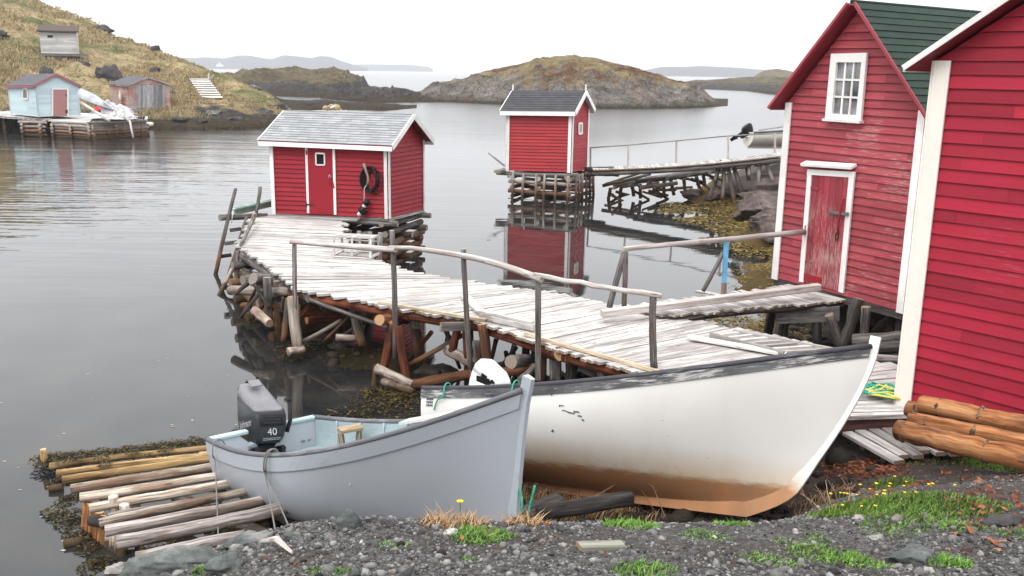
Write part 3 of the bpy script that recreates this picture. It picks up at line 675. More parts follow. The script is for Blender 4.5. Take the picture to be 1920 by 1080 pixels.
P7 = [c7 + w7 * l7, c7, c7 + u7 * r7, c7 + w7 * l7 + u7 * r7]; zb7 = C7.z; zt7 = zat(146, 62, C7.x, C7.y)
B7 = [V((p.x, p.y, zb7)) for p in P7]; T7 = [V((p.x, p.y, zt7 + (0 if i < 2 else .55))) for i, p in enumerate(P7)]
d = MB()
for i, o_ in enumerate((-u7, -w7, u7, w7)): d.clap(B7[i], B7[(i + 1) % 4], T7[i], T7[(i + 1) % 4], 13, o_, None, lap=.02, split=4)
d.build('wall', M_oldwhite, hut3)
d = MB(); e = [T7[0] - u7 * .25 + w7 * .2 + V((0, 0, .0)), T7[1] - u7 * .25 - w7 * .2 + V((0, 0, .0)), T7[2] + u7 * .2 - w7 * .2 + V((0, 0, .08)), T7[3] + u7 * .2 + w7 * .2 + V((0, 0, .08))]
slab(d, e, (0, 0, 1), .03, .14); d.build('roof', plain('dark_brown_felt', (.075, .058, .052), .9), hut3)
d = MB(); p = [atp(x, y, B7[0], -u7) for x, y in ((89, 70.5), (99, 70.5), (99, 66), (89, 66))]; slab(d, p, -u7, .02, .03); d.build('window', M_black, hut3)
d = MB(); d.beam(B7[0] - V((0, 0, .15)) + w7 * .8, B7[1] - V((0, 0, .15)) - w7 * .9 , .3, .22); d.build('sill', M_grey, hut3)
for k in range(4):
    p = B7[0].lerp(B7[1], k / 3); d = MB(); d.log((p.x, p.y, zb7 - 1.3), (p.x, p.y, zb7 - .2), .13); d.build('post', M_dark, hut3)
    d = MB(); d.log((p.x + u7.x * r7, p.y + u7.y * r7, zb7 - .3), (p.x + u7.x * r7, p.y + u7.y * r7, zb7), .13); d.build('post', M_dark, hut3)
# ================================================================ near ground
random.seed(5)
GC = np.array([(-14,6,-2),(-14,20,-3),(-14,45,-3),(-8,12,-1.0),(-7,8,-.8),(-6.5,10,-.6),(-8,17,-1.5),(-6,23,-1.5),(0,22,-1.2),(2,28,-1.5),(0,40,-2),(3,45,-2.5),(3,35,-1.5),(-5,9.6,-.35),(-4.7,8.3,-.3),(-4.3,7.1,-.2),(-3.9,8,-.02),(-3.3,7.0,.5),(-2.6,7.6,.45),(-3,9,.1),(-4,10,-.15),(-2,8.4,.45),(-2.5,10.5,.0),(-1.2,9.8,.3),(-1.3,11.5,-.12),(-2.5,12.5,-.4),(-4,14,-.5),(-1.7,14.0,-.3),(-1.4,12.8,-.3),(-2.6,14.4,-.35),(-2.5,16,.14),(-3.3,16.6,.02),(-2.3,17.2,-.12),(-1.8,15.5,.10),(-3.6,18,-.3),(0,12.5,.35),(0,14.5,.1),(-1.2,16,-.2),(1.5,13,.45),(2,15,.1),(3.5,14,.35),(3.2,12,.55),(4.5,12.5,.6),(4.4,15,.35),(5.3,16,.35),(4.8,18.5,-.05),(4.4,20,-.3),(6.3,18,.5),(6.2,22,.3),(5.5,25,-.3),(7.4,26,.05),(8.5,26,.9),(5.6,29.5,-.4),(7.4,30.7,-.05),(9,30,.9),(6,36,-.3),(8.3,36,.25),(10,36,.9),(10.5,38,1.3),(3.6,37.5,-.8),(13,40,2),(16,30,3),(12,22,2.5),(9,17,1.6),(9,12,1.4),(7,14,.9),(6,12,.8),
 (-2.2,9.65,.02),(-1.45,8.9,.2),(-.7,8.2,.38),(0,7.45,.58),(-1.5,7.6,.5),(-.5,7.0,.75),(.3,8.7,.45),(-.75,10.5,.12),(.05,10.0,.24),(.9,9.5,.36),(1.75,9.0,.48),(2.55,8.5,.6),(2.9,7.6,.9),(1.5,7.5,.65),(.8,6.6,1.0),(3.5,9.3,.68),(4.2,10.2,.90),(4.6,9.5,.94),(5.5,9.4,.98),(3.9,9.1,.95),(3.6,8.6,.98),(4.3,8.0,1.4),(3.0,7.0,1.6),(3.8,6.7,1.95),(5,7.5,1.7),(7,7,2),(7,9,1.4),
 (-2.6,6.2,1.3),(-2,5.6,1.75),(-1.5,5.3,2.15),(-.8,5.05,2.4),(0,4.9,2.48),(.8,4.9,2.5),(1.6,4.95,2.5),(2.2,5.6,2.25),(2.5,6.2,2.08),(2.7,4.6,2.62),(0,3.4,3.0),(0,2,3.3),(1.8,4.2,2.7),(2.2,3.2,3.0),(-2,4,2.5),(-1.8,3,2.9),(-3,5,1.7),(-4,5.5,.9),(-5,5,.6),(-4,3,1.8),(-6,3,1),(5,3,3),(4,5,2.6),(8,4,3),(0,0,3.4),(6,0,3.4),(-5,0,2.5)], dtype=float)
def _rb():
    P = GC[:, :2]; n = len(P); D = np.sqrt(((P[:, None] - P[None]) ** 2).sum(-1) + .05)
    A = np.zeros((n + 3, n + 3)); A[:n, :n] = D; A[:n, n:] = np.c_[np.ones(n), P]; A[n:, :n] = A[:n, n:].T
    return np.linalg.solve(A, np.r_[GC[:, 2], 0, 0, 0])
GW = _rb()
def gbase(xy):
    xy = np.atleast_2d(np.asarray(xy, float)); out = []
    for k in range(0, len(xy), 4000):
        q = xy[k:k + 4000]; D = np.sqrt(((q[:, None] - GC[None, :, :2]) ** 2).sum(-1) + .05)
        out.append(D @ GW[:-3] + GW[-3] + q @ GW[-2:])
    return np.concatenate(out)
def gnoise(x, y, z):
    if y > 11 or x < -3.4: a = .16
    else: a = .05
    if z < .5: a = max(a, .12)
    return a * mn.fractal(V((x * .9, y * .9, 3.3)), .9, 2.1, 5) + (.10 * (mn.ridged_multi_fractal(V((x * .8, y * .8, 7.)), 1., 2., 4, 1., 2.) - 1.2) if y > 15 else 0)
def ground(x, y):
    z = float(gbase([(x, y)])[0]); return z + gnoise(x, y, z)
ysr = [1.2]
while ysr[-1] < 48: ysr.append(ysr[-1] + max(.055, .055 + (ysr[-1] - 7) * .016 if ysr[-1] > 7 else .055))
xsr = sorted(set([round(x, 4) for x in np.arange(-4.2, 5.6, .08)] + [round(-4.2 - .1 * 1.09 ** k * k, 3) for k in range(1, 24)] + [round(5.6 + .1 * 1.08 ** k * k, 3) for k in range(1, 30)]))
xsr = [x for x in xsr if -13 < x < 22]
gx, gy = np.meshgrid(xsr, ysr); gz = gbase(np.c_[gx.ravel(), gy.ravel()]).reshape(gx.shape)
mb = MB()
ids = [[mb.vt((gx[j, i], gy[j, i], gz[j, i] + gnoise(gx[j, i], gy[j, i], gz[j, i]))) for i in range(len(xsr))] for j in range(len(ysr))]
for j in range(len(ysr) - 1):
    for i in range(len(xsr) - 1): mb.fc((ids[j][i], ids[j][i + 1], ids[j + 1][i + 1], ids[j + 1][i]), .5, 0, True)
m, nt, b = newmat('shore_ground'); g_ = nd(nt, 'NewGeometry'); pos = g_.outputs['Position']; z = zof(nt, pos)
vor = nd(nt, 'TexVoronoi', {'Vector': pos, 'Scale': 42.}); vor2 = nd(nt, 'TexVoronoi', {'Vector': pos, 'Scale': 95.})
nb = noi(nt, pos, 1.1, 5, .6); nf = noi(nt, pos, 22, 5, .7)
bw = nd(nt, 'SeparateXYZ', {0: vor.outputs[1]}).outputs[0]; bw2 = nd(nt, 'SeparateXYZ', {0: vor2.outputs[1]}).outputs[1]
gv = mix(nt, .5, ramp(nt, bw, [(0, (.030, .029, .030)), (.6, (.085, .083, .084)), (1, (.19, .185, .18))]), ramp(nt, bw2, [(0, (.025, .024, .024)), (.7, (.07, .066, .062)), (1, (.17, .15, .13))]))
dirt = mix(nt, nf, (.022, .017, .013), (.075, .06, .048)); gv = mix(nt, rng(nt, nb, .42, .62, 0, .75), gv, dirt)
rk = mix(nt, noi(nt, pos, 3.5, 5, .65), (.022, .019, .017), (.12, .10, .088))
wfar = rng(nt, nd(nt, 'SeparateXYZ', {0: pos}).outputs[1], 18, 24); wn_ = noi(nt, pos, 9, 5, .7); wd = mix(nt, wfar, mix(nt, wn_, (.006, .005, .003), (.04, .028, .009)), mix(nt, wn_, (.018, .013, .005), (.15, .10, .028)))
wz = mth(nt, 'ADD', z, mth(nt, 'MULTIPLY', mth(nt, 'SUBTRACT', nb, .5), .8))
c = mix(nt, rng(nt, z, 1.15, .75), gv, rk); c = mix(nt, rng(nt, wz, .62, .32, 0, .97), c, wd)
far_r = mth(nt, 'MULTIPLY', rng(nt, nd(nt, 'SeparateXYZ', {0: pos}).outputs[1], 15, 20), rng(nt, z, .5, .9)); c = mix(nt, far_r, c, mix(nt, noi(nt, pos, 2.2, 5, .65), (.03, .024, .021), (.11, .09, .078)))
setc(nt, b, c); b.inputs['Roughness'].default_value = .9; b.inputs['Specular IOR Level'].default_value = .1
bump(nt, b, mth(nt, 'SUBTRACT', mth(nt, 'MULTIPLY', nf, .8), mth(nt, 'MULTIPLY', vor.outputs[0], .9)), .9, .02)
struct(mb.build('ground', m), label='dark gravel bank sloping to the weedy foreshore')
M_ground = m
# ================================================================ wharf
random.seed(11)
ZD = 1.22
M_deck = wood('bleached_deck_planks', [(0, (.22, .20, .185)), (.4, (.47, .445, .425)), (1, (.67, .65, .625))], .5, (.29, .255, .235), .65, tvar=.32, grain=(1.2, 26, 26), bst=.4)
M_log = wood('grey_log', [(0, (.05, .043, .038)), (.5, (.15, .135, .125)), (1, (.31, .285, .27))], .6, (.07, .052, .042), .75, (.26, .22, .19), wet=.42, stain=(.20, .085, .03), stz=(.35, .75))
M_rlog = wood('reddish_peeled_log', [(0, (.035, .011, .007)), (.5, (.125, .037, .018)), (1, (.25, .085, .042))], .5, (.05, .022, .015), .7, (.42, .18, .08), wet=.25)  # reddish tones darkened in the colour itself to deepen shadow under the wharf
M_wlog = wood('pale_stripped_log', [(0, (.20, .15, .11)), (.5, (.40, .335, .285)), (1, (.56, .50, .45))], .5, (.17, .10, .065), .6, (.36, .25, .16), wet=.22)
M_rail = wood('bleached_pole', [(0, (.26, .23, .215)), (.5, (.46, .42, .40)), (1, (.60, .56, .54))], .4, (.32, .25, .21), .6, (.5, .42, .34))
M_postg = wood('grey_rail_post', [(0, (.08, .07, .066)), (.5, (.19, .17, .165)), (1, (.33, .30, .29))], .6, (.17, .10, .075), .6, (.4, .34, .29), wet=.18)
M_orange = wood('orange_weathered_timber', [(0, (.09, .034, .014)), (.5, (.21, .085, .038)), (1, (.33, .165, .085))], .5, (.10, .05, .03), .7, (.5, .3, .16))
ST = [((474, 404), (645, 412)), ((462, 430), (645, 438)), ((449, 457), (646, 462)), ((468, 472), (704, 487)), ((512, 505), (780, 511)), ((562, 543), (900, 531)), ((650, 560), (955, 537)), ((740, 577), (1010, 545)), ((890, 600), (1110, 562)), ((1040, 652), (1290, 598)), ((1180, 692), (1500, 640))]
STW = [(at(a[0], a[1], ZD), at(b_[0], b_[1], ZD)) for a, b_ in ST] + [(V((2.55, 10.85, ZD)), V((5.4, 11.8, ZD))), (V((3.0, 10.12, ZD)), V((5.9, 10.45, ZD)))]
wharf = thing('wharf', 'long crooked wooden wharf of bleached planks on log trestles', 'wharf', (STW[5][0].x, STW[5][0].y, 0))
dk = MB()
for k in range(len(STW) - 1):
    (a0, b0), (a1, b1) = STW[k], STW[k + 1]
    n = max(1, round(((a0 - a1).length + (b0 - b1).length) / 2 / .135))
    for i in range(n):
        t0, t1 = i / n, (i + 1) / n
        la, lb = a0.lerp(a1, t0), a0.lerp(a1, t1); ra, rb = b0.lerp(b1, t0), b0.lerp(b1, t1)
        p0, p1 = (la + lb) / 2, (ra + rb) / 2; w0 = (la - lb).length * .93; w1 = (ra - rb).length * .93
        d = (p1 - p0).normalized(); pr = V((-d.y, d.x, 0))
        w0 = abs((la - lb).dot(pr)) * .94; w1 = abs((ra - rb).dot(pr)) * .94
        e0 = random.uniform(-.05, .10) * (1.6 if random.random() < .12 else 1); e1 = random.uniform(-.05, .13) * (2.2 if random.random() < .12 else 1)
        z = random.uniform(-.007, .007); tn = min(1, max(0, random.gauss(.55, .25)))
        if random.random() < .05: tn = .0
        dk.beam(p0 - d * e0 + V((0, 0, z - .02 + random.uniform(-.004, .004))), p1 + d * e1 + V((0, 0, z - .02)), max(.05, w0), .04, tone=tn, w1=max(.05, w1))
dk.build('deck', M_deck, wharf)
def edge(k, t, side, off=0., z=0.):
    a, b_ = STW[k], STW[k + 1]; p = a[side].lerp(b_[side], t); return p + V((0, 0, z))
# stringers under the deck
for side, ins in ((0, .10), (1, -.12)):
    for k0, k1, mt in ((0, 2, M_log), (2, 3, M_log), (3, 5, M_log), (5, 7, M_rlog), (7, 8, M_rlog), (8, 9, M_rlog), (9, 10, M_rlog), (10, 12, M_rlog)):
        a, b_ = STW[k0], STW[k1]; da = (a[1] - a[0]).normalized() * abs(ins); db = (b_[1] - b_[0]).normalized() * abs(ins)
        if side: da, db = -da, -db
        p, q = a[side] + da, b_[side] + db; e = (q - p).normalized() * .18
        d = MB(); d.log(p - e - V((0, 0, .125)), q + e - V((0, 0, .13)), .085, .075, bend=.008); d.build('stringer', mt if side == 0 else M_log, wharf)
for k0, k1 in ((2, 5), (5, 8), (8, 10), (10, 12)):
    a, b_ = STW[k0], STW[k1]; d = MB(); d.log((a[0] + a[1]) / 2 - V((0, 0, .13)), (b_[0] + b_[1]) / 2 - V((0, 0, .13)), .085); d.build('stringer', M_log, wharf)
# pale battens along the left edge and end face board
d = MB()
for k0, t0, k1, t1 in ((6, .6, 8, .1), (8, .6, 10, .6)):
    p, q = edge(k0, t0, 0), edge(k1, t1, 0); d.beam(p + V((.06, .02, .03)), q + V((.06, .02, .03)), .055, .04, tone=.8)
d.build('edge_batten', wood('yellowish_batten', [(0, (.26, .19, .12)), (.5, (.48, .38, .26)), (1, (.62, .53, .40))], .4), wharf)
d = MB(); p = STW[-1]; d.beam(p[0] + V((0, -.08, -.14)), p[1] + V((0, -.08, -.14)), .05, .17); d.build('face_board', wood('dark_red_face_board', [(0, (.05, .02, .017)), (.5, (.10, .045, .038)), (1, (.17, .085, .07))]), wharf)
d = MB(); d.beam(p[0] + V((0, -.10, -.02)), p[1] + V((0, -.10, -.02)), .09, .05, tone=.6); d.build('edge_batten', M_deck, wharf)
def pillar(pxs, Y, r0, r1, mt, name='post', par=None, bot=None, bend=.01, seg=10):
    "round timber between two sight points at depths Y (one number or a pair)"
    Ys = Y if isinstance(Y, tuple) else (Y, Y); p, q = atY(*pxs[0], Ys[0]), atY(*pxs[1], Ys[1])
    d = MB(); d.log(p, q, r0, r1, bend=bend, seg=seg); return d.build(name, mt, par)
# ---- hand rail
def depth_at(x, y): return at(x, y, ZD).y
PY = {552: depth_at(553, 546), 736: depth_at(738, 581), 870: depth_at(873, 604), 1009: depth_at(1009, 646), 1225: depth_at(1226, 686)}
for (tp, bt, r0) in (((552, 453), (554, 648), .042), ((735, 432), (742, 672), .046), ((869, 467), (884, 702), .046), ((1009, 513), (1009, 712), .055), ((1224, 550), (1226, 690), .052)):
    Y = PY[min(PY, key=lambda k: abs(k - tp[0]))] - .06
    p, q = atY(*tp, Y), atY(*bt, Y); d = MB()
    if tp[0] == 1009: d.beam(q, p, .085, .07, up=(0, -1, 0), ch=.01)
    else: d.log(q, p, r0, r0 * .9, bend=.012, n=8, wob=.05)
    d.build('rail_post', M_postg, wharf)
yp = sorted(PY.items()); dy = lambda x: interp(x, yp) - .12
for pts, r0, r1 in ((((545, 453), (590, 457), (640, 461), (690, 465), (742, 468)), .042, .05), (((730, 464), (770, 465), (810, 470), (860, 478), (900, 486), (940, 497), (975, 509), (1016, 524)), .035, .05), (((1002, 515), (1030, 520), (1060, 527), (1090, 529), (1112, 536), (1130, 538), (1170, 545), (1205, 549), (1241, 555)), .034, .038)):
    P = [atY(x, y, dy(x)) for x, y in pts]; d = MB(); n = len(P); d.tube(P, [lerp(r0, r1, i / (n - 1)) * random.uniform(.94, 1.06) for i in range(n)], 9, None, True, .05); d.build('handrail', M_rail, wharf)
# ---- trestles along the wharf
Y1, Y2, Y3, Y4 = PY[552], PY[736], PY[870], PY[1009]
for a, b_, Y, r0, mt in (
    ((548, 556), (557, 652), (Y1, Y1 - .1), .095, M_wlog), ((541, 560), (532, 640), (Y1 + .2, Y1 + .1), .06, M_log), ((500, 520), (505, 606), (Y1 + .9, Y1 + .9), .07, M_log), ((488, 525), (485, 600), (Y1 + 1.2, Y1 + 1.2), .06, M_log),
    ((604, 565), (607, 590), (Y1 + .5, Y1 + .5), .06, M_log), ((650, 572), (652, 628), (Y1 + .9, Y1 + .9), .07, M_rlog), ((660, 572), (680, 648), (Y1 - .3, Y1 - .3), .075, M_log),
    ((737, 604), (719, 695), (Y2, Y2 + .1), .075, M_rlog), ((746, 612), (768, 752), (Y2 - .05, Y2 - .3), .075, M_rlog), ((776, 600), (790, 690), (Y2 + .8, Y2 + .9), .08, M_log), ((706, 684), (701, 728), (Y2 - .1, Y2 - .2), .05, M_rlog),
    ((862, 600), (846, 665), (Y3 + .5, Y3 + .5), .065, M_rlog), ((874, 615), (879, 690), (Y3 + .3, Y3 + .3), .07, M_rlog), ((905, 608), (914, 684), (Y3 - .1, Y3 - .2), .08, M_orange), ((893, 640), (896, 690), (Y3 + .2, Y3 + .2), .07, M_log),
    ((1042, 672), (1042, 712), (Y4 + .1, Y4 + .1), .09, M_log), ((1070, 672), (1070, 720), (Y4 + .5, Y4 + .5), .08, M_log), ((1018, 660), (1016, 715), (Y4 + .5, Y4 + .5), .06, M_orange), ((1130, 690), (1130, 740), (Y4 - .4, Y4 - .4), .08, M_log)):
    pillar((a, b_), Y, r0 * 1.02, r0, mt, 'post', wharf)
for a, b_, Y, r0, mt, nm in (
    ((580, 562), (745, 620), (Y1 - .1, Y2 + .1), .035, M_log, 'brace'), ((570, 640), (640, 600), (Y1 + .1, Y1 + .1), .04, M_wlog, 'brace'), ((768, 684), (868, 628), (Y2 + .1, Y3 + .6), .042, M_log, 'brace'), ((975, 712), (1005, 685), (Y4 - .1, Y4 + .3), .05, M_log, 'brace'), ((1085, 690), (1150, 722), (Y4, Y4 - .2), .04, M_log, 'brace'),
    ((432, 545), (545, 546), (Y1 + 2.1, Y1 + .9), .095, M_wlog, 'cross_log'), ((455, 572), (560, 575), (Y1 + 1.8, Y1 + .8), .06, M_orange, 'cross_log'), ((474, 523), (504, 523), (Y1 + 1.0, Y1 + 1.3), .12, M_log, 'cross_log'),
    ((712, 600), (800, 592), (Y2 - .15, Y2 + 1.6), .095, M_orange, 'cross_log'), ((958, 678), (1012, 675), (Y4 - .2, Y4 + 1.0), .10, M_log, 'cross_log'), ((1050, 664), (1010, 655), (Y4 - .2, Y4 + .6), .10, M_orange, 'cross_log'),
    ((705, 690), (773, 722), (Y2 - .2, Y2 - .45), .085, M_wlog, 'ground_log'), ((718, 715), (776, 735), (Y2 - .3, Y2 - .6), .07, M_wlog, 'ground_log'), ((770, 722), (885, 700), (Y2 - .4, Y3 - .1), .085, M_orange, 'ground_log'), ((885, 704), (1000, 690), (Y3 - .1, Y4 + .3), .08, M_orange, 'ground_log'),
    ((840, 655), (890, 684), (Y3 + .6, Y3 + .2), .10, M_wlog, 'ground_log'), ((540, 660), (570, 655), (Y1 - .3, Y1 - .1), .075, M_wlog, 'ground_log'), ((477, 582), (506, 606), (Y1 + 1.0, Y1 + .5), .085, M_wlog, 'ground_log'), ((630, 632), (668, 634), (Y1 - .2, Y1 - .2), .06, M_wlog, 'ground_log'), ((560, 590), (650, 580), (Y1 + .2, Y1 + .8), .06, M_rlog, 'cross_log'), ((575, 600), (665, 597), (Y1 + .5, Y1 + 1.), .08, M_rlog, 'cross_log')):
    pillar((a, b_), Y, r0, r0 * .9, mt, nm, wharf)
d = MB(); d.beam(atY(826, 613, Y3 - .1), atY(894, 611, Y3 + .3), .05, .14, ch=.01); d.build('cross_plank', M_grey, wharf)
d = MB(); d.beam(atY(668, 590, Y1 - .2), atY(671, 612, Y1 - .2), .16, .03, up=(0, -1, 0)); d.build('cross_plank', M_wlog, wharf)
d = MB(); d.beam(atY(777, 592, Y2 + .4), atY(778, 616, Y2 + .4), .16, .03, up=(0, -1, 0)); d.build('cross_plank', M_wlog, wharf)
# hidden rear legs so the far side stands too
for k in (3, 5, 7, 8, 9, 10, 11):
    for side in (1, .5):
        p = STW[k][0].lerp(STW[k][1], side * .93 if side == 1 else .5); g = min(ground(p.x, p.y), .3); d = MB(); d.log((p.x + random.uniform(-.1, .1), p.y, g - .3), (p.x, p.y, ZD - .2), .08); d.build('post', M_dark, wharf)
# ---- log cribs
def crib(root, Q, z0, z1, n, r, mt, over=.22, stakes=(), mst=None, extra=2):
    Q = [V((q[0], q[1], 0)) for q in Q]; h = (z1 - z0) / n
    for k in range(n):
        z = z0 + h * (k + .5)
        prs = ((Q[0], Q[1], Q[3], Q[2]) if k % 2 else (Q[1], Q[2], Q[0], Q[3]))
        for f in [i / (extra) for i in range(extra + 1)]:
            a, b_ = prs[0].lerp(prs[2], f), prs[1].lerp(prs[3], f)
            e = (b_ - a).normalized() * over * random.uniform(.5, 1.2); j = V((random.uniform(-.04, .04), random.uniform(-.04, .04), random.uniform(-.02, .02)))
            d = MB(); d.log(a - e + V((0, 0, z)) + j, b_ + e + V((0, 0, z)) + j, r * random.uniform(.85, 1.1), r * random.uniform(.8, 1), n=4, seg=9); d.build('crib_log', mt, root)
    for (p, q, zt, zb, rr) in stakes:
        d = MB(); d.log((q[0], q[1], zb), (p[0], p[1], zt), rr, rr * .9, n=4, seg=8); d.build('stake', mst or mt, root)
b0, b1, b2, b3 = H1.B
zc = min(b.z for b in H1.B) - .22
cr = thing('log_crib', 'tall crib of stacked dark logs holding up the grey roofed shed', 'crib', (b1.x, b1.y, 0))
m01 = b1 + H1.w * 1.15; m32 = b2 + H1.w * 1.15
i_ = H1.w * .12 + H1.u * .12
M_clog = wood('dark_crib_log', [(0, (.03, .025, .022)), (.5, (.085, .073, .066)), (1, (.18, .165, .15))], .5, (.04, .028, .02), .7, (.28, .24, .21), wet=.5, stain=(.16, .06, .025), stz=(.4, .8))  # lowered colour adds painted shade among the crib and under-deck timbers
fx = lambda t, o=0.: tuple((b1 + H1.w * t - H1.u * o))[:2]
crib(cr, [(m01 + H1.u * .1)[:2], (b1 + i_)[:2], (b2 + H1.w * .12 - H1.u * .1)[:2], (m32 - H1.u * .1)[:2]], -.35, zc, 9, .095, M_clog, stakes=[(fx(t, .36), fx(t + .02, .42), zc + .06, -.5, .065) for t in (.05, .33, .62, .90, 1.1)], mst=M_postg)
cr2 = thing('log_crib', 'stacked log crib under the left end of the wharf head', 'crib', (b0.x, b0.y, 0))
cq = [at(452, 462, ZD), at(520, 515, ZD), at(600, 500, ZD), at(560, 450, ZD)]
crib(cr2, [(p.x, p.y) for p in cq], -.4, ZD - .1, 8, .10, M_log, over=.3, stakes=[((cq[0].x - .1, cq[0].y), (cq[0].x - .15, cq[0].y - .1), ZD - .1, -.5, .07), ((cq[0].lerp(cq[1], .5) - V((.1, .1, 0)))[:2] * 2, (0, 0), 0, -.5, .0)][:1] + [((cq[1].x, cq[1].y - .1), (cq[1].x + .05, cq[1].y - .15), ZD - .1, -.5, .075)])
cq3 = [at(470, 405, ZD), m01 + V((-.3, -.1, 0)), m32 + V((-.3, 0, 0)), H1.B[3]]
crib(cr2, [(p[0], p[1]) for p in cq3], -.4, ZD - .12, 7, .10, M_clog, over=.12)
# logs carrying the shed floor
for f, mt in ((.02, M_log), (.98, M_log)):
    p, q = b0.lerp(b3, f), b1.lerp(b2, f); e = (q - p).normalized()
    d = MB(); d.log(p - e * .25 - V((0, 0, .17)), q + e * .25 - V((0, 0, .17)), .085); d.build('floor_log', mt, shed)
for f in (.05, .5, .95):
    p, q = b1.lerp(b0, f), b2.lerp(b3, f); e = (q - p).normalized()
    d = MB(); d.log(p - e * .05 - V((0, 0, .18)), q + e * .55 - V((0, 0, .2)), .08); d.build('floor_log', M_log, shed)
# raised lip of planks before the shed door
d = MB()
for i in range(2):
    p, q = H1.B[0].lerp(H1.B[1], -.03), H1.B[0].lerp(H1.B[1], .78); o_ = H1.outs[0] * (.10 + i * .13)
    d.beam(p + o_ - V((0, 0, .06)), q + o_ - V((0, 0, .06)), .12, .05)
d.build('door_step', M_grey, shed)
# ---- ladder, fender stakes and green plank at the wharf head
Yf = STW[0][0].y - .6
def pole(name, pts, Y, r, mt, label, cat, group=None):
    Ys = Y if isinstance(Y, tuple) else (Y, Y); d = MB(); d.log(atY(*pts[0], Ys[0]), atY(*pts[1], Ys[1]), r, r * .85, n=6); return solo(d, name, mt, label, cat, group)
ld = thing('ladder', 'weathered pole ladder leaning on the far left corner of the wharf', 'ladder', atY(404, 490, Yf - 1))
for a, b_ in (((442, 354), (403, 492)), ((462, 408), (425, 498))):
    d = MB(); d.log(atY(*b_, Yf - 1.2) - V((.05, 0, .5)), atY(*a, Yf), .055, .045); d.build('side_rail', M_log, ld)
for a, b_ in (((431, 432), (452, 429)), ((421, 457), (444, 454)), ((413, 481), (434, 478))):
    d = MB(); d.beam(atY(*a, Yf - .8), atY(*b_, Yf - .8), .03, .09); d.build('rung', M_dark, ld)
pole('fender_stake', ((488, 350), (480, 402)), Yf + .3, .05, M_log, 'short upright stake behind the green plank at the wharf head', 'stake')
pole('fender_stake', ((478, 402), (399, 578)), (Yf - .5, Yf - 3.6), .06, M_wlog, 'long pale stake leaning down the left face of the wharf', 'stake')
pole('mooring_log', ((412, 408), (500, 404)), (Yf - .3, Yf + .6), .085, M_log, 'grey log jutting left from under the wharf head', 'log')
pole('fender_stake', ((477, 404), (452, 458)), (Yf - .9, 19.9), .045, M_log, 'thin slanting stake nailed beside the pale plank ends', 'stake')
d = MB(); d.beam(atY(440, 396, 24.6), atY(514, 379, 25.9), .05, .22, ch=.01); d.beam(atY(436, 393, 24.5), atY(516, 375, 25.9), .12, .05)
solo(d, 'side_plank', plain('pale_green_paint', (.30, .44, .38), .6, var=.3, sc=4), 'pale green painted plank on edge left of the red shed', 'plank')
d = MB(); d.tube([atY(437, 397, Yf - .1), atY(436, 405, Yf - .15), atY(434, 418, Yf - .2)], .014, 6); solo(d, 'mooring_line', plain('white_rope', (.6, .6, .58), .8), 'white cord tied round the ladder top', 'rope')
# ---- lobster trap
M_trap = wood('pale_lath', [(0, (.38, .35, .33)), (.5, (.56, .53, .50)), (1, (.70, .67, .64))], .3)
tp = at(668, 480, ZD); trap = thing('lobster_trap', 'slatted wooden lobster trap lying on the wharf planks', 'lobster trap', tp)
ta = math.radians(-12); tu = V((math.cos(ta), math.sin(ta), 0)); tv = V((-tu.y, tu.x, 0)); tl, tw, th_ = .80, .50, .42
d = MB()
for s_ in (-1, 0, 1):
    a = [tp + tu * (s_ * tl / 2) + tv * x + V((0, 0, z)) for x, z in ((-tw / 2, .03), (-tw / 2 * .82, th_ * .98), (tw / 2 * .82, th_ * .98), (tw / 2, .03))]
    for i in range(4): d.beam(a[i], a[(i + 1) % 4], .045, .045)
d.build('end_frame', M_trap, trap)
d = MB()
for x, z in [(-tw / 2 + i * tw / 5, .02) for i in range(6)] + [(-tw * .41 + i * tw * .82 / 4, th_) for i in range(5)] + [(-tw * .49, .16), (-tw * .45, .29), (tw * .49, .16), (tw * .45, .29)]:
    d.beam(tp - tu * tl * .52 + tv * x + V((0, 0, z)), tp + tu * tl * .52 + tv * x + V((0, 0, z)), .038, .016)
d.build('lath', M_trap, trap)
d = MB()
for k in range(9):
    a = tp + tu * (tl / 2) + tv * (-tw * .45 + k * tw * .11) + V((0, 0, .05)); d.tube([a, a + V((random.uniform(-.05, .05), random.uniform(-.1, .1), th_ * .85))], .005, 4)
    a = tp + tu * (-tl / 2 + k * tl / 8) - tv * tw * .48 + V((0, 0, .05)); d.tube([a, a + tv * .05 + tu * random.uniform(-.08, .08) + V((0, 0, th_ * .85))], .004, 4)
d.build('netting', plain('grey_twine', (.42, .41, .40), .9), trap)
# ---- timbers left on the planks
d = MB(); d.beam(at(902, 592, ZD + .06), at(1003, 614, ZD + .06), .10, .10, ch=.01); d.beam(at(893, 583, ZD + .20), at(1000, 605, ZD + .2), .07, .05, ch=.01)
M_peel = paint('peeling_white_paint_wood', (.66, .63, .60), (.5, .47, .44), .6, (.20, .18, .17), .8, .55)
solo(d, 'timber', M_peel, 'white painted timber with peeling face lying across the planks', 'timber')
d = MB(); d.beam(at(872, 556, ZD + .04), at(905, 587, ZD + .04), .16, .05, ch=.006); solo(d, 'timber', M_rail, 'short pale board lying beside the peeling timber', 'board')
d = MB(); a, b_ = at(1128, 588, ZD + .14), at(1536, 538, 1.66); d.beam(a, b_, .14, .11, ch=.012, up=(0, 0, 1)); solo(d, 'plank', M_rail, 'long heavy grey plank laid along the ramp to the red store', 'plank')
d = MB(); d.beam(at(1292, 632, ZD + .05), at(1475, 664, ZD + .05), .12, .05, ch=.008); solo(d, 'plank', M_trap, 'pale plank lying beside the wooden ladder on the wharf', 'plank')
ll_ = thing('ladder', 'short wooden ladder lying flat on the wharf near the white boat', 'ladder', at(1440, 640, ZD))
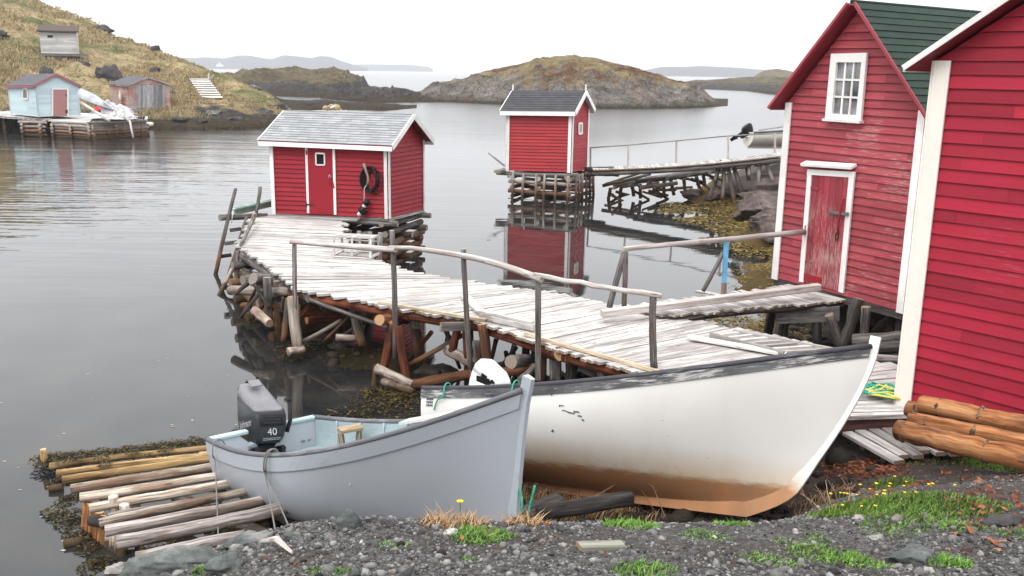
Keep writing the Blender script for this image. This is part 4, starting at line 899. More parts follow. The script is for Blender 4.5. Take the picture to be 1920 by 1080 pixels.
A0, A1, B0_, B1_ = at(1332, 628, ZD + .06), at(1470, 664, ZD + .06), at(1375, 622, ZD + .06), at(1565, 658, ZD + .06)
for a, b_ in ((A0, A1), (B0_, B1_)): d = MB(); d.beam(a, b_, .05, .08); d.build('side_rail', M_trap, ll_)
for k in range(7):
    f = .06 + k * .145; d = MB(); d.beam(A0.lerp(A1, f), B0_.lerp(B1_, f), .06, .04); d.build('rung', M_trap, ll_)
# ---- ramp up to the store door
rampt = thing('ramp', 'narrow plank ramp rising from the wharf to the store door', 'ramp', at(1400, 590, ZD))
L0, L1 = at(1238, 592, ZD + .06), wq(H3, 0, [(1592, 568)])[0] + H3.outs[0] * .06
L1.z = zat(1592, 566, L1.x, L1.y); K0 = at(1180, 577, ZD + .05); K1 = wq(H3, 0, [(1498, 535)])[0] + H3.outs[0] * .05
zr1 = (L1.z + K1.z) / 2; L1 = V((L1.x, L1.y, zr1)); K1 = V((K1.x, K1.y, zr1))
d = MB(); n = 24
for i in range(n):
    f = (i + .5) / n; a, b_ = L0.lerp(L1, f), K0.lerp(K1, f); w = (L1 - L0).length / n * .86; e = (b_ - a).normalized()
    d.beam(a - e * random.uniform(0, .14), b_ + e * random.uniform(0, .2), w, .035, tone=min(1, max(0, random.gauss(.5, .25))), up=(L1 - L0).cross(e))
d.build('ramp_deck', M_deck, rampt)
for f in (.06, .5, .94):
    d = MB(); a, b_ = L0.lerp(K0, f), L1.lerp(K1, f); d.log(a - V((0, 0, .09)), b_ - V((0, 0, .09)), .065); d.build('stringer', M_dark, rampt)
d = MB(); p = L1.lerp(L0, .04); q = L1.lerp(L0, .42); d.beam(p + V((0, -.06, -.2)), q.lerp(K1, .22) + V((0, -.06, -.22)), .05, .26, ch=.008); d.build('side_board', M_grey, rampt)
for a, b_, Y, r_ in (((1448, 582), (1438, 634), 15.6, .075), ((1476, 580), (1466, 640), 15.2, .08), ((1530, 582), (1532, 648), 14.8, .075), ((1555, 590), (1578, 652), 14.6, .075), ((1612, 560), (1582, 655), 14.1, .085), ((1624, 575), (1618, 650), 13.9, .07)):
    pillar((a, b_), Y, r_, r_, M_dark if a[0] != 1612 else M_log, 'post', rampt)
RA, RB = K0.lerp(K1, .0), K1
def kd(px, py):  # depth of the ramp's far edge at an image column
    lo, hi = -.6, 1.2
    for _ in range(40):
        m_ = (lo + hi) / 2
        if proj(K0.lerp(K1, m_))[0] < px: lo = m_
        else: hi = m_
    return K0.lerp(K1, lo).y
Yh0, Yh1 = kd(1172, 575), kd(1362, 552)
d = MB(); d.tube([atY(1168, 467, Yh0), atY(1260, 458, lerp(Yh0, Yh1, .5)), atY(1362, 449, Yh1), atY(1440, 441, kd(1440, 540) - .2), wq(H3, 0, [(1518, 434)])[0] + H3.outs[0] * .1], [.04, .042, .044, .045, .05], 9, None, True, .04); d.build('handrail', M_rail, rampt)
for a, b_, Y, r_, mt in (((1173, 470), (1170, 577), Yh0, .045, M_postg), ((1170, 472), (1142, 576), Yh0 + .02, .05, M_postg), ((1356, 474), (1318, 546), Yh1 + .05, .035, M_postg)):
    pillar((a, b_), Y, r_, r_, mt, 'rail_post', rampt)
d = MB(); d.beam(atY(1358, 530, Yh1), atY(1362, 449, Yh1), .075, .05, up=(0, -1, 0)); d.build('rail_post', plain('sky_blue_paint', (.11, .33, .55), .6, var=.25, sc=5), rampt, label='rail post painted sky blue')
d = MB(); d.beam(atY(1357, 552, Yh1), atY(1358, 530, Yh1), .085, .05, up=(0, -1, 0)); d.build('post_foot', M_postg, rampt)
d = MB(); d.beam(atY(1514, 422, kd(1500, 530) - .1), atY(1513, 444, kd(1500, 530) - .1), .09, .04, up=(0, -1, 0)); d.build('cleat', M_rail, rampt)
# planks behind: loose bits by the ramp foot
d = MB(); d.beam(at(1308, 546, ZD + .08), at(1360, 556, ZD + .12), .14, .03); solo(d, 'plank', M_deck, 'short loose board at the back edge of the ramp', 'board')
# ---- logs behind the deck under the stores
for a, b_, Y, r_ in (((1600, 640), (1700, 632), (13.6, 13.2), .1), ((1605, 655), (1700, 650), (13.2, 12.9), .1), ((1560, 660), (1700, 676), (12.7, 12.3), .06)):
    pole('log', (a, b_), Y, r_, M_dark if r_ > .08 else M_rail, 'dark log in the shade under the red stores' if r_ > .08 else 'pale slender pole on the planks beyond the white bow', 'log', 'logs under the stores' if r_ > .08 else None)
# ================================================================ boats
random.seed(31)
def hullpt(q, t, v, side):
    D = q['D']; zs = D * (1 + q['shb'] * t ** 2.2 + q['shs'] * (1 - t) ** 2); zk = q['rk'] * (1 - t) ** 2; tm = .42
    if t < tm: b = q['Bt'] + (q['B'] - q['Bt']) * math.sin(math.pi / 2 * t / tm)
    else: b = q['B'] * max(0, 1 - ((t - tm) / (1 - tm)) ** q['pw']) ** .85
    Xs = q['L'] - q['rake'] * (1 - v) ** q['rc'] - q.get('ff', 0) * max(0, 1 - v / .16) ** 2; m_ = min(1, max(0, (t - .45) / .55))
    sec = (1 - (1 - v) ** q.get('fp', 2.1)) ** q.get('fe', .62) * (1 - m_) + (v ** .85) * m_
    return V((t * Xs, side * b * sec, zk + (zs - zk) * v))
def pose(q):
    return Matrix.Translation((q['X'], q['Y'], q['Z'])) @ Matrix.Rotation(-q['a'], 4, 'Z') @ Matrix.Rotation(-q['pit'], 4, 'Y') @ Matrix.Rotation(q['heel'], 4, 'X')
def boat(root, q, MT, nt_=36, nv=14, thick=.035, floor_v=.18, band=.13, band_off=.018, cap_r=.035, thwarts=(.3, .58), notch=True, bandmat='band', stem=True, transom_in=True):
    M4 = pose(q); w = lambda p: M4 @ V(p)
    gi = lambda t, v, s, off: hullpt(q, t, v, s) - V((0, s * off, 0))
    # outer skin
    d = MB()
    for s in (-1, 1):
        g = [[None] * (nv + 1) for _ in range(nt_ + 1)]
        for i in range(nt_ + 1):
            for j in range(nv + 1):
                t = 1 - (1 - i / nt_) ** 1.25; v = (j / nv) ** 1.2; p = hullpt(q, t, v, s)
                g[i][j] = d.vt(w(p), (p.x, s * v * 1.4, p.z))
        for i in range(nt_):
            for j in range(nv):
                f = (g[i][j], g[i + 1][j], g[i + 1][j + 1], g[i][j + 1]); d.fc(f if s < 0 else f[::-1], .5, 0, True)
    # transom, with an inner face and a motor notch
    ys = [-1, -.75, -.5, -.25, 0, .25, .5, .75, 1]
    zs0 = hullpt(q, 0, 1, 1).z; nz = lambda f: zs0 - (.16 if notch and abs(f) < .36 else 0)
    for xo, flip in ((0, 0), (.05, 1)):
        for s in (-1, 1):
            ring = [hullpt(q, 0, (j / nv) ** 1.2, s) for j in range(nv + 1)]; last = None
            for j in range(nv):
                a, b_ = ring[j], ring[j + 1]; ids = []
                for p, cl in ((a, 0), (a, 1), (b_, 1), (b_, 0)):
                    pass
                for k in range(4):
                    f0, f1 = k / 4, (k + 1) / 4
                    P = [V((xo, a.y * f0, min(a.z, nz(f0 + .1)))), V((xo, a.y * f1, min(a.z, nz(f1 - .1)))), V((xo, b_.y * f1, min(b_.z, nz(f1 - .1)))), V((xo, b_.y * f0, min(b_.z, nz(f0 + .1))))]
                    if (P[3] - P[0]).length < 1e-4 and (P[2] - P[1]).length < 1e-4: continue
                    d.fc([d.vt(w(p), (p.x, p.y, p.z)) for p in P], .5, 0)
    hull = d.build('hull', MT['hull'], root)
    # inner skin and floor
    d = MB(); n2 = 8
    for s in (-1, 1):
        g = []
        for i in range(nt_ + 1):
            t = .012 + .975 * i / nt_; row = []
            for j in range(n2 + 1):
                v = floor_v + (1 - floor_v) * j / n2; p = gi(t, v, s, thick)
                if p.y * s < .004: p.y = s * .004
                row.append(d.vt(w(p), (p.x, p.z, s)))
            g.append(row)
        for i in range(nt_):
            for j in range(n2):
                f = (g[i][j], g[i][j + 1], g[i + 1][j + 1], g[i + 1][j]); d.fc(f if s < 0 else f[::-1], .5, 0, True)
    for i in range(nt_):
        t0, t1 = .012 + .975 * i / nt_, .012 + .975 * (i + 1) / nt_
        P = [gi(t0, floor_v, -1, thick), gi(t0, floor_v, 1, thick), gi(t1, floor_v, 1, thick), gi(t1, floor_v, -1, thick)]
        d.fc([d.vt(w(p), (p.x, p.y, 0)) for p in P], .4, 0)
    d.build('lining', MT['inner'], root)
    # ribs
    for k in range(9):
        t = .1 + k * .09
        for s in (-1, 1): d = MB(); d.tube([w(gi(t, floor_v + (1 - floor_v) * j / 6, s, thick + .012)) for j in range(7)], .014, 5); d.build('rib', MT['inner'], root)
    # sheer strake and gunwale cap
    if band:
        for s in (-1, 1):
            d = MB(); rows = []
            for i in range(nt_ + 1):
                t = i / nt_ * .992; H_ = hullpt(q, t, 1, s).z - hullpt(q, t, 0, s).z; v0 = 1 - band / H_
                a, b_ = hullpt(q, t, v0, s), hullpt(q, t, 1, s); o_ = V((0, s * band_off, 0))
                P = [a, a + o_, b_ + o_ * 1.1, b_]; rows.append([d.vt(w(p), (p.x, j * band / 2, s * 7)) for j, p in enumerate(P)])
            for i in range(nt_):
                for j in range(3):
                    f = (rows[i][j], rows[i + 1][j], rows[i + 1][j + 1], rows[i][j + 1]); d.fc(f if s < 0 else f[::-1], .5, 0, False)
            d.build('sheer_strake', MT[bandmat], root)
    for s in (-1, 1):
        d = MB(); pts = [w(hullpt(q, i / nt_ * .99, 1, s) + V((0, s * (band_off * .3) - s * thick * .4, cap_r * .35))) for i in range(nt_ + 1)]
        d.tube(pts, cap_r, 10, .5, flat=.8); d.build('gunwale', MT['cap'], root)
    d = MB(); zt = hullpt(q, 0, 1, 1); b0_ = zt.y
    if notch:
        for s in (-1, 1): d.beam(w((.025, s * b0_ * .99, zs0 + .01)), w((.025, s * b0_ * .32, zs0 + .01)), .09, .045, ch=.01)
        d.beam(w((.025, -b0_ * .34, zs0 - .15)), w((.025, b0_ * .34, zs0 - .15)), .09, .03)
    else: d.beam(w((.025, b0_, zs0 + .01)), w((.025, -b0_, zs0 + .01)), .09, .045, ch=.01)
    d.build('transom_cap', MT['trim'], root)
    for t in thwarts:
        d = MB(); a, b_ = gi(t, .68, -1, thick), gi(t, .68, 1, thick); d.beam(w(a), w(b_), .24, .035, up=M4.to_3x3() @ V((0, 0, 1)), ch=.006); d.build('thwart', MT['inner'], root)
    d = MB()
    for i in range(5): d.beam(w(gi(.02, .58, -1, thick).lerp(gi(.02, .58, 1, thick), .1 + i * .2) + V((.1, 0, 0))), w(gi(.02, .58, -1, thick).lerp(gi(.02, .58, 1, thick), .1 + i * .2) + V((.42, 0, 0))), .2, .025)
    d.build('stern_seat', MT['inner'], root)
    if stem:
        path = [hullpt(q, i / 24, 0, 1) for i in range(24)] + [hullpt(q, 1, (j / 20) ** 1.4, 1) for j in range(21)]
        tang = [(path[min(i + 1, len(path) - 1)] - path[max(i - 1, 0)]).normalized() for i in range(len(path))]
        tang = [tang[0]] + [(tang[i - 1] + tang[i] * 2 + tang[i + 1]).normalized() for i in range(1, len(path) - 1)] + [tang[-1]]
        path[-1] = path[-1] + tang[-1] * .10
        def strip(a, b_, nm, mt):
            d = MB(); prev = None
            for i in range(a, b_ + 1):
                p, t2 = path[i], tang[i]; nn = V((t2.z, 0, -t2.x)); o_ = lerp(.07, .02, min(1, max(0, i - 24) / 9))
                row = [d.vt(w(p + nn * k + V((0, y, 0))), (p.x, y, p.z)) for k, y in ((-.075, -.036), (o_, -.022), (o_, .022), (-.075, .036))]
                if prev:
                    for k in range(4): d.fc((prev[k], prev[(k + 1) % 4], row[(k + 1) % 4], row[k]), .6, 0)
                else: d.fc(row[::-1], .6, 0)
                prev = row
            d.fc(prev, .6, 0); d.build(nm, mt, root)
        strip(24, len(path) - 1, 'stem_post', MT['stem']); d = None
        strip(0, 24, 'keel', MT['keel'])
    return M4
def hullmat(name, col, low, zline, soft, lowmix, stain, dirtc, rough=.42, lowfade=.25):
    m, nt, b = newmat(name); lc, tone, pos = lcpos(nt); sx = nd(nt, 'SeparateXYZ', {0: lc}); zl = sx.outputs[2]; x = sx.outputs[0]
    n = noi(nt, pos, 1.3, 4); f = noi(nt, vmul(nt, pos, (6, 6, 30)), 1, 5, .65); st = noi(nt, vmul(nt, pos, (4, 4, .5)), 1, 4)
    c = mix(nt, rng(nt, n, .35, .7, 0, .5), col, tuple(v_ * .88 for v_ in col))
    c = mix(nt, mth(nt, 'MULTIPLY', rng(nt, zl, zline + lowfade, zline), rng(nt, st, .3, .7, .35, .9)), c, stain)
    c = mix(nt, rng(nt, st, .58, .75, 0, .22), c, dirtc)
    sc = noi(nt, vmul(nt, pos, (9, 9, 26)), 1, 3, .7); patch = noi(nt, pos, .9, 2)
    c = mix(nt, mth(nt, 'MULTIPLY', rng(nt, sc, .70, .73), rng(nt, patch, .50, .60)), c, (.08, .075, .07))
    zz = mth(nt, 'ADD', zl, mth(nt, 'MULTIPLY', mth(nt, 'SUBTRACT', f, .5), soft * 2))
    c = mix(nt, mth(nt, 'MULTIPLY', rng(nt, zz, zline + soft * .5, zline - soft * .5), lowmix), c, mix(nt, st, tuple(v_ * .55 for v_ in low), tuple(min(1, v_ * 1.45) for v_ in low)))
    setc(nt, b, c); b.inputs['Roughness'].default_value = rough; bump(nt, b, mth(nt, 'ADD', n, mth(nt, 'MULTIPLY', f, .1)), .12, .02); return m
M_hw = hullmat('white_boat_paint', (.68, .665, .635), (.30, .13, .048), .26, .065, .90, (.54, .39, .22), (.55, .51, .45), lowfade=.30)
M_hb = hullmat('blue_grey_boat_paint', (.365, .39, .425), (.36, .31, .22), .035, .07, .8, (.40, .40, .37), (.29, .315, .345), lowfade=.14)
M_hbs = paint('blue_grey_strake', (.345, .38, .412), (.39, .425, .455), .5, (.24, .24, .24), .35, .64)
M_capb = paint('dark_grey_rub_rail', (.085, .085, .095), (.15, .15, .165), .6, (.30, .30, .31), .5, .60, grain=(2, 30, 30))
M_peelblk = paint('peeling_black_rail', (.030, .030, .034), (.15, .15, .155), .9, (.50, .49, .47), .85, .585, grain=(2.5, 14, 14), tvar=.1)
M_capw = paint('navy_black_cap', (.022, .022, .028), (.10, .10, .11), .4, (.4, .4, .4), .35, .64)
M_inb = paint('pale_blue_boat_lining', (.30, .39, .415), (.37, .45, .47), .6, (.26, .26, .25), .5, .58, dirt=(.2, .23, .22))
M_inw = paint('white_boat_lining', (.62, .61, .58), (.54, .53, .5), .5, (.3, .3, .28), .4, .6)
M_stemb = paint('pale_stem_paint', (.34, .375, .41), (.41, .44, .46), .5, (.18, .17, .17), .6, .60)
M_stemw = paint('white_stem_paint', (.70, .69, .675), (.62, .60, .58), .4, (.3, .28, .25), .3, .66)
M_stemh = hullmat('white_stem_brown_foot', (.70, .69, .675), (.40, .19, .08), .25, .08, .93, (.56, .42, .26), (.58, .55, .5), lowfade=.2)
M_keelw = hullmat('brown_keel_paint', (.68, .665, .635), (.38, .17, .07), .27, .08, .93, (.52, .38, .24), (.55, .5, .45))
QB = dict(fp=3.2, fe=.50, L=4.5912, D=.7788, B=.9231, Bt=.7115, rake=.3687, shb=1.0824, shs=.0726, rk=.027, pw=2.0396, rc=.8091, a=.785, pit=.1849, heel=-.0616, X=-2.8911, Y=10.378, Z=-.0404)
QW = dict(ff=.30, L=4.91, D=.9909, B=.8897, Bt=.6605, rake=.90, shb=.7025, shs=-.0255, rk=.0767, pw=2.5747, rc=1.3864, a=.5221, pit=.1403, heel=-.4195, X=-.7916, Y=10.4989, Z=.2138)
bb = thing('rowing_boat', 'blue grey open wooden boat with dark outboard hauled out on the log slip', 'boat', (QB['X'], QB['Y'], QB['Z']))
MBl = boat(bb, QB, dict(hull=M_hb, inner=M_inb, cap=M_capb, band=M_hbs, trim=M_inb, stem=M_stemb, keel=M_hb), band=.15, floor_v=.58, thwarts=(.62,))
wb = thing('rowing_boat', 'large white wooden boat with rusty brown bottom and peeling black rail', 'boat', (QW['X'], QW['Y'], QW['Z']))
MWh = boat(wb, QW, dict(hull=M_hw, inner=M_inw, cap=M_capw, band=M_peelblk, trim=M_inw, stem=M_stemh, keel=M_keelw), band=.10, cap_r=.036)
d = MB(); w = lambda p: MWh @ V(p)
# small lettered plate near the stern of the white boat
def onhull(q, M4, px, py, s=-1):
    best = None
    for i in range(101):
        for j in range(41):
            t, v = i / 100, .2 + j / 40 * .8; P = M4 @ hullpt(q, t, v, s); u = proj(P); e = (u[0] - px) ** 2 + (u[1] - py) ** 2
            if best is None or e < best[0]: best = (e, t, v)
    e, t, v = best; P = M4 @ hullpt(q, t, v, s); tx = (M4 @ hullpt(q, min(1, t + .02), v, s) - P).normalized(); ty = (M4 @ hullpt(q, t, min(1, v + .05), s) - P).normalized(); n = tx.cross(ty).normalized()
    if n.y > 0: n = -n
    return P, tx, ty, n
M_ink = plain('faded_black_ink', (.07, .07, .075), .7)
P, tx, ty, n = onhull(QW, MWh, 804, 757); d = MB()
for r_ in range(3):
    for k in range(4):
        a = P + tx * (-.05 + k * .028) + ty * (.035 - r_ * .035) + n * .008; d.quad(a, a + tx * .020, a + tx * .020 + ty * .024, a + ty * .024)
d.build('lettering', M_ink, wb)
d = MB()
for (x, y, l, a_) in ((1068, 771, .16, -.25), (1050, 762, .06, -.1), (1085, 778, .05, -.3), (1078, 772, .07, -.2), (1039, 807, .03, 1.4), (1039, 741, .03, 1.2), (1090, 787, .03, -.2)):
    P, tx, ty, n = onhull(QW, MWh, x, y); e = (tx * math.cos(a_) + ty * math.sin(a_)); g = e.cross(n)
    pts = [P + n * .006 + e * l * (f - .5) + g * random.uniform(-.006, .006) for f in (0, .25, .5, .75, 1)]
    for i in range(4): wd = .005 + .007 * random.random(); d.quad(pts[i] - g * wd, pts[i + 1] - g * wd * .7, pts[i + 1] + g * wd * .7, pts[i] + g * wd)
d.build('scuff_marks', M_ink, wb)
# ---- outboards
def rrect(a, b_, r, n=5):
    P = []
    for cx, cy, a0 in ((a - r, b_ - r, 0), (-a + r, b_ - r, 90), (-a + r, -b_ + r, 180), (a - r, -b_ + r, 270)):
        for k in range(n): an = R(a0 + 90 * k / (n - 1)); P.append((cx + r * math.cos(an), cy + r * math.sin(an)))
    return P
def loft(d, secs, T, mi=0, tone=.5):
    "secs: (z, half length, half width, corner radius, x shift); x is forward"
    prev = None
    for z, a, b_, r_, xs, *tl in secs:
        k_ = tl[0] if tl else 0
        ring = [d.vt(T @ V((x + xs, y, z + k_ * x)), (x, y, z)) for x, y in rrect(a, b_, r_)]
        if prev:
            for i in range(len(ring)): d.fc((prev[i], prev[(i + 1) % len(ring)], ring[(i + 1) % len(ring)], ring[i]), tone, mi, True)
        else: d.fc(ring[::-1], tone, mi)
        prev = ring
    d.fc(prev, tone, mi)
def text(name, body, T, size, mt, parent, ext=.001):
    cu = bpy.data.curves.new(name, 'FONT'); cu.body = body; cu.size = size; cu.extrude = ext; cu.align_x = 'CENTER'; cu.align_y = 'CENTER'
    to = bpy.data.objects.new(name, cu); COL.objects.link(to); dg = bpy.context.evaluated_depsgraph_get(); me = bpy.data.meshes.new_from_object(to.evaluated_get(dg)); bpy.data.objects.remove(to)
    me.transform(Matrix.Translation(-ROOT.get(parent.name, V((0, 0, 0)))) @ T); me.materials.clear(); me.materials.append(mt); o = bpy.data.objects.new(name, me); COL.objects.link(o); o.parent = parent; ROOT[o.name] = ROOT.get(parent.name, V((0, 0, 0))); return o
M_cowl = plain('charcoal_cowl', (.028, .029, .034), .32, var=.2, sc=3)
M_cowlt = plain('faded_grey_cowl_top', (.15, .148, .158), .4, var=.15, sc=5)
M_blk = plain('black_plastic', (.012, .012, .013), .4)
M_silvt = plain('silver_lettering', (.34, .34, .35), .4)
M_wcowl = plain('pale_grey_cowl', (.62, .62, .64), .35, var=.1, sc=4)
def outboard(root, base, rot, mats, sc=1., slant=True, leg=True):
    T = Matrix.Translation(base) @ rot @ Matrix.Scale(sc, 4)
    o = MB(); secs = [(0, .20, .12, .05, 0), (.05, .25, .155, .07, 0), (.16, .29, .175, .07, 0), (.30, .30, .18, .07, -.01, -.10), (.44, .29, .172, .07, -.02, -.42)]
    if not slant: secs = secs[:3] + [(.30, .30, .18, .09, -.01), (.42, .285, .172, .09, -.02, -.10)]
    loft(o, secs, T); m_ = o.build('outboard_motor', mats[0], root)
    o = MB(); loft(o, [(.42, .287, .174, .09, -.02, -.10), (.50, .262, .16, .09, -.03, -.16), (.57, .21, .13, .08, -.04, -.20), (.60, .14, .085, .05, -.045, -.22), (.607, .05, .03, .02, -.045, -.22)] if not slant else [(.44, .292, .174, .07, -.02, -.42), (.50, .27, .155, .06, -.04, -.56), (.55, .235, .128, .05, -.065, -.64), (.565, .19, .10, .04, -.075, -.66), (.57, .05, .03, .02, -.075, -.66)], T); o.build('cowl_top', mats[1], m_)
    if leg:
        o = MB(); loft(o, [(0, .16, .10, .04, -.02), (-.10, .10, .07, .03, -.03), (-.45, .085, .05, .03, -.05), (-.5, .16, .09, .03, -.06), (-.52, .12, .03, .02, -.06), (-.85, .09, .022, .02, -.08)], T); o.build('leg', mats[2], m_)
        o = MB(); o.beam(T @ V((.06, -.14, -.12)), T @ V((.22, -.14, -.12)), .04, .2); o.beam(T @ V((.06, .14, -.12)), T @ V((.22, .14, -.12)), .04, .2); o.tube([T @ V((.1, -.2, -.06)), T @ V((.1, .2, -.06))], .02, 8); o.build('clamp', mats[2], m_)
    return m_, T
# dark motor on the blue boat: bow-ward faces to the lower right of the picture
tc_ = MBl @ V((.02, 0, hullpt(QB, 0, 1, 1).z - .12))
rot = Matrix.Rotation(-QB['a'] - R(8), 4, 'Z') @ Matrix.Rotation(R(-24), 4, 'Y') @ Matrix.Rotation(R(-8), 4, 'X')
mo, T = outboard(bb, tc_ + V((-.02, .02, -.085)), rot, (M_cowl, M_cowlt, M_blk), 1.13)
fr_ = Matrix.Translation
face = T @ Matrix.Translation((.292, 0, 0))
o = MB(); loft(o, [(.17, .012, .125, .01, .285), (.175, .016, .13, .012, .284), (.29, .016, .13, .012, .276), (.295, .012, .125, .01, .275)], T); o.build('front_panel', M_blk, mo)
o = MB()
for z in (.20, .23, .26): o.beam(T @ V((.302 - (z - .17) * .08, -.09, z)), T @ V((.302 - (z - .17) * .08, .09, z)), .012, .012)
o.build('louvre', M_cowl, mo)
TX = T @ Matrix.Translation((.284, .0, .105)) @ Matrix.Rotation(R(90), 4, 'Z') @ Matrix.Rotation(R(90), 4, 'X')
text('lettering', '40', TX, .105, M_silvt, mo)
for zz in (.045, .03): o = MB(); o.beam(T @ V((.252 - (.05 - zz) * .8, -.09, zz)), T @ V((.252 - (.05 - zz) * .8, .10, zz)), .004, .006); o.build('trim_stripe', M_silvt, mo)
TX = T @ Matrix.Translation((.0, -.183, .23)) @ Matrix.Rotation(R(90), 4, 'X') @ Matrix.Rotation(R(0), 4, 'Z')
text('lettering', 'Johnson', TX, .115, M_silvt, mo)
o = MB(); o.beam(T @ V((-.20, 0, .715)), T @ V((-.08, 0, .635)), .14, .014, ch=.004); o.build('cowl_latch', M_cowlt, mo)
o = MB(); o.tube([T @ V((.2, .19, .10)), T @ V((.24, .22, .22)), T @ V((.24, .225, .42))], .025, 8); o.tube([T @ V((.24, .225, .42)), T @ V((.24, .225, .45))], .028, 8); o.build('shift_lever', M_blk, mo)
# pale motor on the white boat, only its cowl clears the rail
tw_ = MWh @ V((.04, .22, hullpt(QW, 0, 1, 1).z - .02))
tgt = atY(911, 712, tw_.y + .12)
rot = Matrix.Rotation(-QW['a'] - R(20), 4, 'Z') @ Matrix.Rotation(R(6), 4, 'Y') @ Matrix.Rotation(R(-12), 4, 'X')
mo2, T = outboard(wb, tgt - V((0, 0, .36)), rot, (M_wcowl, M_wcowl, M_blk), .92, False)
o = MB(); o.beam(T @ V((-.12, -.176, .36)), T @ V((.14, -.176, .40)), .014, .10, up=(0, 0, 1)); o.beam(T @ V((.12, -.172, .34)), T @ V((.20, -.165, .45)), .014, .06); o.beam(T @ V((-.05, -.172, .45)), T @ V((.06, -.168, .44)), .012, .05); o.build('torn_decal', M_blk, mo2)
# ---- ropes on the boats
M_grope = plain('grey_rope', (.15, .147, .14), .9); M_green = plain('green_rope', (.03, .30, .20), .8, var=.3, sc=30); M_yellow = plain('yellow_rope', (.62, .52, .12), .8, sc=30)
def rope(name, pts, r, mt, label, group=None, seg=6):
    d = MB(); P = [V(p) for p in pts]; Q = []
    for i in range(len(P) - 1):
        p0, p1, p2, p3 = P[max(i - 1, 0)], P[i], P[i + 1], P[min(i + 2, len(P) - 1)]
        for k in range(6):
            t = k / 6; Q.append(.5 * ((2 * p1) + (p2 - p0) * t + (2 * p0 - 5 * p1 + 4 * p2 - p3) * t * t + (3 * p1 - p0 - 3 * p2 + p3) * t ** 3))
    Q.append(P[-1]); d.tube(Q, r, seg); return solo(d, name, mt, label, 'rope', group)
def gun(q, M4, px, s=-1):
    lo, hi = 0., 1.
    for _ in range(30):
        m_ = (lo + hi) / 2
        if proj(M4 @ hullpt(q, m_, 1, s))[0] < px: lo = m_
        else: hi = m_
    return lo
def over(q, M4, px, drop, out=.05, inn=.12):
    t = gun(q, M4, px); g = lambda v, o_: M4 @ (hullpt(q, t, v, -1) + V((0, -o_, 0)))
    return [M4 @ (hullpt(q, t, .86, -1) + V((0, inn, 0))), M4 @ (hullpt(q, t, 1, -1) + V((0, .05, .06))), M4 @ (hullpt(q, t, 1, -1) + V((0, -.045, .045))), g(.9, out + .02), g(.78, out)]
p_ = over(QB, MBl, 409, 1); a = at(410, 1022, .62); rope('mooring_rope', p_ + [p_[-1].lerp(a, .5), a], .0075, M_grope, 'single grey rope hanging from the blue boat stern corner')
p_ = over(QB, MBl, 507, 1); a = at(521, 1022, .85); rope('mooring_rope', p_ + [p_[-1].lerp(a, .5), a], .0085, M_grope, 'grey rope running straight down the blue boat side to the gravel')
p_ = over(QB, MBl, 511, 1); a = at(549, 1005, .85); rope('mooring_rope', p_ + [p_[-1].lerp(a, .5), a], .0085, M_grope, 'grey rope slanting right beside its twin on the blue boat side')
t_ = gun(QB, MBl, 740); rope('mooring_rope', [MBl @ (hullpt(QB, t_ - .1, 1, 1) + V((0, -.1, -.2))), MBl @ (hullpt(QB, t_ - .1, 1, 1) + V((0, -.02, .05))), MBl @ (hullpt(QB, t_ - .1, 1, 1) + V((0, .05, -.1)))], .013, M_grope, 'short grey rope looped over the far rail of the blue boat')
for px_, ex, lab in ((838, (814, 775), 'green cord tied over the white boat rail near its stern'), (967, (966, 765), 'green cord hanging from the white rail behind the blue bow')):
    p_ = over(QW, MWh, px_, 1, .045, .08)[:4]; P, tx, ty, n = onhull(QW, MWh, ex[0], ex[1] - 6); P2, *_ = onhull(QW, MWh, (px_ + ex[0]) / 2, 750); rope('green_cord', p_ + [P2 + n * .03, P + n * .025], .009, M_green, lab)
a = MBl @ (hullpt(QB, 1, .28, 1)); rope('green_cord', [a + V((.0, .02, .35)), a + V((.05, -.06, .2)), a + V((.03, -.08, .0)), a + V((.10, -.02, -.12)), a + V((.02, -.07, -.16)), a + V((.09, -.09, -.2)), a + V((.04, -.03, -.25)), a + V((.16, .05, .30))], .011, M_green, 'green cord knotted round the foot of the blue stem')
# things in the blue boat
d = MB(); p = MBl @ V((.95, .52, .66)); d.beam(p + V((-.02, -.02, -.12)), p + V((-.05, -.02, .14)), .05, .10); d.beam(p + V((.12, .1, -.12)), p + V((.15, .1, .14)), .05, .10); d.beam(p + V((-.06, -.03, .16)), p + V((.17, .11, .16)), .14, .04)
solo(d, 'wooden_crate', wood('dull_brown_wood', [(0, (.16, .11, .07)), (.5, (.30, .22, .14)), (1, (.44, .35, .24))]), 'small brown wooden stand inside the stern of the blue boat', 'stand')
d = MB(); d.beam(MBl @ (hullpt(QB, .38, 1, 1) + V((0, -.12, .03))), MBl @ (hullpt(QB, .78, 1, 1) + V((0, -.1, .02))), .15, .03, up=(0, -.2, 1)); d.build('side_deck', M_peel, bb)
# ---- rope tangle on the deck
d = MB(); c0 = at(1652, 738, ZD + .03)
def coil(d, c, rx, ry, n, r, seed_):
    random.seed(seed_); P = []
    for i in range(n * 14):
        a_ = i / 14 * 2 * math.pi; k = random.uniform(.55, 1.1) if i % 3 == 0 else 1
        P.append(c + V((math.cos(a_) * rx * (.55 + .45 * math.sin(i * .37)) * k, math.sin(a_) * ry * (.6 + .4 * math.cos(i * .23)) * k, .02 + .05 * random.random())))
    d.tube(P, r, 5)
coil(d, c0, .36, .30, 7, .014, 3); solo(d, 'rope_tangle', M_green, 'tangled green rope on the wharf planks beside the cream corner board', 'rope')
d = MB(); coil(d, c0 + V((.08, -.10, .01)), .34, .24, 5, .013, 8); solo(d, 'rope_tangle', M_yellow, 'tangled yellow rope mixed with the green rope', 'rope')
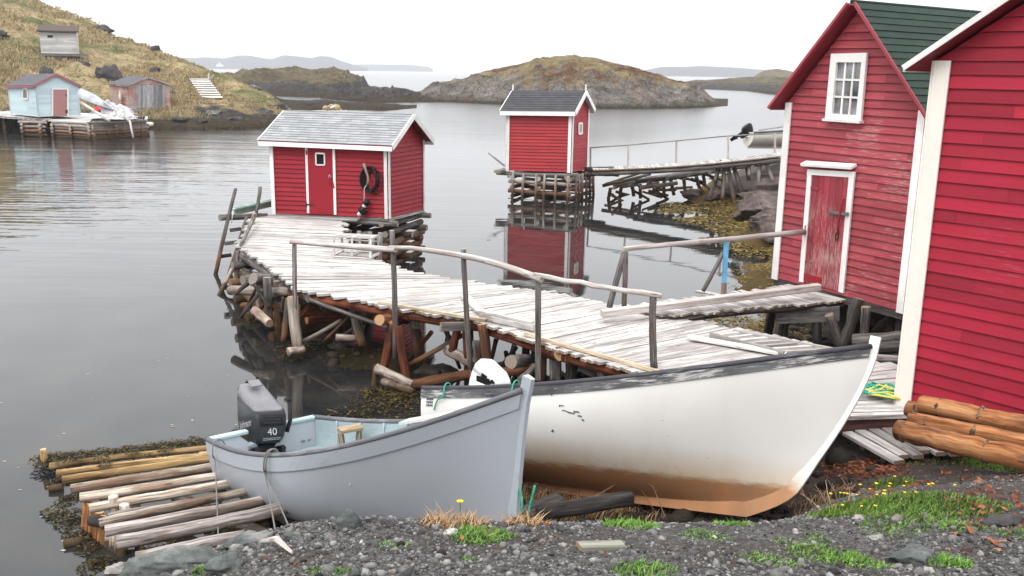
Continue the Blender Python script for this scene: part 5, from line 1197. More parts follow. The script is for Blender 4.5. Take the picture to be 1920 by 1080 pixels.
# ---- hose coil and gear on the shed wall
n0 = H1.outs[0]; c = wq(H1, 0, [(696, 334)])[0] + n0 * .09; ux = (H1.B[1] - H1.B[0]).normalized()
hc = thing('rope_coil', 'black hose coil hanging on the red shed wall right of the door', 'coil', c)
d = MB(); random.seed(4)
for k in range(9):
    P = []; rx, ry = random.uniform(.17, .25), random.uniform(.24, .33); cx = random.uniform(-.03, .05); dp = k * .010
    for i in range(25): a_ = i / 24 * 2 * math.pi; P.append(c + ux * (cx + rx * math.cos(a_)) + V((0, 0, ry * math.sin(a_) - .02)) + n0 * (dp - .03))
    d.tube(P, .017, 6, cap=False)
P = [c + ux * (.13 + .21 * math.cos(i / 24 * 6.2832)) + V((0, 0, -.09 + .30 * math.sin(i / 24 * 6.2832))) + n0 * -.05 for i in range(25)]; d.tube(P, .011, 5, cap=False)
d.build('coil', M_blk, hc)
d = MB(); q = wq(H1, 0, [(689, 305), (692, 315), (697, 330), (697, 340), (693, 348)]); d.tube([p + n0 * o_ for p, o_ in zip(q, (.20, .20, .2, .2, .19))], [.036, .034, .03, .026, .018], 8); d.build('wooden_hook', M_wlog, hc)
q = wq(H1, 0, [(694, 345), (690, 352), (690, 365), (689, 378)]); d = MB(); d.tube([p + n0 * .2 for p in q], .010, 5); d.build('white_cord', plain('white_cord', (.6, .6, .58), .8), hc)
q = wq(H1, 0, [(692, 378), (688, 385), (684, 392), (679, 400), (687, 396)])
for i, (mt, r_, lb) in enumerate(((M_blk, .09, 'black float at the foot of the shed wall'), (M_wcowl, .055, 'white float hanging below the hose coil'), (M_blk, .10, 'black gear bundle on the step below the hose coil'), (M_wcowl, .06, 'white float on the step beside the shed wall'), (M_blk, .08, 'small black float against the shed wall base'))):
    d = MB(); d.lathe([(.01, -r_)] + [(r_ * math.sin(R(a_)) * (1 + .15 * math.sin(a_ * .1)), -r_ * math.cos(R(a_))) for a_ in range(20, 170, 20)] + [(.01, r_)], q[i] + n0 * .14, V((.3, .1, 1)), 12); solo(d, 'float', mt, lb, 'float')
# ================================================================ log slip
random.seed(41)
slip = thing('log_slip', 'boat slip of pale poles laid side by side down to the water', 'slipway', at(200, 990, .3))
M_yel = wood('yellow_wet_pole', [(0, (.15, .085, .033)), (.5, (.36, .235, .105)), (1, (.52, .385, .21))], .5, (.13, .07, .03), .7, (.5, .38, .22), wet=.06)
M_pale = wood('pale_slip_pole', [(0, (.13, .09, .062)), (.5, (.36, .295, .235)), (1, (.58, .51, .44))], .6, (.16, .085, .05), .7, (.55, .47, .42), wet=.12)
M_gpole = wood('grey_slip_pole', [(0, (.10, .08, .07)), (.5, (.27, .235, .215)), (1, (.46, .41, .385))], .6, (.11, .075, .055), .7, (.5, .44, .4), wet=.12)
M_stk = wood('orange_brown_stake', [(0, (.10, .04, .015)), (.5, (.28, .12, .045)), (1, (.45, .24, .11))], .5, (.12, .06, .03), .6, (.5, .33, .18), wet=.0)
SL = [((93, 874), (362, 844), .055, M_yel), ((106, 887), (372, 856), .05, M_yel), ((374, 853), (420, 846), .05, M_yel), ((117, 899), (420, 857), .062, M_yel), ((133, 917), (425, 871), .072, M_pale), ((150, 933), (430, 887), .07, M_pale), ((168, 953), (440, 905), .07, M_pale), ((203, 967), (340, 944), .04, M_gpole), ((186, 981), (450, 925), .062, M_pale), ((197, 995), (470, 941), .072, M_gpole), ((219, 1017), (500, 957), .088, M_gpole), ((254, 1047), (420, 1011), .075, M_gpole)]
for i, (a, b_, r_, mt) in enumerate(SL):
    z = .12 + .052 * i; p, q = at(*a, z), at(*b_, z + .05); q = p + (q - p) * 1.25; d = MB(); d.log(p, q, r_ * .80, r_ * .72, bend=.01, n=10, seg=12, wob=.06); d.build('pole', mt, slip)
for k in range(10):
    f = k / 9; x = lerp(151, 216, f); yb = lerp(1000, 1052, f); yt = lerp(940, 1018, f); zb_ = -.05; p = at(x + 3, yb, zb_); d = MB()
    q = V((p.x + .05, p.y + .08, zat(x, yt, p.x, p.y))); d.log(p - V((0, 0, .3)), q, .052, .05, n=4); d.build('post', M_stk if k < 6 else M_pale, slip)
for a, b_, z, r_ in (((170, 975), (330, 1010), .25, .06), ((330, 930), (520, 1010), .25, .07), ((420, 900), (560, 985), .3, .07), ((250, 900), (260, 1010), .1, .05)):
    d = MB(); d.log(at(*a, z), at(*b_, z), r_, r_, n=5); d.build('bearer', M_dark, slip)
for a, b_ in (((212, 930), (213, 944)), ((232, 946), (233, 958))):
    p = at(*b_, .45); d = MB(); d.log(p - V((0, 0, .4)), V((p.x, p.y, zat(*a, p.x, p.y))), .05, .05, n=3); d.build('post', M_pale, slip)
pole('stake', ((83, 866), (81, 842)), (at(83, 866, .1).y, at(83, 866, .1).y), .045, M_yel, 'short yellow stake standing in seaweed at the slip end', 'stake')
for a, b_, lab in (((92, 918), (118, 914), 'dark sunken log end floating left of the slip poles'), ((120, 1021), (155, 1015), 'dark sunken log end floating below the slip posts')):
    d = MB(); d.log(at(*a, .02), at(*b_, .03), .05, .05, n=3); solo(d, 'sunken_log', M_dark, lab, 'log')
for a, b_, z, r_, lab in (((500, 1030), (600, 965), .62, .05, 'bleached pole end poking out under the blue boat'), ((900, 985), (1045, 940), .95, .09, 'dark roller log between the two boats'), ((1000, 965), (1180, 935), .85, .08, 'brown roller log lying under the white boat'), ((540, 1000), (690, 940), .45, .08, 'dark roller log under the blue boat belly')):
    d = MB(); d.log(at(*a, z), at(*b_, z - .1), r_, r_, n=5); solo(d, 'roller_log', M_dark if 'bleached' not in lab else M_pale, lab, 'log')
# ================================================================ foreground: stones, plants, logs
random.seed(51); rs = np.random.RandomState(51)
def hit(px, py):
    d = ray(px, py).normalized(); t = 3.
    while t < 60:
        p = CAM + d * t
        if p.z < ground(p.x, p.y): break
        t += .06
    lo, hi = t - .06, t
    for _ in range(8):
        m_ = (lo + hi) / 2; p = CAM + d * m_
        if p.z < ground(p.x, p.y): hi = m_
        else: lo = m_
    p = CAM + d * hi; p.z = ground(p.x, p.y); return p
def ico(sub):
    import bmesh
    bm = bmesh.new(); bmesh.ops.create_icosphere(bm, subdivisions=sub, radius=1); v = np.array([x.co[:] for x in bm.verts]); f = np.array([[x.index for x in q.verts] for q in bm.faces]); bm.free(); return v, f
IV1, IF1 = ico(1); IV2, IF2 = ico(2); IV4, IF4 = ico(4)
def npmesh(name, v, f, tone, mat, smooth=False):
    me = bpy.data.meshes.new(name); n = len(f); k = f.shape[1]
    me.vertices.add(len(v)); me.vertices.foreach_set('co', v.astype(np.float32).ravel()); me.loops.add(n * k); me.loops.foreach_set('vertex_index', f.astype(np.int32).ravel())
    me.polygons.add(n); me.polygons.foreach_set('loop_start', np.arange(0, n * k, k, dtype=np.int32)); me.polygons.foreach_set('loop_total', np.full(n, k, np.int32))
    if smooth: me.polygons.foreach_set('use_smooth', np.ones(n, bool))
    a = me.attributes.new('tone', 'FLOAT', 'FACE'); a.data.foreach_set('value', tone.astype(np.float32)); me.materials.append(mat); me.update(calc_edges=True)
    o = bpy.data.objects.new(name, me); COL.objects.link(o); return o
def gxy(P):
    z = gbase(P); return np.array([zz + gnoise(x, y, zz) for (x, y), zz in zip(P, z)])
def rots(n):
    q = rs.normal(size=(n, 4)); q /= np.linalg.norm(q, axis=1)[:, None]; w, x, y, z = q.T
    return np.stack([1 - 2 * (y * y + z * z), 2 * (x * y - z * w), 2 * (x * z + y * w), 2 * (x * y + z * w), 1 - 2 * (x * x + z * z), 2 * (y * z - x * w), 2 * (x * z - y * w), 2 * (y * z + x * w), 1 - 2 * (x * x + y * y)], 1).reshape(n, 3, 3)
def stones(P, rad, sink=.35):
    n = len(P); z = gxy(P); V_ = []; F_ = []; T_ = []
    base = [IV1 * (1 + rs.uniform(-.28, .28, (len(IV1), 1))) for _ in range(14)]; R_ = rots(n); sc = rad[:, None] * rs.uniform(.55, 1.15, (n, 3)); kk = rs.randint(0, 14, n); tn = np.clip(rs.normal(.42, .22, n), 0, 1)
    for i in range(n):
        V_.append((base[kk[i]] * sc[i]) @ R_[i].T * (1, 1, .75) + (P[i, 0], P[i, 1], z[i] + rad[i] * (.5 - sink))); F_.append(IF1 + i * len(IV1)); T_.append(np.full(len(IF1), tn[i]))
    return np.concatenate(V_), np.concatenate(F_), np.concatenate(T_)
m, nt, b = newmat('gravel_stone'); lc, tone, pos = lcpos(nt)
c = ramp(nt, tone, [(0, (.022, .021, .022)), (.35, (.074, .072, .071)), (.6, (.145, .142, .139)), (.8, (.25, .242, .228)), (.93, (.16, .13, .11)), (1, (.34, .33, .315))]); f_ = noi(nt, pos, 60, 4, .6)
c = mix(nt, 1, c, ramp(nt, f_, [(.3, .65), (.7, 1.3)]), 'MULTIPLY'); setc(nt, b, c); b.inputs['Roughness'].default_value = .85; b.inputs['Specular IOR Level'].default_value = .15; bump(nt, b, f_, .3, .005); M_stone = m
N = 100000
yy = 3.1 + (rs.uniform(0, 1, N) ** 1.25) * 6.4; half = .62 * yy; xx = rs.uniform(-1, 1.35, N) * half
keep = np.ones(N, bool); zz = gbase(np.c_[xx, yy]); keep &= zz > .9; keep &= ~((xx > 3.5) & (yy > 8.6))
dens = np.array([mn.noise(V((x * .8, y * .8, 2.))) for x, y in zip(xx, yy)]); keep &= rs.uniform(0, 1, N) < np.clip(.72 + dens * .8 - np.clip((xx - 1.2) * .12, 0, .4), .2, 1)
P = np.c_[xx, yy][keep]; rad = np.clip(.0075 * np.exp(rs.normal(-.22, .58, len(P))), .004, .036)
v, f, t = stones(P, rad); struct(npmesh('gravel', v, f, t, M_stone), 'stuff', 'loose grey gravel covering the foreground bank')
# beach stones under boats and wharf (dark, weedy)
N = 2600; P = np.c_[rs.uniform(-3.5, 6, N), rs.uniform(6.5, 19, N)]; zz = gbase(P); P = P[(zz > -.12) & (zz < 1.0)]
m, nt, b = newmat('wet_beach_stone'); lc, tone, pos = lcpos(nt); f_ = noi(nt, pos, 20, 4, .65)
setc(nt, b, mix(nt, f_, (.005, .004, .003), (.05, .04, .03))); b.inputs['Roughness'].default_value = .7; b.inputs['Specular IOR Level'].default_value = .15; M_wet = m
v, f, t = stones(P, np.clip(.05 * np.exp(rs.normal(0, .6, len(P))), .02, .2), .5); struct(npmesh('beach_stones', v, f, t, M_wet), 'stuff', 'dark wet stones on the foreshore under the wharf')
# ---- boulders
def rockmat(name, c1, c2, c3, moss=None, sc=3.):
    m, nt, b = newmat(name); pos = nd(nt, 'NewGeometry').outputs['Position']; n = noi(nt, pos, sc, 6, .65); f = noi(nt, pos, sc * 9, 4, .7)
    c = ramp(nt, n, [(.3, c1), (.52, c2), (.72, c3)]); c = mix(nt, 1, c, ramp(nt, f, [(.3, .65), (.7, 1.3)]), 'MULTIPLY')
    vv = nd(nt, 'TexVoronoi', {'Vector': vmul(nt, pos, (1, 1, 2.2)), 'Scale': sc * 1.1}, feature='DISTANCE_TO_EDGE').outputs[0]; c = mix(nt, rng(nt, vv, 0, .012, .35, 0), c, tuple(x * .5 for x in c1))
    if moss: c = mix(nt, rng(nt, noi(nt, pos, sc * .8, 4), .55, .68, 0, .7), c, moss)
    setc(nt, b, c); b.inputs['Roughness'].default_value = .9; b.inputs['Specular IOR Level'].default_value = .12; bump(nt, b, mth(nt, 'ADD', n, mth(nt, 'MULTIPLY', f, .4)), .7, .03); return m
M_rockg = rockmat('grey_green_rock', (.035, .040, .038), (.095, .103, .099), (.22, .22, .21))
M_rockp = rockmat('pale_lichen_rock', (.16, .15, .13), (.34, .325, .30), (.56, .55, .52), sc=6)
M_rockr = rockmat('reddish_shore_rock', (.035, .026, .024), (.10, .078, .070), (.18, .148, .135), sc=1.6)
M_rockd = rockmat('dark_outcrop_rock', (.022, .020, .022), (.058, .054, .054), (.11, .102, .098), sc=1.)
def boulder(p, size, seed_, mat, label, flat=6, rz=0., group=None, cat='rock'):
    r_ = np.random.RandomState(seed_); v = IV4.copy()
    for _ in range(flat + 9):
        n = r_.normal(size=3); n /= np.linalg.norm(n); k = r_.uniform(.5, .85); dd = v @ n; v -= np.clip(dd - k, 0, None)[:, None] * n
    v += np.array([mn.fractal(V(q * 2.2) + V((seed_, 0, 0)), .9, 2., 5) for q in v])[:, None] * v * .20
    v *= (1 + .05 * ((v[:, 2] * 3.2 + v[:, 0] * 1.3 + .4 * np.sin(v[:, 1] * 3 + seed_)) % 1.0))[:, None]
    c, s_ = math.cos(rz), math.sin(rz); v = v * np.array(size); v = np.c_[v[:, 0] * c - v[:, 1] * s_, v[:, 0] * s_ + v[:, 1] * c, v[:, 2]]
    o = npmesh('boulder', v, IF4, np.full(len(IF4), .5), mat, False); o.location = p; o['label'] = label; o['category'] = cat
    if group: o['group'] = group
    return o
for (px, py), sz, sd, mt, lab, rz in (((650, 990), (.095, .08, .09), 3, M_rockg, 'upright grey stone on the bank edge below the blue hull', .2), ((345, 1066), (.27, .14, .075), 5, M_rockg, 'broad slanting grey green rock at the lower left of the bank', .25), ((222, 1080), (.16, .12, .10), 8, M_rockp, 'pale blocky stone at the foot of the slip posts', .4),
    ((470, 1018), (.16, .06, .045), 9, M_rockg, 'long flat grey stone beside the bleached pole end', .7), ((1720, 1050), (.16, .13, .06), 12, M_rockg, 'low pale grey rock half buried in the right gravel', .3), ((425, 1070), (.11, .08, .05), 14, M_rockg, 'rounded grey stone right of the broad slanting rock', 1.), ((545, 1015), (.07, .05, .04), 15, M_rockg, 'small grey stone on the bank below the twin ropes', .3),
    ((1610, 975), (.05, .04, .025), 16, M_rockp, 'small pale flat pebble among the gravel near the yellow flowers', 0.), ((1645, 1010), (.06, .03, .02), 17, M_rockp, 'white flat stone in the gravel below the yellow flowers', .5), ((845, 1000), (.05, .04, .03), 18, M_rockp, 'small white pebble left of the green rosette', .5), ((1740, 1075), (.035, .03, .03), 19, M_rockp, 'white round pebble at the bottom edge of the gravel', .2), ((1880, 985), (.13, .10, .05), 23, M_rockd, 'dark flat stone at the right edge of the gravel', .2)):
    p = hit(px, py); boulder(p + V((0, 0, sz[2] * .25)), sz, sd, mt, lab, rz=rz)
d = MB(); a, b_ = hit(1085, 1030), hit(1168, 1028); d.beam(a + V((0, 0, .015)), b_ + V((0, 0, .015)), .07, .025, ch=.005); solo(d, 'plank', wood('greenish_grey_scrap', [(0, (.2, .2, .15)), (.5, (.34, .34, .27)), (1, (.44, .44, .36))]), 'greenish grey scrap of board half sunk in the gravel', 'board')
d = MB(); a, m_, b_ = hit(492, 1026), hit(520, 1030), hit(548, 1044); d.tube([a + V((0, 0, .03)), m_ + V((0, 0, .05)), b_ + V((0, 0, .02))], [.010, .016, .006], 8, .9, True, .15); solo(d, 'driftwood', M_rail, 'bleached white driftwood stick on the bank edge', 'driftwood')
# ---- peeled logs by the near store
M_collar = wood('knotty_bark_collar', [(0, (.07, .04, .028)), (.5, (.22, .12, .07)), (1, (.42, .34, .28))], .6, (.08, .05, .04), .8, grain=(20, 30, 30))
M_pl = wood('fresh_peeled_log', [(0, (.15, .05, .018)), (.45, (.39, .16, .062)), (1, (.56, .29, .14))], .55, (.10, .045, .028), .75, (.55, .34, .2), grain=(1.2, 14, 14), bst=.5)
for a, b_, Y, r_, lab in (((1728, 757), (1960, 804), (9.35, 8.4), .095, 'orange peeled log on top against the crimson wall'), ((1706, 785), (1960, 838), (9.1, 8.1), .070, 'thinner peeled log in the middle of the log pile'), ((1684, 806), (1960, 872), (8.95, 7.75), .103, 'thickest peeled log at the front of the log pile'), ((1702, 766), (1800, 782), (9.55, 9.2), .085, 'short orange log end behind the others at the cream corner board')):
    d = MB(); e0_, e1_ = atY(*a, Y[0]), atY(*b_, Y[1]); d.log(e0_, e0_.lerp(e1_, 1.6), r_, r_ * 1.04, bend=.006, n=20, seg=16, wob=.05); pa, pb = V(d.v[0]), None
    c0_, c1_ = atY(*a, Y[0]), atY(*b_, Y[1])
    for f_ in ((.12, .19), (.5, .54)) if r_ < .1 else ((.03, .06), (.62, .66)):
        g_ = random.uniform(-.02, .02); d.tube([c0_.lerp(c1_, f_[0] + g_), c0_.lerp(c1_, (f_[0] + f_[1]) / 2 + g_), c0_.lerp(c1_, f_[1] + g_)], [r_ * .9, r_ * 1.09, r_ * .9], 16, .3, True, .10, 1)
    o = solo(d, 'log', [M_pl, M_collar], lab, 'log', 'peeled logs piled by the near store')
# ---- boardwalk below the deck end
bwk = thing('boardwalk', 'short grey plank walk sloping below the wharf end', 'boardwalk', at(1660, 830, .95))
d = MB(); e0, e1, f0, f1 = at(1578, 815, 1.0), at(1722, 780, 1.06), at(1664, 862, 1.02), at(1815, 842, 1.08)
for i in range(7):
    a = e0.lerp(e1, (i + .5) / 7); b_ = f0.lerp(f1, (i + .5) / 7); x = (b_ - a).normalized(); d.beam(a - x * random.uniform(0, .08), b_ + x * random.uniform(-.1, .15), (e1 - e0).length / 7 * .78, .045, tone=random.uniform(.1, .8), ch=.006)
d.build('planks', wood('grey_boardwalk_plank', [(0, (.21, .195, .185)), (.5, (.42, .40, .385)), (1, (.58, .56, .54))], .5, (.27, .24, .22), .5), bwk)
for f in (.3, .75): d = MB(); d.beam(e0.lerp(e1, .1).lerp(f0.lerp(f1, .1), f) - V((0, 0, .075)), e0.lerp(e1, .9).lerp(f0.lerp(f1, .9), f) - V((0, 0, .075)), .08, .09); d.build('bearer', M_dark, bwk)
# ---- plants
def leafmat(name, c1, c2, c3=None):
    m, nt, b = newmat(name); lc, tone, pos = lcpos(nt); c = ramp(nt, tone, [(0, c1), (.6, c2), (1, c3 or c2)]); n = noi(nt, pos, 9, 3); c = mix(nt, 1, c, ramp(nt, n, [(.3, .75), (.7, 1.2)]), 'MULTIPLY'); setc(nt, b, c); b.inputs['Roughness'].default_value = .7; b.inputs['Specular IOR Level'].default_value = .15
    return m
M_green_g = leafmat('bright_green_grass', (.05, .115, .018), (.11, .225, .035), (.19, .30, .07)); M_green_d = leafmat('dull_green_grass', (.04, .085, .012), (.10, .18, .03), (.19, .25, .06)); M_tan = leafmat('dry_tan_grass', (.16, .09, .04), (.34, .21, .11), (.48, .34, .20)); M_stalk = leafmat('dead_stalk', (.20, .13, .08), (.38, .28, .19), (.52, .42, .31))
M_weed = leafmat('brown_seaweed', (.008, .0065, .003), (.04, .029, .008), (.13, .095, .022)); M_weedy = leafmat('yellow_seaweed', (.05, .032, .008), (.16, .11, .025), (.27, .21, .06)); M_yflower = leafmat('yellow_petals', (.55, .36, .01), (.72, .52, .02), (.8, .6, .04)); M_bark = leafmat('red_bark_chip', (.045, .014, .008), (.16, .045, .02), (.33, .13, .06))
def blades(d, p, n, rad, h, wd=.006, lean=.4, seg=2, flat=1., up=.0):
    for _ in range(n):
        a = random.uniform(0, 6.283); r_ = rad * math.sqrt(random.random()); x, y = p.x + math.cos(a) * r_, p.y + math.sin(a) * r_ * flat
        if rad > .05: z = float(gbase([(x, y)])[0]); z += gnoise(x, y, z) - .005
        else: z = p.z
        k = 1 - .5 * (r_ / max(rad, 1e-6)) ** 2; hh = h * k * random.uniform(.5, 1.15); th = random.uniform(0, 6.283); ln = random.uniform(.1, lean) * hh; dx, dy = math.cos(th) * ln, math.sin(th) * ln; wx, wy = -math.sin(th + .6) * wd, math.cos(th + .6) * wd; tn = random.random(); prev = None
        for s_ in range(seg + 1):
            f = s_ / seg; q = V((x + dx * f * f, y + dy * f * f, z + hh * (f - .15 * f * f))); k2 = (1 - f) ** .7
            ids = (d.vt(q + V((wx, wy, 0)) * k2), d.vt(q - V((wx, wy, 0)) * k2))
            if prev: d.fc((prev[0], prev[1], ids[1], ids[0]), tn)
            prev = ids
def stuff(d, name, mat, label): o = d.build(name, mat); return struct(o, 'stuff', label)
d = MB()
for px, py, n, rad, h in ((905, 1006, 260, .16, .06), (880, 1000, 90, .08, .07), (1180, 986, 300, .16, .07), (1375, 984, 120, .13, .05), (1320, 1003, 130, .13, .035), (1440, 1052, 180, .16, .035), (1555, 1042, 330, .22, .05), (1600, 1055, 200, .18, .05), (1480, 1018, 60, .10, .03), (1770, 1055, 200, .13, .07), (1800, 988, 140, .15, .05), (1675, 990, 160, .2, .045), (1710, 868, 60, .12, .05), (1900, 1000, 50, .1, .05), (1205, 1070, 150, .16, .06), (735, 1022, 60, .10, .03), (640, 1075, 30, .05, .03), (380, 1072, 40, .05, .04), (880, 1050, 40, .06, .03), (590, 1075, 30, .05, .03), (1530, 1010, 60, .09, .03)):
    blades(d, hit(px, py), int(n * 2.2), rad, h * .8, .005, 1.2)
stuff(d, 'grass', M_green_g, 'bright green grass tufts in the gravel')
d = MB()
for px, py, n, rad, h in ((1845, 868, 500, .34, .12), (1885, 880, 400, .3, .10), (1640, 950, 700, .42, .07), (1720, 945, 600, .40, .07), (1780, 950, 400, .35, .055), (1600, 960, 300, .25, .08), (1830, 955, 120, .2, .06), (1665, 915, 260, .25, .10), (1700, 972, 300, .3, .05), (1780, 868, 100, .25, .06)):
    blades(d, hit(px, py), int(n * 1.5), rad, h, .006, .8)
stuff(d, 'grass', M_green_d, 'darker green grass around the yellow flowers')
d = MB()
for px, py, n, rad, h in ((850, 985, 350, .18, .11), (900, 980, 500, .22, .13), (950, 975, 500, .2, .14), (980, 985, 200, .14, .10), (1030, 965, 350, .3, .2), (1100, 960, 450, .32, .22), (1160, 962, 300, .25, .18), (1240, 968, 120, .3, .10), (905, 1000, 60, .14, .05), (1520, 950, 150, .22, .14), (1560, 930, 120, .2, .16), (1000, 945, 300, .4, .3), (1090, 935, 300, .4, .3)):
    blades(d, hit(px, py), n, rad, h, .005, 1.3, 3)
stuff(d, 'dry_grass', M_tan, 'dry tan grass along the crest of the bank')
d = MB()
def stalk(px, py, tx, ty, r_=.004):
    p = hit(px, py); q = atY(tx, ty, p.y + random.uniform(-.05, .1)); m_ = p.lerp(q, .5) + V((random.uniform(-.02, .02), random.uniform(-.02, .02), .01)); d.tube([p - V((0, 0, .03)), m_, q], [r_, r_ * .8, r_ * .4], 4, random.random(), False)
    for _ in range(random.randint(1, 4)): f = random.uniform(.45, 1); a = p.lerp(q, f); d.tube([a, a + V((random.uniform(-.06, .06), random.uniform(-.04, .04), random.uniform(.02, .08)))], [r_ * .5, r_ * .2], 4, random.random(), False)
for x0, y0, x1, y1 in ((1180, 962, 1150, 858), (1202, 962, 1163, 866), (1235, 965, 1178, 880), (1248, 966, 1205, 872), (1205, 960, 1134, 888), (1212, 958, 1140, 892), (1070, 958, 1160, 905), (1100, 960, 1200, 925), (1395, 962, 1385, 885), (1403, 962, 1402, 900), (1420, 960, 1425, 925), (1285, 965, 1255, 935), (1330, 965, 1300, 940), (1550, 960, 1500, 925), (1560, 955, 1528, 908), (1565, 958, 1548, 900), (1530, 950, 1535, 915), (1590, 945, 1592, 912), (1540, 965, 1500, 920), (1575, 950, 1560, 905), (990, 955, 1005, 905), (1160, 965, 1240, 930), (1060, 955, 1010, 918), (1130, 955, 1118, 900), (1040, 950, 1075, 905)): stalk(x0, y0, x1, y1)
stuff(d, 'dead_stalks', M_stalk, 'thin dead plant stalks standing before the white hull')
# yellow flowers, every head a flower of its own
def flower(px, py, h, r_, label, group):
    p = hit(px, py); t = thing('yellow_flower', label, 'flower', p, group); tip = p + V((random.uniform(-.02, .02), random.uniform(-.02, .02), h))
    d = MB(); d.tube([p - V((0, 0, .02)), p.lerp(tip, .5) + V((random.uniform(-.008, .008), 0, 0)), tip], [.003, .0025, .002], 4, .6, False); d.build('stem', M_green_d, t)
    d = MB(); n = 11
    for k in range(n):
        a = k / n * 6.283; o_ = V((math.cos(a), math.sin(a), .5)).normalized(); s_ = V((-math.sin(a), math.cos(a), 0)); d.fc([d.vt(tip), d.vt(tip + o_ * r_ * .6 - s_ * r_ * .22), d.vt(tip + o_ * r_), d.vt(tip + o_ * r_ * .6 + s_ * r_ * .22)], random.random())
    d.lathe([(.001, -.002), (r_ * .5, .002), (r_ * .45, r_ * .4), (.001, r_ * .55)], tip, (0, 0, 1), 8, .4); d.build('petals', M_yflower, t)
for px, py, h in ((862, 985, .14), (919, 975, .13), (931, 975, .14), (949, 972, .17)): flower(px, py, h, .024, 'yellow dandelion head above the dry tan grass on the bank crest', 'dandelions on the bank crest')
for px, py in ((1555, 962), (1567, 960), (1580, 955), (1590, 965), (1600, 950), (1612, 945), (1622, 955), (1634, 960), (1640, 940), (1650, 948), (1655, 962), (1662, 932), (1668, 928), (1676, 925), (1690, 935), (1698, 935), (1700, 950), (1720, 958), (1735, 948), (1748, 942), (1790, 945), (1640, 972), (1575, 972), (1610, 975)): flower(px, py, random.uniform(.07, .14), random.uniform(.010, .015), 'small yellow wildflower in the green patch right of the white bow', 'yellow wildflowers in the green patch')
# bark chips
d = MB()
def chips(px, py, sx_, sy_, n, L=.05):
    for _ in range(n):
        p = None; x, y = random.gauss(px, sx_), random.gauss(py, sy_)
        if not (860 < y < 1085): continue
        p = hit(x, y); a = random.uniform(0, 6.283); e = V((math.cos(a), math.sin(a), random.uniform(-.2, .5))).normalized(); g = V((-math.sin(a), math.cos(a), random.uniform(-.6, .6))).normalized(); l = L * random.uniform(.4, 1.3); wd = l * random.uniform(.12, .3); n_ = e.cross(g); tn = random.random(); p = p + V((0, 0, random.uniform(.0, .03)))
        q = [(-.5, 0), (-.2, .006), (.2, .008), (.5, 0)]; prev = None
        for f, u_ in q:
            ids = [d.vt(p + e * l * f + g * wd * s_ + n_ * (u_ - .25 * wd * abs(s_))) for s_ in (-1, 0, 1)]
            if prev:
                for k in range(2): d.fc((prev[k], prev[k + 1], ids[k + 1], ids[k]), tn)
            prev = ids
chips(1610, 880, 38, 9, 420); chips(1640, 878, 30, 8, 200); chips(1860, 950, 55, 40, 90, .055); chips(1600, 925, 50, 12, 80); chips(1760, 890, 90, 15, 110); chips(1890, 870, 25, 8, 60); chips(900, 1030, 260, 30, 14, .03)
stuff(d, 'bark_chips', M_bark, 'reddish bark chips strewn on the dark dirt')
# ---- seaweed: clumps of small leathery fronds
def weed(d, p, n, rad, L=.12, h=.06, flat=1., rot=0., ztilt=.3):
    for _ in range(int(n * 2.6)):
        a = random.uniform(0, 6.283); r_ = rad * math.sqrt(random.random()); x, y = r_ * math.cos(a), r_ * math.sin(a) * flat; x, y = x * math.cos(rot) - y * math.sin(rot), x * math.sin(rot) + y * math.cos(rot)
        q = p + V((x, y, random.random() * h * (1 - (r_ / rad) ** 2) + .01)); th = random.uniform(0, 6.283); e = V((math.cos(th), math.sin(th), random.uniform(-ztilt, ztilt))); g = V((-math.sin(th), math.cos(th), random.uniform(-.5, .5))); l = L * .6 * random.uniform(.4, 1.1); wd = l * random.uniform(.12, .3)
        d.fc((d.vt(q - e * l * .5 - g * wd * .4), d.vt(q - g * wd), d.vt(q + e * l * .5), d.vt(q + g * wd)), random.random() ** 1.5)
d = MB()
for i in range(34): f = i / 33; p = at(lerp(78, 400, f), lerp(868, 832, f) + random.uniform(-4, 4), .08); weed(d, p, 60, .16, .09, .10)
for x, y in ((85, 872), (100, 880), (112, 905), (100, 960), (110, 970), (125, 985), (135, 965), (140, 1000), (150, 1010), (165, 1030), (190, 1055), (170, 1065), (125, 940)): weed(d, at(x, y, .0), 55, .14, .08, .06)
for x, y in ((150, 862), (190, 862), (250, 850), (280, 858), (310, 845), (200, 872), (120, 870)): weed(d, at(x, y, .22), 45, .10, .07, .05)
for x, y, z in ((470, 818, .5), (490, 825, .5), (455, 815, .5), (560, 820, .5), (590, 955, .55), (640, 965, .6), (340, 990, .35), (420, 1005, .45), (300, 1030, .4), (400, 950, .35)): weed(d, at(x, y, z), 90, .2, .08, .1)
stuff(d, 'seaweed', M_weed, 'brown seaweed draped on the slip and its posts')
d = MB()
for i in range(42): x = random.uniform(-2.6, -.2); y = random.uniform(11.2, 14.2); weed(d, V((x, y, max(ground(x, y), 0) + .0)), 30, .3, .12, .06)
for x, y in ((540, 655), (560, 660), (580, 652), (500, 600), (470, 600), (620, 645), (730, 745), (745, 750), (720, 735), (700, 740), (770, 745), (550, 670)): weed(d, at(x, y, 0.), 60, .25, .12, .08)
stuff(d, 'seaweed', M_weed, 'dark seaweed round the feet of the wharf trestles')
d = MB()
for i in range(150):
    x, y = random.uniform(1240, 1460), random.uniform(375, 475)
    lo_ = 372 + max(0, (1330 - x)) * .25; hi_ = 395 + (x - 1240) * .38
    if lo_ < y < hi_: p = at(x, y, 0.); weed(d, V((p.x, p.y, .0)), 40, random.uniform(.3, .8), .26, .04, .7, 0, .12)
for i in range(40): x, y = random.uniform(1330, 1500), random.uniform(596, 628); p = at(x, y, 0.0); weed(d, V((p.x, p.y, max(0, ground(p.x, p.y)))), 40, .35, .14, .05, .8)
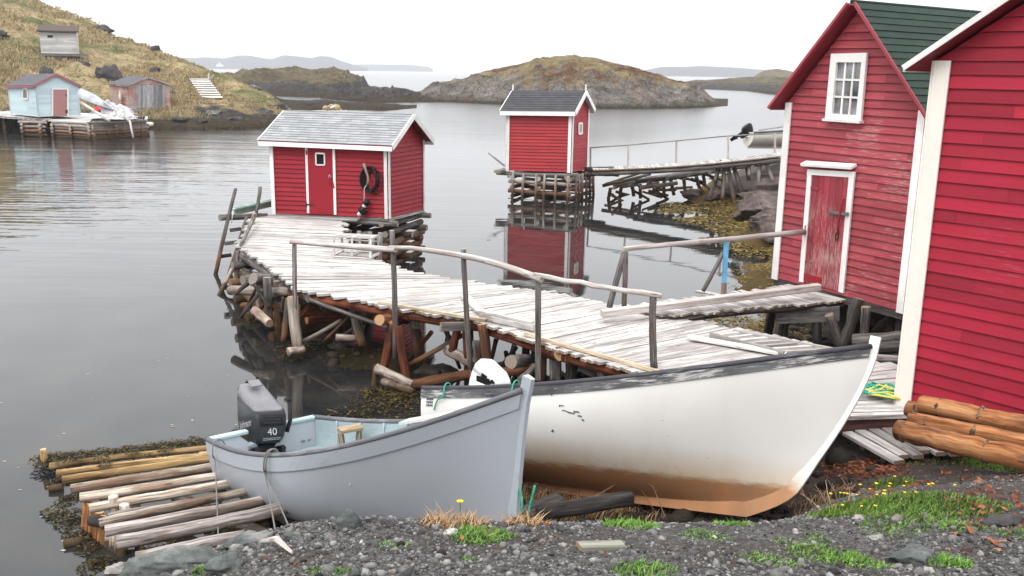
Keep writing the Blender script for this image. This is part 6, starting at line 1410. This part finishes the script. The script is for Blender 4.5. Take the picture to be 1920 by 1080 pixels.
for i in range(80): x, y = random.uniform(4.2, 7.2), random.uniform(14.5, 24); g = ground(x, y); weed(d, V((x, y, max(0, g))), 30, .4, .15, .08) if g > -.15 and g < .5 else None
for i in range(90): x, y = random.uniform(6.2, 9.5), random.uniform(26, 37); g = ground(x, y); weed(d, V((x, y, max(0, g))), 35, .5, .22, .08) if g > -.2 and g < .45 else None
stuff(d, 'seaweed', M_weedy, 'yellow seaweed floating and lying round the right shore')
# ================================================================ second crib, footbridge, far wharf and odds and ends
random.seed(61)
b0, b1, b2, b3 = H2.B; zc = b1.z - .14
cr = thing('log_crib', 'open log crib standing in water under the black roofed shed', 'crib', (b1.x, b1.y, 0))
e_ = H2.u * .1 + H2.w * .05
Q = [(b0 - H2.w * .25 - H2.u * 0.)[:2], (b1 + H2.w * .05)[:2], (b2 + H2.u * .75 + H2.w * .05)[:2], (b3 + H2.u * .75 - H2.w * .25)[:2]]
M_crib2 = wood('pale_crib_log', [(0, (.13, .10, .085)), (.5, (.30, .26, .23)), (1, (.48, .44, .40))], .5, (.18, .12, .09), .5, (.45, .40, .35), wet=.42, stain=(.16, .07, .035), stz=(.4, .8))
fx = lambda t, o=0.: tuple((b1 + H2.w * t - H2.u * o))[:2]; gx_ = lambda t, o=0.: tuple((b1 + H2.u * t - H2.w * o))[:2]
crib(cr, Q, -.3, zc - .12, 7, .085, M_crib2, over=.15, stakes=[(fx(t, .12), fx(t + .02, .2), zc, -.5, .055) for t in (.02, .55, 1.0, 1.35, 1.9, 2.35)] + [(gx_(t, .14), gx_(t + .04, .18), zc, -.5, .055) for t in (.3, .7, 1.15, 1.6, 2.1, 2.6)], mst=M_crib2)
for f in (.03, .97):
    p, q = b0.lerp(b3, f), b1.lerp(b2, f); x = (q - p).normalized(); d = MB(); d.log(p - x * .45 - V((0, 0, .1)), q + x * (.3 if f < .5 else .9) - V((0, 0, .1)), .085); d.build('floor_log', M_grey, shed2)
for f in (.05, .5, .95):
    p, q = b0.lerp(b1, f), b3.lerp(b2, f); x = (q - p).normalized(); d = MB(); d.log(p - x * .1 - V((0, 0, .22)), q + x * 1.4 - V((0, 0, .22)), .075); d.build('floor_log', M_clog, shed2)
d = MB(); a = atY(946, 311, 37.6); b_ = atY(916, 287, 38.2); d.tube([a, b_], .035, 6); solo(d, 'pole', M_grey, 'thin grey pole slanting from the back of the black roofed shed', 'pole')
d = MB(); d.beam(atY(932, 322, 37.3), atY(952, 317, 38.), .3, .10); solo(d, 'plank', M_grey, 'grey plank end jutting left from under the black roofed shed', 'board')
# ---- footbridge
fb = thing('footbridge', 'narrow plank footbridge with thin rail running from the black roofed shed to shore', 'footbridge', atY(1300, 308, 37))
A0, A1 = atY(1112, 319, 37.2), atY(1475, 291.5, 34.5); up_ = V((.02, 1, 0)) * 1.0
d = MB(); n = 56
for i in range(n):
    p = A0.lerp(A1, (i + .5) / n); sag = V((0, 0, -.10 * math.sin(math.pi * (i + .5) / n))); d.beam(p + sag - up_ * .05, p + sag + up_ * random.uniform(1.0, 1.12), (A1 - A0).length / n * .85, .045, up=(0, 0, 1))
d.build('deck', M_deck, fb)
for o_ in (.06, .95):
    d = MB(); pts = [A0.lerp(A1, i / 8) + up_ * o_ + V((0, 0, -.15 - .10 * math.sin(math.pi * i / 8))) for i in range(9)]; d.tube(pts, .085, 8); d.build('stringer', M_dark, fb)
railp = []
for x, yt, yb in ((1107, 277, 317), (1178, 272, 314), (1268, 264, 306), (1365, 255, 297), (1453, 250, 290)):
    f = (x - 1112) / (1475 - 1112); p = A0.lerp(A1, f) + up_ * .98; t_ = atY(x, yt, p.y); d = MB(); d.beam(atY(x, yb, p.y), t_, .075, .05, up=(0, -1, 0)); d.build('rail_post', M_rail, fb); railp.append(t_)
railp.append(atY(1490, 248, A1.y + 1)); d = MB(); d.tube(railp, .024, 7); d.build('handrail', M_rail, fb)
for a, b_, r_ in (((1352, 302), (1331, 371), .085), ((1358, 302), (1355, 373), .08), ((1363, 302), (1377, 377), .085), ((1372, 300), (1393, 366), .08), ((1346, 303), (1340, 340), .06), ((1425, 297), (1421, 352), .075), ((1432, 296), (1450, 340), .07), ((1405, 298), (1404, 330), .06)):
    f = (a[0] - 1112) / 363; Y = A0.lerp(A1, f).y; pillar((a, b_), (Y + .4, Y - .1), r_, r_, M_log, 'post', fb)
# landing logs at the shed
for a, b_ in (((1095, 325), (1160, 327)), ((1098, 318), (1150, 316)), ((1085, 329), (1160, 321))):
    pole('log', (a, b_), (38.3, 37.2), .10, M_clog, 'grey log end of the landing between crib and footbridge', 'log', 'landing logs by the black roofed shed')
# ---- log slip behind the footbridge
sl2 = thing('log_slip', 'rough boat slip of grey poles climbing under the footbridge', 'slipway', atY(1280, 335, 37.6))
for a, b_, Y, r_ in (((1130, 348), (1220, 326), (38.2, 38.6), .07), ((1150, 350), (1330, 318), (37.8, 38.2), .08), ((1190, 341), (1450, 303), (37.6, 37.6), .09), ((1200, 352), (1270, 343), (37.0, 37.2), .09), ((1150, 343), (1250, 331), (39., 39.), .07), ((1210, 336), (1455, 299), (38.8, 38.8), .08), ((1135, 345), (1200, 325), (39.3, 39.4), .05)):
    pillar((a, b_), Y, r_, r_ * .9, M_log, 'pole', sl2)
for x, y0, y1 in ((1145, 352, 374), (1165, 350, 375), (1200, 345, 372), (1230, 342, 370), (1258, 338, 366), (1282, 334, 356), (1305, 330, 352), (1318, 325, 348), (1400, 312, 345), (1185, 345, 368), (1245, 338, 364)):
    pillar(((x, y0), (x + random.uniform(-8, 8), y1)), 37.9, .075, .07, M_clog, 'post', sl2)
for x, y in ((1150, 349), (1180, 343), (1215, 338), (1250, 333), (1290, 326), (1330, 320), (1370, 314), (1410, 308)):
    pillar(((x, y + 4), (x + 16, y - 4)), (37.2, 39.4), .065, .06, M_log, 'roller', sl2)
# ---- beached boat at the landing
QC = dict(QW); QC.update(L=4.2, B=.75, Bt=.66, D=.62, shb=.3, heel=-R(4), pit=R(2), a=-R(8))
p = atY(1404, 282, 37.2); QC.update(X=p.x, Y=p.y + .3, Z=p.z + .05)
wb2 = thing('rowing_boat', 'small white boat with black outboard pulled up at the footbridge landing', 'boat', p)
M_hw2 = hullmat('rust_streaked_white_hull', (.76, .73, .66), (.5, .34, .16), -1, .05, .2, (.6, .42, .2), (.62, .48, .28))
MC = boat(wb2, QC, dict(hull=M_hw2, inner=M_inw, cap=M_capw, band=M_peelblk, trim=M_inw, stem=M_stemw, keel=M_hw2), nt_=20, nv=8, band=.06, thwarts=(.4,))
outboard(wb2, MC @ V((-.15, 0, .62)), Matrix.Rotation(R(8), 4, 'Z') @ Matrix.Rotation(R(55), 4, 'Y'), (M_blk, M_cowl, M_blk), .7, False)
d = MB(); d.tube([MC @ V((.4, -.2, .7)), MC @ V((1.6, -.3, .84)), MC @ V((3.2, -.2, .9))], .03, 6); solo(d, 'oar', M_grey, 'grey oar laid along the small beached boat', 'oar')
# ---- right shore boulders
for i, ((px, py), sz, rz) in enumerate((((1440, 392), (1.2, .8, .55), .5), ((1420, 372), (1.0, .7, .4), .3), ((1450, 415), (.9, .7, .4), .9), ((1410, 405), (.8, .5, .3), .4), ((1452, 350), (1.3, .9, .7), .2), ((1425, 425), (.6, .5, .3), .7), ((1400, 385), (.5, .4, .25), .1), ((1380, 362), (.8, .5, .3), .6), ((1345, 368), (.6, .45, .25), .2), ((1300, 368), (.7, .5, .25), .5), ((1462, 440), (.9, .7, .45), .3))):
    p = hit(px, py); lab = ('large slanting reddish rock left of the red store', 'reddish rock slab above the yellow seaweed', 'reddish boulder against the lower left of the red store', 'small ledge of rock at the cove edge', 'broad dark rock under the beached boat landing', 'small reddish rock at the edge of the floating weed', 'little rock among the yellow seaweed', 'rock by the feet of the footbridge trestle', 'low rock left of the footbridge trestle', 'weedy rock at the foot of the log slip', 'rock half hidden behind the red store corner')[i]
    boulder(p + V((0, 0, sz[2] * .15)), sz, 70 + i, M_rockr, lab, rz=rz)
for i, ((px, py), sz) in enumerate((((1650, 600), (.5, .4, .3)), ((1600, 620), (.3, .3, .2)), ((1680, 620), (.5, .4, .3)))):
    boulder(hit(px, py) + V((0, 0, .05)), sz, 90 + i, M_rockr, ('grey rock in the shade under the red store floor', 'small rock beside the ramp posts', 'rock between the two red stores at ground level')[i])
for i, ((px, py), sz) in enumerate((((790, 700), (.35, .3, .2)), ((830, 690), (.4, .3, .18)), ((690, 650), (.3, .3, .2)), ((640, 640), (.35, .25, .18)), ((930, 690), (.35, .3, .2)), ((600, 630), (.3, .25, .15)))):
    p = at(px, py, .12); boulder(V((p.x, p.y, .05)), sz, 100 + i, M_wet, 'dark wet rock among the trestle feet under the wharf', group='dark rocks under the wharf')
# ---- far crib wharf
fw = thing('wharf', 'far crib wharf of grey logs carrying the pale blue hut', 'wharf', at(172, 262, 0))
F1, F2, F3 = at(103, 257, 0), at(172, 262, 0), at(272, 255, 0); dpt = V((-.35, .94, 0))
F1b, F3b = F1 + dpt * 5, F3 + dpt * 5
zd = zat(172, 229, F2.x, F2.y); zd2 = zat(272, 225, F3.x, F3.y); zd = (zd + zd2) / 2
d = MB(); G0 = at(-60, 240, 0); G0.z = 0
poly = [V((G0.x, G0.y - 1.5, zd)), V((F1.x, F1.y - .1, zd)), V((F2.x, F2.y - .15, zd)), V((F3.x + .3, F3.y - .1, zd)), F3b + V((-.5, 0, zd)), V((G0.x - 2, G0.y + 9, zd))]
top_ = [d.vt(p) for p in poly]; bot = [d.vt(p - V((0, 0, .09))) for p in poly]; d.fc(top_); d.fc(bot[::-1])
for i in range(6): d.fc((top_[i], bot[i], bot[(i + 1) % 6], top_[(i + 1) % 6]))
for k in range(40):
    p = poly[0].lerp(poly[1], k / 20) if k < 20 else poly[2].lerp(poly[3], (k - 20) / 20); q = p + dpt * 4.4; d.beam(p - dpt * random.uniform(.05, .3) + V((0, 0, .03)), q + V((0, 0, .03)), .34, .04)
d.build('deck', M_deck, fw)
def face(a, b_, n, r_, mt):
    for k in range(n):
        z = zd - .16 - (zd - .0) * k / n; x = (b_ - a).normalized(); d = MB(); d.log(V((a.x, a.y, z)) - x * random.uniform(.1, .4), V((b_.x, b_.y, z + random.uniform(-.05, .05))) + x * random.uniform(.1, .4), r_, r_, n=4, seg=7); d.build('crib_log', mt, fw)
face(F1, F2, 6, .11, M_crib2); face(F2, F3, 6, .11, M_crib2)
for a in (F1, F2, F1.lerp(F2, .5), F2.lerp(F3, .5)):
    for k in range(5): z = zd - .30 - zd * k / 5; d = MB(); d.log(V((a.x, a.y - .35, z)), V((a.x, a.y, z)) + dpt * 3, .11, .1, n=3, seg=7); d.build('crib_log', M_crib2, fw)
for f in (.05, .35, .65, .97): p = F2.lerp(F3, f); d = MB(); d.log(V((p.x, p.y - .25, -.4)), V((p.x + random.uniform(-.1, .1), p.y - .2, zd - .05 - (.5 if f == .35 else 0))), .08, .07, n=3, seg=7); d.build('post', M_crib2, fw)
E1, E2_ = at(46, 256, 0), at(80, 257, 0); face(E1, E2_, 4, .10, M_crib2); face(E1 + dpt * 2, E2_ + dpt * 2, 4, .10, M_clog)
for a in (E1, E2_):
    for k in range(4): z = zd - .3 - zd * k / 4.5; d = MB(); d.log(V((a.x, a.y - .3, z)), V((a.x, a.y, z)) + dpt * 2.5, .10, .1, n=3, seg=7); d.build('crib_log', M_crib2, fw)
for k in range(8): p = V((lerp(G0.x, F1.x, k / 8), F1.y + 3.5, 0)); d = MB(); d.log(p - V((0, 0, .5)), p + V((0, 0, zd)), .12, .12, n=3, seg=7); d.build('post', M_clog, fw)
d = MB(); d.tube([atY(243, 226, F2.y - .4), atY(250, 258, F2.y - .9)], .07, 6); solo(d, 'pole', M_rail, 'long pale pole leaning off the far crib wharf', 'pole')
d = MB(); d.tube([atY(152, 192, F2.y + 2.4), atY(205, 226, F2.y + .2)], .10, 7); solo(d, 'pole', M_rail, 'stout pale spar sloping beside the blue hut', 'pole')
d = MB(); d.tube([atY(178, 178, F2.y + 3.2), atY(246, 230, F2.y + .4)], .06, 7); solo(d, 'pole', M_rail, 'long thin white spar lying across the tarpaulin heap', 'pole')
# tarpaulin heap, skiff and red tub
def heap(p, sx_, sy_, h, seed_, mt, label, name, cat):
    d = MB(); n, m_ = 22, 12; g = []
    for i in range(n):
        row = []
        for j in range(m_):
            u, v = i / (n - 1) * 2 - 1, j / (m_ - 1) * 2 - 1; k = max(0, 1 - (u * u + v * v) ** 1.1); z = h * k ** .55 * (.65 + .9 * mn.noise(V((u * 2.3, v * 2.3, seed_)))) + .14 * h * mn.noise(V((u * 9, v * 9, seed_))); row.append(d.vt((p.x + u * sx_, p.y + v * sy_, p.z + max(z, 0) if k > 0 else p.z - .02)))
        g.append(row)
    for i in range(n - 1):
        for j in range(m_ - 1): d.fc((g[i][j], g[i + 1][j], g[i + 1][j + 1], g[i][j + 1]))
    return solo(d, name, mt, label, cat)
M_tarp = plain('grey_white_tarpaulin', (.40, .41, .43), .6, var=.4, sc=1.5); M_net = plain('white_net', (.46, .46, .45), .9, var=.6, sc=5)
heap(atY(226, 222, F2.y + 1.6), 1.0, .8, .75, 3.3, M_net, 'heap of white netting on the end of the far crib wharf', 'net_heap', 'nets'); heap(atY(210, 212, F2.y + 3.2), 1.5, .9, .8, 8.3, M_tarp, 'pale crumpled tarpaulin behind the white net heap', 'tarpaulin', 'tarpaulin')
d = MB(); p = atY(172, 216, F2.y + 3.0); ux = V((.92, -.2, -.34)).normalized(); rows = []
for i in range(9):
    t = i / 8; wv = .75 * (1 - t ** 2.4); c = p + V((-.6, 0, 1.3)) + ux * (t * 2.7); rows.append([d.vt(c + V((0, math.cos(a) * wv, 0)) + V((0, 0, math.sin(a) * wv * .75))) for a in [math.pi * k / 8 for k in range(9)]])
for i in range(8):
    for k in range(8): d.fc((rows[i][k], rows[i][k + 1], rows[i + 1][k + 1], rows[i + 1][k]), .5, 0, True)
d.fc(rows[0]); solo(d, 'upturned_skiff', plain('pale_grey_hull', (.34, .36, .40), .5, var=.3, sc=2), 'upturned pale grey skiff propped beside the blue hut', 'skiff')
p = atY(184, 209, F2.y + 1.5); d = MB(); d.lathe([(.18, 0), (.22, .2), (.24, .22), (.24, .25), (.18, .25), (.17, .04)], p, (.1, -.5, 1), 14); solo(d, 'plastic_tub', plain('red_plastic', (.55, .03, .03), .4), 'bright red plastic tub between skiff and nets', 'tub')
p = at(285, 241, 0); d = MB(); d.beam(p + V((-.7, 0, .12)), p + V((.7, .1, .12)), .7, .16, ch=.03); solo(d, 'raft', M_rail, 'little pale raft floating off the far crib wharf', 'raft')
p = at(281, 237, .2); d = MB(); d.lathe([(.1, 0), (.3, .05), (.3, .3), (.1, .35)], p, (0, 0, 1), 10); solo(d, 'white_drum', plain('white_plastic', (.6, .58, .55), .5), 'white drum standing on the little pale raft', 'drum')
# float stack on the red hut wall, white post
p = wq(H6, 0, [(231, 190)])[0] + H6.outs[0] * .2; d = MB(); d.lathe([(.05, 0), (.13, .1), (.13, .55), (.05, .7), (.04, .9)], p, (0, 0, 1), 10); solo(d, 'float', plain('pale_float', (.62, .58, .52), .6), 'pale bottle shaped float hung on the red hut side wall', 'float')
p = wq(H6, 0, [(232, 196)])[0] + H6.outs[0] * .2; d = MB(); d.lathe([(.03, -.05), (.11, .0), (.11, .12), (.03, .18)], p, (0, 0, 1), 10); solo(d, 'float', plain('red_float', (.42, .06, .04), .6), 'round red float hung under the pale one on the red hut', 'float')
# ---- white steps and driftwood cross on the headland
Ws = thing('steps', 'white board steps climbing the grassy headland', 'steps', onhill(385, 180))
Ya, Yb = onhill(372, 154), onhill(398, 186)
Ya = atY(374, 153, Ya.y); Yb = atY(398, 187, Yb.y); d = MB()
side = V((.95, .15, 0)); n = 9
for i in range(n):
    p = Ya.lerp(Yb, i / (n - 1)) + V((0, 0, .25)); d.beam(p - side * .95, p + side * .95, .66, .10, up=(0, 0, 1), tone=random.random())
d.build('tread', paint('white_step_paint', (.80, .79, .77), (.7, .69, .67), .4, (.5, .48, .45), .2, .66), Ws)
for s_ in (-.85, .85): d = MB(); d.beam(Ya + side * s_ + V((0, 0, .12)), Yb + side * s_ + V((0, 0, .12)), .1, .22); d.build('stringer', M_grey, Ws)
for f in (.1, .5, .9):
    p = Ya.lerp(Yb, f) - side * .85; d = MB(); d.beam(p - V((0, 0, 1.0)), p + V((0, 0, .2)), .12, .12); d.build('post', M_grey, Ws)
p = onhill(393, 161); d = MB(); q = atY(392, 137, p.y); d.tube([p - V((0, 0, .2)), q], [.1, .06], 6); d.tube([atY(393, 150, p.y), atY(401, 140, p.y)], [.08, .05], 6); d.tube([atY(389, 140, p.y), atY(397, 143, p.y)], .06, 6); solo(d, 'driftwood_post', M_rail, 'bleached forked driftwood post beside the white steps', 'post')
for i, ((px, py), sz, lab) in enumerate((((217, 150), (2.4, 2., 3.6), 'tall dark rock outcrop behind the old red hut'), ((95, 138), (1.6, 1.4, 1.6), 'dark rock rising behind the blue hut roof'), ((297, 135), (1.2, 1., 1.), 'small grey outcrop on the slope above the red hut'), ((165, 124), (1.6, 1.2, .9), 'grey outcrop below the white hill shed'), ((15, 66), (1.8, 1.4, .9), 'grey outcrop high on the left slope'), ((210, 56), (2.2, 1.6, 1.0), 'grey ledge on the headland skyline'), ((300, 93), (1.4, 1.4, .8), 'low dark ledge along the skyline above the steps'), ((400, 215), (2.2, 1.5, 1.1), 'sloping grey slab below the white steps'), ((330, 175), (.8, .8, .7), 'grey stone beside the red hut wall'), ((480, 165), (1.2, .9, .7), 'grey stone near the tip of the headland'), ((340, 225), (1.6, 1., .8), 'dark shore rock right of the red hut'), ((440, 226), (1.8, 1.1, .9), 'dark shore rock near the headland tip'), ((380, 228), (1.4, 1., .8), 'dark shore rock below the sloping grey slab'), ((500, 215), (1.8, 1.2, 1.3), 'blocky dark shore rock at the headland tip'))):
    p = onhill(px, py); boulder(p, tuple(x * (p.y / 85) * .55 for x in sz), 120 + i, M_rockd if i not in (7, 8, 9) else M_rockg, lab, rz=i * .7)
# headland grass tufts
d = MB(); random.seed(77)
for _ in range(9500):
    x = random.uniform(-20, 540); ys, yt = interp(x, HEAD_SHORE), interp(x, HEAD_TOP); f = random.random(); y = lerp(yt + 1, ys - 22, f)
    if y < -5 or y > ys - 16: continue
    p = onhill(x, y)
    if mn.noise(V((p.x * .12, p.y * .12, 4))) < -.45: continue
    s_ = random.uniform(.15, .42); tn = random.random()
    for k in range(5):
        a = random.uniform(0, 6.283); q = p + V((math.cos(a) * .25, math.sin(a) * .25, -.15)); e = V((math.cos(a) * .25 + .1, math.sin(a) * .2, 1)).normalized() * s_; g = V((.09, 0, 0)); d.fc((d.vt(q - g), d.vt(q + g), d.vt(q + e)), min(1, max(0, tn + random.uniform(-.3, .3))))
M_hillg = leafmat('hill_tussock', (.165, .13, .068), (.34, .262, .145), (.45, .36, .21)); stuff(d, 'dry_grass', M_hillg, 'dry tussock grass on the headland slope')
# ---- small boats behind the shed, gull rock, white boat far out
for x, y, L, lab in ((590, 216, 2.6, 'small white boat with dark gunwale moored behind the grey roof'), ((632), 216, 2.2, 'second white skiff moored right of the dark gunwaled one')):
    p = at(x, y, 0); d = MB(); rows = []
    for i in range(9):
        t = i / 8; b_ = .5 * (1 - max(0, (t - .5) / .5) ** 2.2); rows.append([d.vt(V((p.x - L / 2 + t * L, p.y + k * b_, p.z + z * (1 + .3 * t * t)))) for k, z in ((-.6, -.1), (-1, .45), (-.8, .45), (-.5, .1), (.5, .1), (.8, .45), (1, .45), (.6, -.1))])
    for i in range(8):
        for k in range(7): d.fc((rows[i][k], rows[i][k + 1], rows[i + 1][k + 1], rows[i + 1][k]))
    d.fc(rows[0]); d.beam(p + V((-.3, -.5, .3)), p + V((-.3, .5, .3)), .2, .05); d.beam(p + V((.2, -.5, .3)), p + V((.2, .5, .3)), .2, .05); solo(d, 'rowing_boat', M_stemw, lab, 'boat')
boulder(at(623, 208, .0), (1.3, 1., 1.1), 151, rockmat('ochre_rock', (.18, .12, .06), (.34, .25, .13), (.45, .36, .22)), 'ochre rock with a gull on it beyond the grey roof')
p = at(623, 205, 1.0); d = MB(); d.lathe([(.01, -.28), (.10, -.15), (.14, 0), (.11, .14), (.07, .2), (.08, .27), (.05, .34), (.01, .40)], p + V((0, 0, .2)), (.8, 0, .35), 10); d.tube([p + V((.05, 0, .15)), p + V((.05, 0, -.05))], .015, 5); solo(d, 'gull', plain('white_feathers', (.7, .7, .7), .7), 'white gull standing on the ochre rock', 'bird')
p = atY(412, 123, 900); d = MB(); d.beam(p + V((-3, 0, 0)), p + V((3, 0, 0)), 2, 1.6, w1=1); d.beam(p + V((-1, 0, 1.6)), p + V((1, 0, 1.6)), 1.6, 1.8); d.tube([p + V((0, 0, 2)), p + V((0, 0, 4.5))], .15, 5); solo(d, 'fishing_boat', M_stemw, 'tiny white fishing boat far out before the hazy hills', 'boat')
# extra crossing poles that thicken the rough slip, and timbers coloured dark to paint in the gloom under the wharf
random.seed(88)
for k in range(26):
    x = random.uniform(1135, 1340); y = lerp(352, 318, (x - 1135) / 205) + random.uniform(-3, 26); Y = random.uniform(37.2, 39.3); dx = random.uniform(10, 45); dyy = random.choice((random.uniform(-8, 3), random.uniform(8, 22)))
    pillar(((x, y), (x + dx, y + dyy)), (Y, Y + random.uniform(-.4, .4)), random.uniform(.045, .08), .05, random.choice((M_log, M_clog, M_clog, M_crib2)), 'pole', sl2)
for k in range(34):
    x = random.uniform(470, 1010); t = (x - 552) / 460; Yb = interp(x, yp); top = interp(x, [(470, 500), (552, 552), (740, 592), (900, 612), (1010, 655)]) + random.uniform(6, 30)
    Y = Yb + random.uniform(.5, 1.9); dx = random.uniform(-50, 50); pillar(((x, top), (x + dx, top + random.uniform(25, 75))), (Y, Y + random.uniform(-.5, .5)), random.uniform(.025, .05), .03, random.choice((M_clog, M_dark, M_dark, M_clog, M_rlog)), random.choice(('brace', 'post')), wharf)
# pale flecks drifting on the still water
d = MB(); random.seed(99)
for _ in range(45):
    x, y = random.uniform(0, 460), random.uniform(600, 1070)
    if x > 70 + (1070 - y) * 1.6 and y > 830: continue
    p = at(x, y, .004); r_ = random.uniform(.006, .02); a0 = random.uniform(0, 6); k = [d.vt(p + V((math.cos(a0 + i * 1.047) * r_ * random.uniform(.6, 1.4) * 1.6, math.sin(a0 + i * 1.047) * r_ * random.uniform(.6, 1.4), 0))) for i in range(6)]; d.fc(k, random.random())
stuff(d, 'floating_debris', leafmat('pale_fleck', (.20, .20, .16), (.36, .36, .30), (.45, .42, .2)), 'pale flecks drifting on the still water at left')
